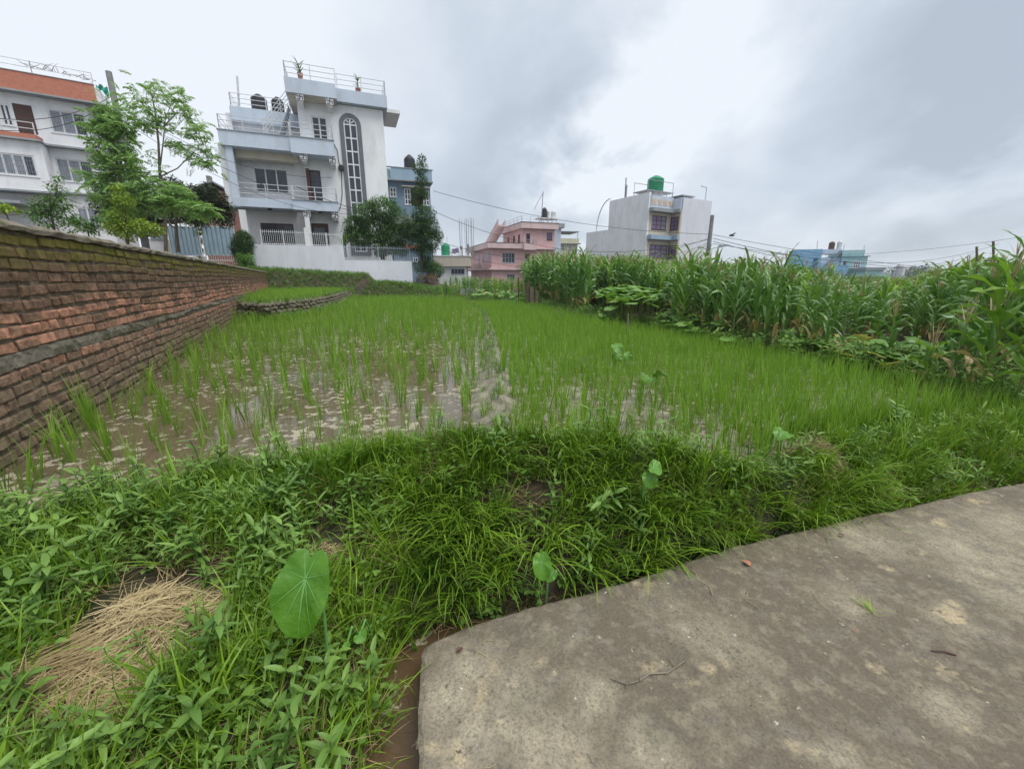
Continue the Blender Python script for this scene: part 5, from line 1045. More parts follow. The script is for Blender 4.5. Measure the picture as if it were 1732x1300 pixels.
# ---- the grassy bank between road and paddy
P = rnd(40000, -3.2, 4.6, .25, 4.2); P = P[visible(P)]; dE, dC = sdist(P, ROAD), sdist(P, CREST); x = P[:, 0]
wd = np.interp(x, [-.4, .2, 1.2, 4], [.15, .10, .045, .03]); H_ = height(P); onbank = (dE > wd) & (dC < .14)
heap = [(G(262, 1035, .18), .27), (G(185, 1150, .1), .23), (G(1390, 760, .27), .16), (G(1575, 797, .25), .13), (G(545, 912, .25), .07)]
inheap = np.zeros(len(P), bool)
for (c, r) in heap: inheap |= np.hypot(P[:, 0]-c[0], P[:, 1]-c[1]) < r*(.75+.5*fbm(P, 9, 1))
thin = fbm(P, 2.2, 9)
leftz = (x < np.interp(P[:, 1], [.5, 1.2, 1.6, 2.0, 2.5], [-.15, -.12, -.35, -.75, -1.1])) 
gap = fbm(P, 3.4, 21); sel = onbank & ~inheap & (dC < -.03) & (rng.random(len(P)) < np.where(leftz, .20, .14)*(.25+1.2*(gap > .47))); scatter('bank_grass', 'long fresh green grass hanging over the bank beside the concrete', put(P[sel], -.005), GR_L, .5, 1.1, tilt=.4)
sel = onbank & ~inheap & (dC < .02) & (dE > np.interp(x, [.2, .8, 1.4], [.15, .09, .05])) & (x > -1.5) & ~leftz & (x < 2.3) & (rng.random(len(P)) < .24*(.35+1.1*(gap > .42))); scatter('hanging_grass', 'long arching grass hanging down the steep face of the bund', put(P[sel], -.005), GR_H, .55, 1.1, tilt=.25, turn=.8)
sel = onbank & ~inheap & (rng.random(len(P)) < .24*(.3+1.1*(gap > .43))); scatter('short_grass', 'short fine grass carpeting the soil bank', put(P[sel], -.005), GR_S, .8, 1.4, tilt=.3)
sel = (np.abs(dC) < .13) & (x > -1.6) & (x < .1) & (rng.random(len(P)) < .5); scatter('upright_grass', 'upright bright grass along the crest of the paddy bund', put(P[sel], -.01), GR_U, .5, .85)
sel = onbank & (~inheap | (rng.random(len(P)) < .06)) & (rng.random(len(P)) < np.where(leftz, .27, np.where(x > 1.3, .06, .17))*(.15+(thin > .46))); scatter('bank_weeds', 'small leafy weeds crowding the bank beside the ditch', put(P[sel], -.005), WEED, .4, 1.3, tilt=.4)
sel = onbank & ~inheap & (rng.random(len(P)) < .20); scatter('clover_weeds', 'little heart leaved weeds among the bank grass', put(P[sel], -.005), HRT, .6, 1.1)
sel = onbank & (rng.random(len(P)) < .11)
DRY = []
for i in range(4):
    random.seed(650+i); mb = MB()
    for _ in range(14): mb.tint = UR(0, 1); a = UR(0, 6.28); mb.blade((UR(-.04, .04), UR(-.04, .04), .0), a, UR(.05, .17), .003, UR(.7, 1.5), UR(0, .9), 3)
    DRY.append(mb.mesh('dry_grass', M['drygrass']))
scatter('withered_grass', 'withered straw coloured blades lying in the bank grass', put(P[sel], .01), DRY, .7, 1.2, tilt=.3)
# ---- rice
lastx = -.9
def rowgrid(x0, x1, y0, y1, s):
    P = []; y = y0
    while y < y1:
        sp = s*(1+.0*y); xs_ = np.arange(x0, x1, sp); P.append(np.c_[xs_+rng.normal(0, sp*.16, len(xs_)), y+rng.normal(0, sp*.16, len(xs_))]); y += sp
    return np.concatenate(P)
def ricefield():
    A_ = rowgrid(-14, 5, 1.2, 23.5, .20); dM = sdist(A_, MID); y = A_[:, 1]
    left = A_[(A_[:, 0] < np.interp(A_[:, 1], MID[:, 1], MID[:, 0])-.10) & (rng.random(len(A_)) < np.interp(y, [2, 4.5, 7, 10], [.55, .70, .82, .95]))]
    B_ = rowgrid(-3, 16, 1.6, 19, .10); right = B_[B_[:, 0] > np.interp(B_[:, 1], MID[:, 1], MID[:, 0])+.12]; right = right[rng.random(len(right)) < np.where((right[:, 0] < 1.5) & (right[:, 1] < 4.2), .55, 1)]
    P = np.concatenate([left, right]); keep = visible(P, F, 60) & (sdist(P, CREST) > .10) & (sdist(P, BACK) < -.05) & (sdist(P, MAIZE) > .12) & ((sdist(P, TERR) < -.12) | (P[:, 1] < 9)) & (P[:, 0] > np.array([wallx(v) for v in P[:, 1]])+.10)
    for (c, r) in heap: keep &= np.hypot(P[:, 0]-c[0], P[:, 1]-c[1]) > r
    P = P[keep]; d = np.hypot(P[:, 0], P[:, 1]); P = P[np.argsort(d)]
    # a few denser tufts along the brick wall foot
    near, rest = P[:300], P[300:]
    Z = height(near)
    for p, z in zip(near, Z):
        s_ = UR(.65, 1.1); o = link('rice_plant', random.choice(RICE), None, (p[0], p[1], max(z, F-.01)), (UR(-.15, .15), UR(-.15, .15), UR(0, 6.28)), (s_, s_, s_))
        tag(o, 'green rice plant standing in the shallow paddy water', 'rice plant', 'rice plants set out in rows across the flooded paddy')
    scatter('rice_crop', 'dense bright green young rice filling the far part of the paddy', np.c_[rest, np.maximum(height(rest), F-.01)], RICE, up=rng.uniform(.75, 1.15, len(rest))*np.where(rest[:, 0] > np.interp(rest[:, 1], MID[:, 1], MID[:, 0]), .78, 1.0))
    Q = rnd(700, -14, -2.5, 1.6, 21.5); Q = Q[(Q[:, 0] > np.array([wallx(v) for v in Q[:, 1]])+.03) & (Q[:, 0] < np.array([wallx(v) for v in Q[:, 1]])+.16+.35*rng.random(len(Q))**2) & visible(Q, F)]
    scatter('wall_foot_grass', 'tufts of long grass growing along the brick wall foot', np.c_[Q, height(Q)], RICE+GR_U, .8, 1.5)
    # terrace crop behind the little bund
    T = rowgrid(-18, -5.5, 11, 25, .16); T = T[(sdist(T, TERR) > .32) & (sdist(T, BACK) < .1) & (T[:, 0] > np.array([wallx(v) for v in T[:, 1]])+.05)]
    scatter('terrace_rice', 'short dense rice on the small raised terrace against the brick wall', put(T), RICE, .6, .95)
ricefield()
# middle bund weeds and grass
P = []
for a, b in zip(MID[:-1], MID[1:]):
    n = int(np.hypot(*(b-a))*90); t = rng.random(n)[:, None]; P.append(a+(b-a)*t+rng.normal(0, .075, (n, 2)))
P = np.concatenate(P); P = P[(P[:, 1] > 2.5)&(rng.random(len(P))<.38)]; scatter('bund_grass', 'low grass and weeds on the thin mud bund between the two paddies', put(P), GR_S+HRT+WEED[:2], .5, 1.1)
# slope below the white wall, far field edge, terrace bund face
P = rnd(110000, -19, 9, 12, 30); dB = sdist(P, BACK); k = (dB > -.15) & (dB < 4.0) & (P[:, 0] > np.array([wallx(v) for v in P[:, 1]])-3); P = P[k & (rng.random(len(P)) < .7)]; scatter('slope_weeds', 'tangled weeds and creepers on the slope below the white boundary wall', put(P), WEED+GR_S+HRT, .7, 1.4, tilt=.4)
P = rnd(40000, -14, -5, 10, 24); dT = sdist(P, TERR); P = P[(np.abs(dT+.02) < .2) & (P[:, 0] > np.array([wallx(v) for v in P[:, 1]]))]; scatter('terrace_bund_weeds', 'weeds trailing over the small stone terrace bund', put(P), WEED+HRT+GR_S, .7, 1.5, tilt=.4)
P = rnd(16000, .5, 9, 3, 19); dZ = sdist(P, MAIZE); P = P[(dZ < .22) & (dZ > -.7) & (sdist(P, CREST) > .1)]; scatter('maize_edge_weeds', 'low weeds along the foot of the maize field', put(P), WEED+HRT+GR_S+WEED, .9, 1.9, tilt=.3)
P = rnd(3000, 2.0, 6.5, 2.2, 4.6); dC = sdist(P, CREST); P = P[(dC > -.2) & (dC < .35) & (sdist(P, ROAD) > .05)]; scatter('verge_grass', 'bright ground cover on the paddy verge beside the concrete', put(P), GR_S+GR_U+HRT, .6, 1.1)
# ---- stones of the terrace bund
random.seed(5)
def stone_mesh(i):
    random.seed(700+i); bm = bmesh.new(); bmesh.ops.create_icosphere(bm, subdivisions=1, radius=1)
    for v in bm.verts: v.co = Vector((v.co.x*.16*UR(.8, 1.15), v.co.y*.10*UR(.8, 1.1), v.co.z*.065*UR(.75, 1.1)))
    me = bpy.data.meshes.new('stone'); bm.to_mesh(me); bm.free(); me.materials.append(M['stone']); return me
M['stone'] = mat('mud_caked_stone', (.17, .145, .11), (.10, .085, .06), scale=5, bump=.5, c3=(.06, .075, .025), s3=3, r3=(.5, .62))
ST = [stone_mesh(i) for i in range(6)]
sw = empty('stone_bund', (TERR[1][0], TERR[1][1], F), 0, 'low curved dry stone bund holding up the small rice terrace by the brick wall', 'stone bund')
o_ = Vector((TERR[1][0], TERR[1][1], F)); cnt = 0
for a, b in zip(TERR[0:6], TERR[1:7]):
    L_ = np.hypot(*(b-a)); az = math.atan2(b[1]-a[1], b[0]-a[0])
    for row in range(5):
        x = UR(0, .2)
        while x < L_ and cnt < 298:
            q = a+(b-a)*x/L_; nrm_ = np.array([-(b-a)[1], (b-a)[0]])/L_; q = q+nrm_*(.03*row-.03)
            if q[0] > wallx(q[1])+.05: link('stone', random.choice(ST), sw, (q[0]-o_.x, q[1]-o_.y, .04+row*.098+UR(-.01, .01)), (UR(-.1, .1), UR(-.1, .1), az+UR(-.2, .2)), (UR(.8, 1.2),)*3); cnt += 1
            x += UR(.22, .33)
# ---- maize
def maize_parts(seed, h, mt, n=13):
    random.seed(seed); stalk = MB(); stalk.tint = UR(.1, .6); lean = (UR(-.06, .06), UR(-.06, .06)); top = Vector((lean[0]*h, lean[1]*h, h)); pts = [Vector((0, 0, -.05)), top*.5+Vector((UR(-.02, .02), UR(-.02, .02), 0)), top]
    stalk.tube(pts, [.014, .011, .005], 6); lv = MB(); dry = MB(); az = UR(0, 6.28)
    for k in range(n):
        t = .12+.84*k/n; p = top*t; az += PI+UR(-.45, .45); L = UR(.55, .8)*(.6+.75*math.sin(PI*min(1, t*.95+.05)))*h/1.7; m = dry if (k < 2 and random.random() < .35) else lv
        m.tint = UR(0, 1); m.blade(p, az, L, UR(.075, .115), UR(.3, .6), UR(1.7, 2.9) if k < n-3 else UR(.8, 2.0), 8, .22, .14, UR(-.8, .8))
    ta = MB()
    for _ in range(11): ta.tint = UR(0, 1); ta.blade(top-Vector((0, 0, .03)), UR(0, 6.28), UR(.2, .36), .010, UR(.05, .55), UR(0, .5), 3)
    ear = MB(); ear.tint = .7; e = top*.45; a = UR(0, 6.28); ear.tube([e, e+Vector((math.cos(a)*.03, math.sin(a)*.03, .1)), e+Vector((math.cos(a)*.06, math.sin(a)*.06, .22))], [.014, .026, .008], 6)
    return [('stalk', stalk.mesh('stalk', M['maizestalk'])), ('leaf_whorl', lv.mesh('leaf_whorl', M[mt])), ('dry_leaf', dry.mesh('dry_leaf', M['maizedry']) if dry.v else None), ('tassel', ta.mesh('tassel', M['tassel'])), ('corn_ear', ear.mesh('corn_ear', M['maize']))]
MZ = [maize_parts(800+i, UR(1.5, 1.9), 'maize' if i < 7 else 'maizeyel') for i in range(9)]
def joined(parts, name):
    mb = MB(); mats = []; off = 0; vs, fs, mi, ti = [], [], [], []
    for _, me in parts:
        if me is None: continue
        if me.materials[0] not in mats: mats.append(me.materials[0])
        q = mats.index(me.materials[0]); vs += [tuple(v.co) for v in me.vertices]; a = me.attributes.get('tint')
        for i, p in enumerate(me.polygons): fs.append([x+off for x in p.vertices]); mi.append(q); ti.append(a.data[i].value if a else .5)
        off = len(vs)
    me = bpy.data.meshes.new(name); me.from_pydata(vs, [], fs); [me.materials.append(m) for m in mats]; me.polygons.foreach_set('material_index', mi); at = me.attributes.new('tint', 'FLOAT', 'FACE'); at.data.foreach_set('value', ti); return me
MZJ = [joined(p, 'maize_plant') for p in MZ]
random.seed(21)
def maizefield():
    P = rowgrid(.8, 26, 3.6, 24, .30); dZ = -sdist(P, MAIZE); P = P[(dZ > .22) & visible(P, .3, 150) & (sdist(P, BACK) < 4.5)]
    e = poly([G(1440, 640, F), G(1605, 665, F), G(1605, 606, F), G(1400, 594, F)])
    P = P[~inpoly(P, e)]; P = P[~inpoly(P, poly([G(985, 542, F), G(1120, 566, F), G(1140, 540, F), G(1000, 522, F)]))]
    hs = np.interp((866+700*P[:, 0]/P[:, 1]), [930, 1050, 1150, 1250, 1340, 1420, 1520, 1600, 1680, 1750], [.94, .88, .74, .68, .66, .50, .48, .60, .64, .66])*rng.uniform(.84, 1.15, len(P))
    d = np.hypot(P[:, 0], P[:, 1]); k = np.argsort(-sdist(P, MAIZE)*1.0+d*.12); P, hs = P[k], hs[k]; Z = height(P)
    for i, (p, s_, z) in enumerate(zip(P[:290], hs[:290], Z[:290])):
        r = empty('maize_plant', (p[0], p[1], z), UR(0, 6.28), 'tall green maize plant standing in the maize field', 'maize plant', 'maize plants of the tall field edging the paddy'); r.scale = (s_, s_, s_)
        for nm, me in random.choice(MZ[:7] if random.random() < .8 else MZ):
            if me: link(nm, me, r)
    scatter('maize_crop', 'dense maize filling the field behind the edge plants', np.c_[P[290:], Z[290:]], MZJ[:8], up=hs[290:], tilt=.05)
maizefield()
def maize_at(u, v, vt, mt, label, seed, z=F+.03, n=10, wf=1.0, lean=(0, 0)):
    x, y = G(u, v, z); h = D(u, vt, y).z-z; parts = maize_parts(seed, max(h, .3)*(.78 if seed in (902, 905) else .74), mt, n); r = empty('maize_plant', (x, y, z), UR(0, 6), label, 'maize plant', 'single maize plants before the field edge'); r.rotation_euler = (lean[0], lean[1], UR(0, 6))
    for nm, me in parts:
        if me: link(nm, me, r, scale=(wf, wf, 1))
maize_at(1560, 655, 555, 'maizeyel', 'stunted bright green maize shoot with dry yellow base at the paddy edge', 901, n=6)
maize_at(1652, 682, 400, 'maizeyel', 'tall bright yellow green maize with broad upright leaves near the picture edge', 902, n=14, wf=.95)
maize_at(1632, 668, 480, 'maize', 'slender maize with a pale bare stalk left of the tall bright one', 903, n=7)
maize_at(1600, 670, 500, 'maize', 'thin brown stalked maize between the stunted shoot and the pale stalk', 904, n=6)
maize_at(1716, 690, 395, 'maizeyel', 'big leaning maize at the very edge of the photo', 905, n=14, wf=1.0)
maize_at(1590, 640, 520, 'maize', 'small maize behind the stunted bright shoot', 906, n=8)
maize_at(1500, 628, 500, 'maize', 'slim maize rising from the squash leaves', 907, n=8)
maize_at(1178, 560, 470, 'maize', 'lone maize with pale stalk beside the low squash leaves', 908, n=9)
maize_at(1216, 568, 480, 'maize', 'lone maize standing a little nearer than its pale neighbour', 909, n=9)
# far little maize patch behind the tin fence
random.seed(33)
P = rnd(150, -4.2, 2.4, 22.5, 30); P = P[(866+690*P[:, 0]/P[:, 1]/.99 > 722)]; o = scatter('far_maize_crop', 'yellowing maize patch behind the tin sheet fence', put(P), [joined(maize_parts(950+i, 1.4, 'maizeyel' if i % 2 else 'maize'), 'maize_plant') for i in range(4)], .38, .72)
# ---- squash patches: every leaf a part
def squash_leaf_mesh(seed, mt):
    random.seed(seed); mb = MB(); n = 14; c = mb.vert((0, 0, .0)); ring1 = []; ring2 = []
    for k in range(n):
        a = 2*PI*k/n; lobes = 1+.10*math.cos(5*a); notch = 1-.45*math.exp(-((a-PI)/.35)**2); r = lobes*notch*UR(.95, 1.05)
        ring1.append(mb.vert((.55*r*math.cos(a), .55*r*math.sin(a), .05+.02*math.sin(5*a)))); ring2.append(mb.vert((r*math.cos(a), r*math.sin(a), -.04+.07*math.sin(5*a+1)+UR(-.03, .03))))
    for k in range(n):
        j = (k+1) % n; mb.tint = .5+.2*(k % 2); mb.face((c, ring1[k], ring1[j])); mb.tint = UR(.1, .9); mb.face((ring1[k], ring2[k], ring2[j], ring1[j]))
    return mb.mesh('squash_leaf', M[mt])
SQ = [squash_leaf_mesh(1000+i, 'squash') for i in range(4)]+[squash_leaf_mesh(1010, 'squashyel')]
def squash(label, polypx, n, r, z0, hump, yel=.04, lift=.0, base=F):
    random.seed(len(label)); pts = [G(u, v, base+.05) for u, v in polypx]; xs_ = [p[0] for p in pts]; ys_ = [p[1] for p in pts]; cx, cy = sum(xs_)/len(xs_), sum(ys_)/len(ys_)
    root = empty('squash_plant', (cx, cy, base), 0, label, 'squash plant', None); k = 0; tries = 0; st = MB(); st.tint = .3; pa = np.array(pts)
    while k < n and tries < n*60:
        tries += 1; x, y = UR(min(xs_), max(xs_)), UR(min(ys_), max(ys_))
        if not inpoly(np.array([[x, y]]), pa)[0]: continue
        g = hz(x, y); e = max(0, 1-((x-cx)/(max(xs_)-min(xs_))*1.8)**2-((y-cy)/(max(ys_)-min(ys_))*1.8)**2); zz = g+z0+hump*e**.5+UR(-.05, .05)-base if hump else g+z0*UR(.5, 1.2)-base
        s_ = r*UR(.65, 1.15); link('leaf', SQ[4] if random.random() < yel else random.choice(SQ[:4]), root, (x-cx, y-cy, zz), (UR(-.15, .5)-.0, UR(-.35, .35), UR(0, 6.28)), (s_, s_, s_))
        if k % 2 == 0: st.tube([(x-cx, y-cy, g-base), (x-cx+UR(-.05, .05), y-cy, zz)], .006, 3, False)
        k += 1
    tag(st.build('vine_stem', M['maizestalk'], root), kind='stuff')
squash('tall mound of squash vine climbing over stakes before the maize', [(1012, 548), (1110, 556), (1118, 540), (1060, 528), (1010, 530)], 190, .17, .20, .62)
squash('low pale green squash leaves spreading beside the tall mound', [(1110, 560), (1235, 590), (1240, 573), (1150, 545), (1112, 548)], 80, .13, .16, .12)
squash('wide squash patch with some yellowing leaves before the maize gap', [(1370, 605), (1440, 626), (1570, 640), (1600, 610), (1480, 588), (1380, 588)], 170, .115, .18, 0, yel=.10)
squash('few round squash leaves at the dark maize foot', [(1320, 600), (1368, 610), (1372, 590), (1325, 584)], 14, .14, .22, 0)
squash('squash vine trailing over the tin fence sheets', [(790, 507), (905, 520), (905, 510), (800, 500)], 90, .17, .2, .15, base=F)
# stakes
def stake(u, v, vt, label, lean=0, r=.022, z=F):
    x, y = G(u, v, z); h = D(u, vt, y).z-z; o = MB().tube([(0, 0, -.1), (lean*.5+.005, 0, h*.5), (lean, 0, h)], [r, r*.9, r*.8], 6).build('wooden_stake', M['wood_light'], None, loc=(x, y, z)); tag(o, label, 'stake')
stake(1060, 566, 530, 'pale wooden stake under the tall squash mound'); stake(966, 545, 523, 'thin leaning stick at the maize field corner', -.45, .015)
x, y = G(1672, 650, F); tr = empty('bean_trellis', (x, y+1.3, F), 0, 'rough wooden pole trellis standing in the maize near the picture edge', 'trellis'); Yt = y+1.3
def TR(u, v): p = D(u, v, Yt); return (p.x-x, 0, p.z-F)
for a, b, nm in (((1655, 560), (1652, 417), 'post'), ((1683, 560), (1680, 408), 'post'), ((1650, 441), (1690, 440), 'crossbar')): MB().tube([TR(*a), TR(*b)], .013, 6).build(nm, M['wood_light'], tr)
# ---- tin fence and retaining edge at the back of the paddy
tf = empty('tin_fence', (*G(805, 505, F), F), 0, 'low fence of corrugated tin sheets at the back of the paddy', 'fence'); tb = Vector(tf.location)
M['tin'] = mat('weathered_tin', (.36, .38, .39), (.24, .25, .25), rough=.55, metal=.3, scale=2, bump=.03, c3=(.22, .14, .09), s3=2, r3=(.6, .7))
for (u0, u1, v0, v1) in ((773, 802, 488, 504), (806, 832, 491, 508), (836, 868, 494, 511)):
    y = tb.y-.1+(u0-773)*-.012; p0, p1 = D(u0, v1, y), D(u1, v0, y); mb = MB(); n = 18
    for k in range(n):
        for kk in (0, 1):
            pass
        x0, x1 = p0.x+(p1.x-p0.x)*k/n, p0.x+(p1.x-p0.x)*(k+1)/n; o0, o1 = .018*math.cos(k*PI), .018*math.cos((k+1)*PI)
        zz = lambda t: p0.z+(p1.z-p0.z)*t
        mb.quad((x0-tb.x, y-tb.y+o0, p0.z-F-.1), (x1-tb.x, y-tb.y+o1, p0.z-F-.1), (x1-tb.x, y-tb.y+o1, p1.z-F), (x0-tb.x, y-tb.y+o0, p1.z-F))
    mb.build('tin_sheet', M['tin'], tf)
for u, vt in ((771, 482), (804, 486), (834, 489), (870, 492)): p, q = D(u, 512, tb.y-.14), D(u, vt, tb.y-.14); MB().tube([(p.x-tb.x, -.14, p.z-F-.1), (p.x-tb.x, -.14, q.z-F)], .035, 5).build('fence_post', M['wood_light'], tf)
mb = MB(); pts = [(*G(u, v, F+.06), F+.03) for u, v in ((735, 505), (790, 510), (850, 517), (905, 525))]
tag(mb.tube(pts, .11, 6).build('fallen_log', M['bark']), 'dark weathered log edging the back of the paddy below the tin sheets', 'log')
p0, p1 = D(703, 497, 28.5), D(742, 482, 28.5); mb = MB(); mb.box(0, p1.x-p0.x, 0, .2, -.4, p1.z-p0.z); tag(mb.build('low_block_wall', M['plaster'], None, loc=(p0.x, 28.5, p0.z)), 'short beige cement block wall beside the white boundary wall end', 'wall')
for i, (u, vb, vt, lb) in enumerate(((877, 522, 468, 'tallest thin stick in the row beside the maize corner'), (893, 524, 478, 'thin stick between the tallest one and the thick post'), (908, 526, 492, 'thick grey post at the maize corner'), (900, 524, 485, 'crooked thin stick beside the thick grey post'))):
    x, y = G(u, 519, F); h = D(u, vt, y).z-F; tag(MB().tube([(0, 0, -.1), (UR(-.05, .05), 0, h)], .03 if 'thick' not in lb else .09, 5).build('garden_stick', M['wood_light'] if 'grey' in lb else M['bark'], None, loc=(x, y, F)), lb, 'stick')
# ============================================================ TREES AND SHRUBS
def leaf_cloud(mb, blobs, n, L, w, hollow=.55, droop=.4):
    tot = sum(b[3]**2 for b in blobs)
    for (c, rx, rz, r) in [(Vector(b[:3]), b[3], b[4], b[3]) for b in blobs]:
        for _ in range(int(n*r*r/tot)):
            d = Vector((random.gauss(0, 1), random.gauss(0, 1), random.gauss(0, 1))).normalized(); q = hollow+(1-hollow)*random.random()**.6
            q *= 1+.18*math.sin(d.x*5+c.x*3)*math.sin(d.z*6+c.z*2+d.y*4)
            p = c+Vector((d.x*rx*q, d.y*rx*q, d.z*rz*q))+Vector((UR(-1, 1), UR(-1, 1), UR(-1, 1)))*rx*.12; mb.tint = UR(0, 1); o = Vector((d.x+UR(-.8, .8), d.y+UR(-.8, .8), UR(-.9, .6)))
            mb.leaf(p, o, L*UR(.7, 1.3), w*UR(.7, 1.3), UR(0, droop*2), 2, .1)
def frond(mb, p, az, L, el, leaf, n=9):   # feathery twice divided leaf: leaflets on side stalks
    d = Vector((math.cos(az)*math.cos(el), math.sin(az)*math.cos(el), math.sin(el))); p = Vector(p)
    for k in range(n):
        t = k/n; p = p+d*(L/n); d = (d-Vector((0, 0, .10))).normalized(); sd_ = Vector((-math.sin(az), math.cos(az), 0)); 
        for s in (-1, 1):
            r = p; e = (sd_*s+d*.5).normalized(); l2 = L*.42*(1-t*.75)
            for j in range(4):
                r = r+e*(l2/4); e = (e-Vector((0, 0, .12))).normalized(); mb.tint = UR(0, 1)
                mb.leaf(r, (e.x+UR(-.6, .6), e.y+UR(-.6, .6), e.z-UR(0, .8)), leaf*UR(.7, 1.25), leaf*.5, .3, 2, .05)
def tree(name, label, cat, base, Y, blobs, mt, n, L, w, trunk_r=.09, gz=None, bark='bark', extra=None, group=None, hollow=.5, limbs=True, cov=1.5):
    """blobs: (u, v, radius in px, depth offset); base: (u, v) of trunk foot"""
    b = D(base[0], base[1], Y); gz = b.z if gz is None else gz; root = empty(name, (b.x, Y, gz), 0, label, cat, group); B = []
    for (u, v, r, dy) in blobs:
        p = D(u, v, Y+dy); rr = r/FPX*(Y+dy)*.93; B.append((p.x-b.x, dy, p.z-gz, rr, rr*.9))
    area = sum(4*PI*q[3]**2 for q in B); n = int(cov*area/(L*w*.6)); f_ = max(1, (n/18000)**.5); L, w, n = L*f_, w*f_, int(n/f_/f_)
    random.seed(len(label)*7+int(base[0])); mb = MB(); leaf_cloud(mb, B, n, L, w, hollow); mb.build('crown', M[mt], root)
    t = MB(); zmax = max(q[2] for q in B); top = Vector((sum(q[0] for q in B)/len(B), 0, zmax*.72)); pts = [Vector((0, 0, -.2)), Vector((top.x*.25, 0, top.z*.35)), Vector((top.x*.6, 0, top.z*.7)), top]
    t.tube(pts, [trunk_r, trunk_r*.8, trunk_r*.55, trunk_r*.2], 7); t.build('trunk', M[bark], root)
    if limbs:
        for q in B[:8]:
            c = Vector(q[:3]); s_ = pts[1].lerp(pts[2], UR(0, 1)); m = s_.lerp(c, .5)+Vector((UR(-.1, .1), UR(-.1, .1), .05*trunk_r)); MB().tube([s_, m, c+Vector((0, 0, q[3]*.4))], [trunk_r*.4, trunk_r*.25, trunk_r*.08], 5).build('limb', M[bark], root)
    if extra: extra(root, b, gz)
    return root
def feather_tree(label, base, Y, sprays, n_each, L, leaf, branches):
    b = D(*base, Y); root = empty('moringa_tree', (b.x, Y, b.z), 0, label, 'tree'); random.seed(int(base[0])); mb = MB()
    for (u, v, r) in sprays:
        c = D(u, v, Y); rr = r/FPX*Y*.9
        for _ in range(n_each):
            o = Vector((random.gauss(0, .45), random.gauss(0, .6), random.gauss(0, .38)))*rr; frond(mb, c-b+o, UR(0, 6.28), L*UR(.6, 1.25), UR(-.7, .8), leaf, 8)
    mb.build('crown', M['feather'], root); t = MB()
    for i, br in enumerate(branches):
        pts = [D(u, v, Y)-b for u, v in br]; r0 = .075 if i == 0 else .03; MB().tube(pts, [r0*(1-.8*k/(len(pts)-1)) for k in range(len(pts))], 6).build('trunk' if i == 0 else 'limb', M['barkpale'], root)
feather_tree('airy moringa tree with two thin bare stems and feathery top beside the gate', (281, 420), 17.5,
    [(232, 165, 26), (262, 150, 22), (290, 165, 22), (315, 190, 18), (335, 215, 14), (215, 190, 20), (255, 188, 20), (300, 175, 20), (320, 225, 20), (345, 250, 20), (352, 275, 14), (328, 262, 18), (268, 205, 14), (245, 210, 12), (300, 245, 10)], 26, .36, .06,
    [[(281, 425), (279, 360), (270, 290), (268, 240), (262, 185), (255, 155)], [(270, 290), (276, 240), (280, 200), (292, 170)], [(268, 300), (300, 285), (325, 260), (345, 240)], [(262, 200), (240, 175), (222, 165)], [(276, 215), (300, 190), (318, 195)]])
feather_tree('dense feathery moringa tree in front of the apartment house', (215, 400), 16.5,
    [(188, 190, 20), (182, 225, 26), (205, 250, 28), (180, 262, 26), (225, 280, 26), (195, 295, 30), (175, 215, 20), (240, 305, 24), (210, 325, 28), (180, 330, 22), (262, 330, 24), (235, 345, 26), (295, 325, 22), (320, 345, 22), (345, 355, 16), (195, 355, 18), (285, 345, 20), (205, 215, 18), (170, 300, 18)], 58, .40, .07,
    [[(215, 410), (212, 350), (200, 290), (190, 230), (188, 185)], [(210, 340), (240, 310), (265, 300)], [(205, 300), (180, 270)], [(212, 350), (260, 345), (310, 345)]])
tree('bougainvillea_bush', 'dark leaved bougainvillea bush behind the brick wall with a magenta flower cluster', 'bush', (300, 420), 23, [(190, 355, 26, 0), (225, 350, 28, .5), (260, 355, 26, 0), (300, 350, 30, .5), (335, 355, 28, 0), (362, 350, 20, 0), (375, 362, 14, 0), (205, 375, 24, 0), (250, 380, 22, 0), (320, 330, 20, .5), (345, 335, 18, .5), (240, 330, 20, .5), (290, 315, 18, .6), (368, 338, 16, 0), (380, 352, 14, 0), (352, 322, 14, 0), (378, 372, 14, 0)], 'boug', 5200, .15, .09, .10, cov=1.8,
    extra=lambda r, b, gz: [(lambda p: MB().tube([p-b.xyz-Vector((.16, 0, 0)), p-b.xyz+Vector((UR(-.02, .02), 0, .03)), p-b.xyz+Vector((.16, 0, -.02))], [.05, .13, .05], 7).build('flower_cluster', M['magenta'], r))(D(u, v, 22.0)-Vector((0, .0, gz-b.z))) for u, v in ((268, 338),)])
tree('yellow_green_shrub', 'yellow green creeper covered shrub over the brick wall top', 'shrub', (215, 410), 15, [(208, 340, 14, 0), (205, 365, 16, 0), (215, 390, 18, 0), (240, 385, 16, 0), (190, 385, 14, 0), (262, 388, 12, 0), (200, 320, 8, 0)], 'yelgreen', 2600, .10, .055, .05)
tree('broadleaf_shrub', 'leafy green shrub rising over the brick wall before the apartment house', 'shrub', (92, 392), 11, [(92, 318, 12, 0), (85, 345, 18, 0), (105, 340, 16, 0), (65, 352, 16, 0), (78, 370, 20, 0), (110, 365, 16, 0), (100, 300, 6, 0), (120, 385, 12, 0), (50, 362, 10, 0)], 'mid_leaf', 1500, .12, .05, .03, hollow=.3, cov=.8)
tree('low_wall_shrub', 'small pointed leaf shrub behind the brick wall between the leafy shrub and the moringa', 'shrub', (150, 400), 12, [(140, 380, 12, 0), (155, 385, 12, 0), (165, 372, 8, 0), (128, 372, 8, 0)], 'mid_leaf', 420, .11, .04, .02, hollow=.2)
tree('wall_creeper', 'bright green creeper draped on the brick wall top at the photo edge', 'creeper', (15, 372), 5.2, [(8, 350, 9, 0), (-12, 352, 12, 0), (22, 356, 6, 0)], 'yelgreen', 160, .05, .03, .008, hollow=.2)
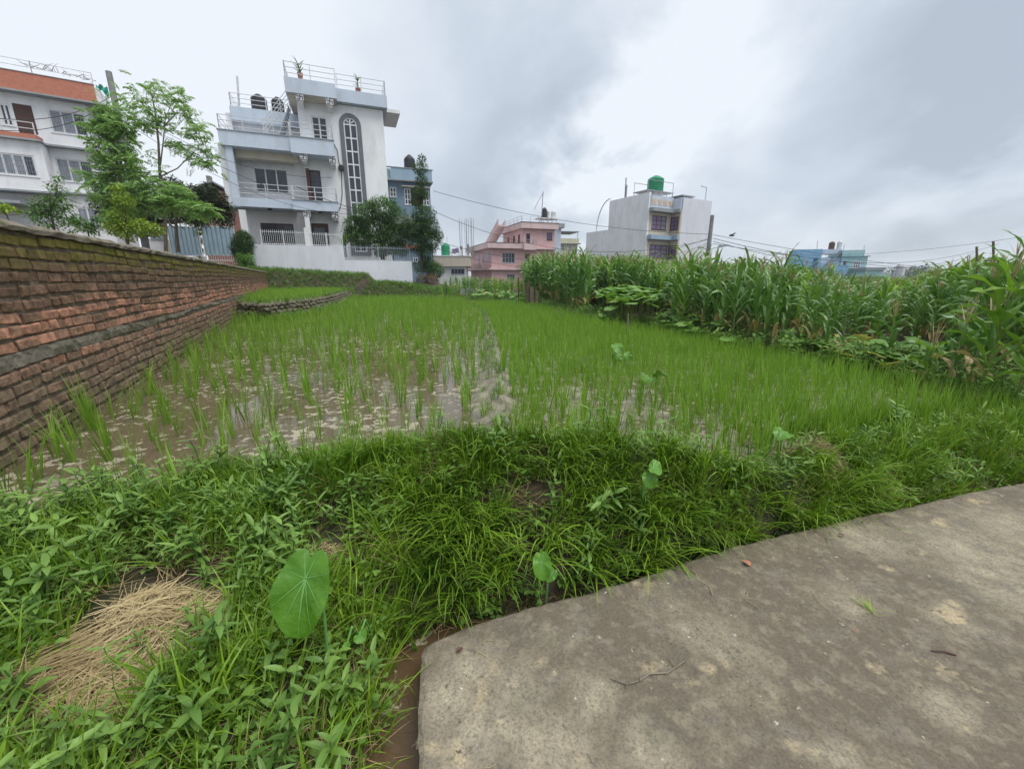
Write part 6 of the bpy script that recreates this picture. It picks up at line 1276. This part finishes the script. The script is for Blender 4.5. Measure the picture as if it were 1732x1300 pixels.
tree('gate_creeper', 'green creeper climbing the post between the two gate leaves', 'creeper', (339, 438), 26.4, [(338, 375, 12, 0), (338, 392, 9, 0), (339, 408, 8, 0), (338, 424, 8, 0), (338, 438, 9, 0), (322, 372, 12, 0), (308, 370, 9, 0), (345, 365, 12, 0)], 'yelgreen', 1500, .13, .07, .05, hollow=.2)
tree('conifer_topiary', 'dense dark green egg shaped topiary conifer beside the gate', 'topiary', (411, 440), 25.5, [(411, 408, 16, 0), (410, 420, 18, 0), (411, 398, 10, 0), (409, 428, 15, 0)], 'dark_leaf', 6500, .10, .035, .06, hollow=.6, limbs=False, cov=2.2)
tree('white_blossom_shrub', 'pale leaved shrub below the dark topiary beside the gate', 'shrub', (416, 452), 24.8, [(408, 440, 10, 0), (420, 438, 10, 0), (425, 448, 8, 0), (412, 448, 10, 0), (404, 432, 6, 0)], 'squash', 900, .10, .05, .03, hollow=.2)
tree('mango_tree', 'round mango like tree before the arched window of the white house', 'tree', (648, 435), 31.3, [(600, 380, 18, 0), (620, 362, 22, 0), (650, 355, 24, 0), (672, 372, 22, 0), (640, 385, 28, .3), (665, 398, 24, 0), (690, 392, 14, 0), (610, 400, 20, 0), (645, 410, 24, 0), (595, 395, 14, 0), (630, 345, 10, 0), (660, 345, 8, 0), (675, 415, 14, 0)], 'mid_leaf', 6000, .24, .075, .16)
tree('slim_tree', 'tall slim tree with ragged top beside the white wall end', 'tree', (713, 445), 30.5, [(711, 285, 12, 0), (713, 305, 10, 0), (709, 325, 12, 0), (704, 340, 10, 0), (716, 330, 8, 0), (717, 365, 20, 0), (722, 385, 22, 0), (705, 388, 22, 0), (725, 405, 22, 0), (705, 410, 18, 0), (740, 398, 10, 0), (720, 425, 16, 0), (714, 268, 6, 0)], 'dark_leaf', 6200, .15, .07, .11)
tree('courtyard_bush', 'small bushes in the courtyard behind the grey railing', 'bush', (665, 436), 31, [(665, 422, 10, 0), (680, 424, 10, 0), (650, 426, 8, 0), (640, 428, 7, 0)], 'mid_leaf', 700, .16, .07, .03)
tree('wall_foot_plant', 'dark round weed clump growing at the foot of the white boundary wall', 'plant', (600, 478), 29, [(595, 472, 8, 0), (606, 474, 8, 0), (612, 477, 5, 0)], 'dark_leaf', 700, .12, .06, .02)
tree('verge_bush', 'broad bright bush sprawling below the boundary wall end', 'bush', (700, 500), 28, [(672, 484, 10, 0), (690, 488, 14, 0), (708, 492, 14, 0), (720, 490, 10, 0), (700, 484, 8, 0)], 'mid_leaf', 1700, .13, .05, .03)
tree('dark_verge_bush', 'small dark clump against the white wall beside the bright bush', 'bush', (655, 484), 29, [(655, 480, 8, 0), (664, 481, 7, 0)], 'boug', 500, .12, .06, .02)
tree('reed_clump', 'bushy green clump with brown lower stems beside the white wall end', 'shrub', (722, 482), 31, [(712, 450, 14, 0), (728, 450, 14, 0), (740, 455, 12, 0), (720, 445, 10, 0), (735, 462, 12, 0)], 'mid_leaf', 1600, .2, .035, .03)
tree('russet_clump', 'reddish brown withered clump under the green one beside the wall end', 'shrub', (722, 485), 30.5, [(715, 472, 11, 0), (730, 472, 12, 0)], 'oldstraw', 500, .2, .03, .02)
tree('corner_shrub', 'scrubby green growth with dry stalks between the tin fence and the maize', 'shrub', (890, 520), 21, [(885, 510, 10, 0), (900, 514, 8, 0), (872, 508, 9, 0), (915, 522, 9, 0)], 'mid_leaf', 900, .14, .05, .02, hollow=.2)
# spiky cactus-like plant at the white house
sp_ = D(583, 425, 30.8); r = empty('spiky_succulent', tuple(sp_), 0, 'spiky succulent with long arching green arms beside the mango like tree', 'plant'); random.seed(4)
for k in range(20):
    mb = MB(); a = UR(0, 6.28); mb.tint = UR(0, 1); mb.blade((UR(-.1, .1), UR(-.1, .1), .35), a, UR(.8, 1.35), .13, UR(.1, .7), UR(.8, 2.0), 7, .3); mb.build('arm', M['squash'], r)
MB().tube([(0, 0, -.4), (0, 0, .45)], [.12, .1], 6).build('trunk', M['bark'], r)
# pot plants on the roofs
def roofplant(u, v, vt, Y, label, n, L, mt, name='roof_plant', gz=None):
    p, q = D(u, v, Y), D(u, vt, Y); random.seed(int(u)); r = empty(name, tuple(p), 0, label, 'plant'); h = q.z-p.z
    MB().tube([(0, 0, -.1), (.03, 0, h*.5), (-.05, .0, h)], [.035, .03, .015], 5).build('stem', M['bark'], r); mb = MB()
    for k in range(n): mb.tint = UR(0, 1); mb.blade((0, 0, h*UR(.3, 1)), UR(0, 6.28), L*UR(.6, 1.2), L*.14, UR(.3, 1.3), UR(.2, 1.4), 4)
    mb.build('foliage', M[mt], r); mb = MB(); mb.lathe([(.14, -.12), (.2, .25), (.17, .25)], 0, 0, 10); mb.build('pot', M['brickred'], r)
roofplant(508, 131, 108, 33.3, 'bare branched plant with strap leaves in a pot on the white house roof', 12, .7, 'dark_leaf'); roofplant(606, 157, 132, 33.9, 'thin leafy plant in a pot on the white house roof corner', 26, .4, 'mid_leaf')
# dead branches on the apartment roof
random.seed(8); r = D(130, 132, 34.2); rr = empty('dry_vine', tuple(r), 0, 'tangle of dry vine branches along the apartment house roof rail', 'vine')
for k in range(26):
    mb = MB(); u = UR(45, 165); v = np.interp(u, [45, 165], [112, 138]); p = D(u, v, 34.0)-r; a = Vector((UR(-1, 1), UR(-.3, .3), UR(.0, .8))); mb.tube([p, p+a*.4, p+a*.9+Vector((0, 0, UR(-.3, .1)))], [.03, .02, .008], 4); mb.build('branch', M['pole'], rr)
# far treeline, hills
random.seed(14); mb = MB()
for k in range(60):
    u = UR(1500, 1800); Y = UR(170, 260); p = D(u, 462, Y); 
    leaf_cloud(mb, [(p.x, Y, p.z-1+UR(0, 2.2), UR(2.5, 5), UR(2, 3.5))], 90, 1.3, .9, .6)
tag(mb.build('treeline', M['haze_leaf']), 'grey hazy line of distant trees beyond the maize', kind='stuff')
for (u, v, h) in ((1078, 300, 0),): pass
bm = bmesh.new(); N_ = 60; mh = MB()
for k in range(N_):
    for s in (0, 1):
        pass
prev = None
for k in range(N_+1):
    a = -1.3+2.6*k/N_; R_ = 1100; x, y = R_*math.sin(a), R_*math.cos(a); h = 5+9*fbm(np.array([[k*.23, 1.0]]), 1, 3)[0]; cur = [mh.vert((x*.9, y*.9, -3)), mh.vert((x, y, h)), mh.vert((x*1.2, y*1.2, -3))]
    if prev: mh.face((prev[0], cur[0], cur[1], prev[1])); mh.face((prev[1], cur[1], cur[2], prev[2]))
    prev = cur
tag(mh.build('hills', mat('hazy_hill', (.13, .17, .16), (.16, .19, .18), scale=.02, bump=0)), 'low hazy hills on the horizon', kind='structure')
# ============================================================ NEAR PLANTS AND LITTER
def taro(label, u, v, wpx, hpx, roll, tilt, zc, az=0, stem=True, group=None, gz=None):
    """heart shaped blade whose centre shows at (u, v); zc = height of the blade centre"""
    x, y = G(u, v, zc); dist = math.hypot(x, y, zc-CAMH); dist /= math.sqrt(1+((u-866)/FPX)**2+((v-650)/FPX)**2); hw, hl = wpx/FPX*dist*.5, hpx/FPX*dist*.54
    c = Vector((x, y, zc)); g = hz(x, y+.03) if gz is None else gz
    root = empty('taro_plant', (x, y+.05, g), 0, label, 'taro plant', group)
    mb = MB(); n = 40; outline = []
    for k in range(n):
        a = 2*PI*k/n-PI/2; s_, t_ = math.cos(a), math.sin(a)        # t=+1 notch end, t=-1 tip
        r = 1.0; xx = s_*(1-.10*max(0, -t_)**2*1.5); yy = t_
        nt_ = math.exp(-((a-PI/2)/.17)**2); yy = yy-.24*nt_; xx *= (1+.06*math.sin(2*a))
        outline.append((xx, yy+ (.08*abs(s_)**.5 if t_ > 0 else 0)))
    hub = (0, .34)
    def P(f, o, dz=0): q = (hub[0]+(o[0]-hub[0])*f, hub[1]+(o[1]-hub[1])*f); return (q[0]*hw, q[1]*hl, dz+(.26*hw*abs(q[0])**1.2+.09*hw*math.sin(6*math.atan2(o[1]-hub[1], o[0])) * f*f-.34*hw*max(0, -q[1])**2-.16*hw*max(0, q[1])**2))
    ci = mb.vert(P(0, hub)); rings = [[mb.vert(P(f, o)) for o in outline] for f in (.33, .66, 1)]
    for k in range(n): j = (k+1) % n; mb.face((ci, rings[0][k], rings[0][j])); [mb.face((rings[q][k], rings[q+1][k], rings[q+1][j], rings[q][j])) for q in (0, 1)]
    M_ = Matrix.Rotation(az, 4, 'Z') @ Matrix.Rotation(tilt, 4, 'X') @ Matrix.Rotation(roll, 4, 'Z')
    lf = mb.build('leaf', M['taro'], root, True); lf.matrix_local = Matrix.Translation(c-Vector((x, y+.05, g))) @ M_
    vn = MB(); 
    for k in (0, 4, 8, 13, 18, 22, 27, 32, 36):
        o = outline[k % n]; pts = [P(f, o, .0022) for f in (.02, .33, .66, .95)]; wv = (.008 if k == 0 else .0038)*hw/.09
        for a, b, f in zip(pts, pts[1:], (1, .7, .4)):
            d = Vector(b)-Vector(a); sd_ = Vector((-d.y, d.x, 0)).normalized()*wv*f*.5; vn.quad(Vector(a)-sd_, Vector(a)+sd_, Vector(b)+sd_*.6, Vector(b)-sd_*.6)
    vn.build('leaf_vein', M['tarovein'], lf)
    if stem:
        e = (Matrix.Translation(c-Vector((x, y+.05, g))) @ M_) @ Vector(P(0, hub)); b0 = Vector((UR(-.02, .02), .03, -.02)); MB().tube([b0, b0.lerp(e, .5)+Vector((0, .05, .03)), b0.lerp(e, .85)+Vector((0, .045, .045)), e-Vector((0, -.004, .0))], [.006, .005, .004, .003], 6).build('stem', M['tarovein'], root)
random.seed(9)
taro('big heart shaped taro leaf hanging above the weeds near the straw heap', 512, 1004, 94, 134, -.08, R(62), .42)
taro('taro leaf with a holed edge low on the bank near the concrete', 917, 957, 32, 44, .15, R(60), .17)
taro('tiny taro leaf just below the holed one', 932, 972, 18, 24, -.6, R(50), .13)
taro('round taro leaf facing the road high on the bank', 1099, 811, 27, 28, .3, R(60), .43)
taro('taro leaf lying flatter behind the round one on the bank', 1109, 792, 32, 22, 1.2, R(25), .48)
taro('blueish taro leaf at the brown grass heap', 1322, 733, 28, 24, -.9, R(30), .42)
taro('upright taro leaf in the paddy beside the thick rice', 1044, 588, 20, 20, .4, R(40), .55); taro('low taro leaf in the rice under the upright one', 1044, 604, 18, 16, -.4, R(60), .42); taro('pale taro leaf beside the low one in the rice', 1062, 602, 14, 16, .2, R(60), .42)
taro('curled dark taro leaf standing in the middle of the paddy', 1118, 634, 36, 22, 1.0, R(-20), .50); taro('flat pale taro leaf beside the curled dark one', 1096, 640, 30, 16, -1.0, R(15), .44)
taro('broad leaf sticking up at the paddy edge of the crest grass', 540, 762, 30, 14, .8, R(10), .38)
taro('small heart leaf close to the puddle', 610, 1076, 24, 18, .9, R(20), .10); taro('tiny heart leaf beside the larger heart leaf near the puddle', 586, 1092, 13, 13, .2, R(30), .08)
# distinct broadleaf weeds: stem plus individual leaves
LFM = []
for i in range(4):
    random.seed(1200+i); mb = MB(); mb.tint = .3+.15*i; mb.leaf((0, 0, 0), (1, 0, .15), 1.0, .24+.03*i, .5+.2*i, 6, .12, .95); LFM.append(mb.mesh('leaf', M['weed']))
def bigweed(u, v, h, L, label, nodes=6, lean=(0, 0), z=None):
    random.seed(int(u*3+v)); z0 = .2
    for _ in range(4): x, y = G(u, v, z0); z0 = hz(x, y)
    root = empty('leafy_weed', (x, y, z0), 0, label, 'weed', 'tall leafy weeds standing out of the bank grass'); st = MB(); st.tint = .3; top = Vector((lean[0]*h, lean[1]*h, h)); st.tube([(0, 0, -.02), top*.5+Vector((UR(-.01, .01), 0, 0)), top], [.0035, .003, .002], 5).build('stem', M['weed'], root)
    az = UR(0, 3)
    for k in range(nodes):
        t = .25+.75*k/(nodes-1); az += PI/2
        for q in (0, PI): s_ = L*(.95 if k < nodes-1 else .55)*UR(.8, 1.15); link('leaf', random.choice(LFM), root, tuple(top*t), (0, -UR(.0, .5)-(.5 if k == nodes-1 else 0), az+q+UR(-.2, .2)), (s_, s_*UR(.9, 1.2), s_))
    return root
wl = [(335, 960, .19, .075, 'weed with long paired leaves standing above the straw heap'), (290, 840, .20, .08, 'pale spreading weed at the paddy edge above the straw heap'), (205, 860, .22, .07, 'tall weed with narrow pale leaves beside the sparse paddy corner'), (510, 880, .20, .055, 'upright silvery weed among the crest grass'), (640, 880, .17, .07, 'weed with drooping leaves in the middle of the grassy bank'),
 (230, 905, .18, .07, 'leafy weed between the straw heap and the paddy water'), (330, 1250, .16, .085, 'broad leaved weed low below the straw heap'), (640, 1110, .12, .07, 'star shaped weed beside the muddy puddle'), (550, 1300, .15, .085, 'bright weed at the bottom edge near the puddle'), (350, 1080, .14, .055, 'young weed poking through the straw heap'), (250, 1110, .12, .045, 'small weed at the near side of the straw heap'),
 (100, 960, .2, .075, 'weed leaning out of the grass at the far left corner'), (40, 1010, .2, .08, 'big weed clump at the left picture edge'), (60, 1190, .18, .08, 'weed with wide leaves at the lower left edge'), (470, 1160, .16, .06, 'dense weed below the big taro leaf'), (600, 1200, .14, .06, 'weed leaning over the puddle edge'), (150, 1270, .16, .07, 'weed at the bottom left corner'), (430, 1020, .15, .055, 'weed between the straw heap and the big taro leaf'),
 (1460, 840, .18, .06, 'dark leafy weed overhanging the concrete edge'), (1500, 850, .16, .055, 'dark leafy weed nearer the brown grass heap'), (1250, 870, .14, .05, 'little weed in the long grass of the bank'), (760, 960, .16, .05, 'little weed low on the bank above the ditch'), (845, 985, .14, .045, 'weed close to the holed taro leaf'), (380, 1180, .15, .07, 'star weed in the lower bank'), (490, 1250, .14, .07, 'leafy weed near the bottom edge'),
 (1655, 690, .5, .11, 'waist high weed at the maize foot near the picture edge'), (1610, 680, .45, .10, 'waist high weed below the slender maize'), (1715, 700, .45, .12, 'round leaved weed at the right picture edge'), (1690, 685, .5, .11, 'leafy weed between the two big maize plants')]
for i, (u, v, h, L, lb) in enumerate(wl): bigweed(u, v, h, L, lb, 6 if h < .3 else 7, (UR(-.3, .3), UR(-.2, .1)))
# straw heaps: hundreds of stalks over a low mound
def straw_heap(label, u, v, z, rx, ry, hh, n, mt, L=(.08, .22), ang=None, r=.0016):
    x, y = G(u, v, z); g = hz(x, y); random.seed(int(u)); mb = MB()
    for _ in range(n):
        a = UR(0, 6.28); q = random.random()**.6; px_, py_ = rx*q*math.cos(a), ry*q*math.sin(a); gz = hz(x+px_, y+py_) if n < 500 or _ % 1 == 0 else g
        z_ = gz-g+hh*max(0, 1-q*q)*random.random()+.012; az = UR(0, 6.28) if ang is None else ang+random.gauss(0, .3); l = UR(*L)/2; c = UR(-.35, .35); el = UR(-.25, .25)
        d = Vector((math.cos(az), math.sin(az), el)); s_ = Vector((-math.sin(az), math.cos(az), 0)); p = Vector((px_, py_, z_)); mb.tint = UR(0, 1)
        mb.tube([p-d*l, p+s_*c*l*.5+Vector((0, 0, UR(0, .012))), p+d*l], [r*.8, r, r*.6], 3, False)
    o = mb.build('straw_heap', M[mt], None, loc=(x, y, g)); tag(o, label, 'straw heap')
straw_heap('heap of pale golden straw on the weedy bank', 268, 1020, .24, .23, .17, .09, 900, 'straw')
straw_heap('thin scatter of golden straw spilling below the main heap', 215, 1105, .17, .24, .15, .04, 420, 'straw', (.06, .18))
straw_heap('band of flattened grey green straw stalks below the golden heap', 120, 1130, .12, .22, .07, .03, 300, 'drygrass', (.15, .4), .7)
straw_heap('small tuft of orange brown straw above the big taro leaf', 548, 903, .27, .07, .05, .03, 90, 'straw', (.04, .12))
straw_heap('mound of brown pulled grass and roots at the paddy corner', 1392, 756, .33, .24, .13, .11, 1100, 'oldstraw', (.05, .16)); straw_heap('smaller dark brown root clump beside the concrete road', 1575, 797, .27, .12, .07, .07, 380, 'oldstraw', (.04, .12))
straw_heap('short tan stubble on the lower weed bank', 180, 1230, .08, .18, .10, .02, 200, 'straw', (.06, .18), -.6)
straw_heap('faded straw tuft on the crest of the grass bank', 935, 735, .34, .05, .04, .03, 60, 'straw', (.04, .1))
# mud clods by the paddy corner
cl = bpy.data.meshes.new('mud_clod'); bm = bmesh.new(); bmesh.ops.create_icosphere(bm, subdivisions=2, radius=1)
for v_ in bm.verts: v_.co = v_.co*(1+.25*mnoise.noise(v_.co*1.7)); v_.co.z *= .55
bm.to_mesh(cl); bm.free(); cl.materials.append(mat('clod_mud', (.16, .12, .09), (.10, .075, .055), scale=20, bump=.5))
for (u, v, s_, lb) in ((1270, 745, .05, 'brown mud clod at the foot of the pulled grass mound'), (1312, 765, .055, 'flat mud clod below the pulled grass mound'), (1262, 722, .04, 'mud clod among the rice beside the paddy corner'), (1180, 690, .035, 'small mud clod in the right paddy rows')):
    x, y = G(u, v, F+.05); tag(link('mud_clod', cl, None, (x, y, hz(x, y)+.01), (.2, .1, u), (s_*1.4, s_, s_)), lb, 'mud clod')
# litter on the concrete
def twig(label, pts, r=.0035, side=(), m='barkpale', z=.013, name='twig'):
    mb = MB(); q = [(*G(u, v, z), z+.004*(i % 2)) for i, (u, v) in enumerate(pts)]; mb.tube(q, [r*(.6+.5*i/len(q)) for i in range(len(q))], 5)
    for s_ in side: mb.tube([(*G(u, v, z+.004), z+.004*(i+1)) for i, (u, v) in enumerate(s_)], [r*.8, r*.4][:len(s_)], 4)
    tag(mb.build(name, M[m]), label, 'twig')
twig('crooked forked dry twig lying on the concrete', [(1034, 1147), (1060, 1158), (1082, 1150), (1098, 1140), (1128, 1137), (1157, 1119)], .0035, [[(1060, 1158), (1059, 1164)], [(1142, 1127), (1132, 1112)], [(1142, 1128), (1158, 1118)], [(1082, 1150), (1085, 1142)]])
twig('short dark stick on the far part of the concrete', [(1576, 1100), (1596, 1102), (1617, 1107)], .004, m='wood')
twig('bent golden straw on the concrete below the bank', [(1170, 955), (1180, 978), (1200, 992), (1206, 1008)], .0018, [[(1171, 965), (1188, 975)]], 'straw', name='straw_stalk')
twig('thin pale straw near the slab corner', [(803, 1098), (825, 1112)], .0015, m='straw', name='straw_stalk')
twig('hooked pale straw beside the slab corner', [(835, 1082), (820, 1083), (818, 1089)], .0015, m='straw', name='straw_stalk')
twig('fine curved straw in the middle of the concrete', [(1376, 1003), (1385, 1018), (1404, 1034)], .0013, m='straw', name='straw_stalk')
twig('wiry straw scrap on the concrete beyond the bent one', [(1252, 1004), (1266, 1018), (1284, 1028)], .0014, [[(1262, 1010), (1280, 1014)]], 'straw', name='straw_stalk')
def flake(label, u, v, s_, m, rz=0, name='dry_leaf'):
    x, y = G(u, v, .013); mb = MB(); mb.tint = .5; mb.leaf((-s_/2, 0, .005), (1, 0, .25), s_, s_*.6, .6, 5, .25, .8); tag(mb.build(name, m, None, loc=(x, y, .013), rot=(0, 0, rz)), label, 'leaf')
M['fallenleaf'] = mat('fallen_orange_leaf', (.48, .22, .12), (.40, .18, .1), bump=0); flake('dry orange leaf on the concrete near the bank', 1262, 953, .045, M['fallenleaf'], 2.0)
flake('small red leaf fleck on the concrete', 1444, 1066, .012, mat('red_scrap', (.5, .1, .06), bump=0), 1); flake('tiny brown leaf scrap at the concrete edge', 778, 1100, .03, M['wood'], .6); flake('dark leaf scrap beside the far bank', 1422, 906, .03, M['wood'], 2.6)
random.seed(3); x, y = G(1475, 1036, .01); mb = MB()
for k in range(16): mb.tint = UR(0, 1); a = 1.7+UR(-.8, .8) if k > 5 else UR(0, 6.28); mb.blade((0, UR(-.02, .03), .002), a, UR(.03, .09), .0035, UR(.9, 1.4), UR(-.1, .4), 3)
tag(mb.build('pulled_grass_sprig', M['yelgreen'], None, loc=(x, y, .012)), 'small yellow green sprig of pulled grass on the concrete', 'grass sprig')
# grass blades reaching over the slab edge
random.seed(6); mb = MB()
for (u, v, u2, v2) in ((1247, 928, 1262, 948), (1228, 920, 1222, 948), (1355, 898, 1368, 916)):
    a, b = G(u, v, .02), G(u2, v2, .012); mb.tint = UR(.2, .8); n = 5; w_ = .0035
    for k in range(n):
        def q(t): return Vector((a[0]+(b[0]-a[0])*t, a[1]+(b[1]-a[1])*t, .07*(1-t)**2+.014))
        p, r_ = q(k/n), q((k+1)/n); s_ = Vector((w_*(1-k/n), 0, 0)); mb.quad(p-s_, p+s_, r_+s_*.7, r_-s_*.7)
tag(mb.build('trailing_grass_blade', M['grass']), 'few long grass blades trailing from the bank onto the concrete', kind='stuff')
# crumbs and pebbles on the slab
n = 420; P = rnd(n, -.3, 4.0, .5, 2.9); P = P[(sdist(P, ROAD) < -.03) & visible(P)]; random.seed(2); pb = []
for i in range(3):
    mb = MB(); mb.tint = .2+.3*i; mb.lathe([(.0, -.002), (.0035, 0), (.0025, .003), (.0005, .0035)], 0, 0, 5); pb.append(mb.mesh('pebble', M['concrete_grey'] if i else M['stone']))
scatter('crumbs', 'tiny pebbles and crumbs scattered on the concrete', np.c_[P, np.full(len(P), .009)], pb, .3, 1.0)
P = rnd(260, -.1, 3.5, .7, 2.8); P = P[(sdist(P, ROAD) < -.02) & (sdist(P, ROAD) > -.55) & visible(P)]; pb = []
for i in range(3):
    mb = MB(); mb.tint = .3*i; mb.tube([(-.02, 0, .001), (0, UR(-.006, .006), .003), (.02, 0, .001)], .0007, 3, False); pb.append(mb.mesh('straw_bit', M['straw']))
scatter('straw_litter', 'fine bits of straw strewn along the concrete edge', np.c_[P, np.full(len(P), .011)], pb, .3, 1.0)

# ---- thin humid air: everything inside one even box
hzm = bpy.data.materials.new('humid_air'); hzm.use_nodes = True; t_ = hzm.node_tree; t_.nodes.remove(t_.nodes['Principled BSDF']); pv = N(t_, 'ShaderNodeVolumePrincipled'); pv.inputs['Color'].default_value = (.86, .91, .97, 1); pv.inputs['Density'].default_value = .0006; pv.inputs['Anisotropy'].default_value = .2
t_.links.new(pv.outputs[0], t_.nodes['Material Output'].inputs['Volume'])
mb = MB(); mb.box(-1500, 1500, -200, 2400, -4.5, 24); o = mb.build('haze', hzm); tag(o, 'thin humid haze in the air over the fields', kind='stuff')
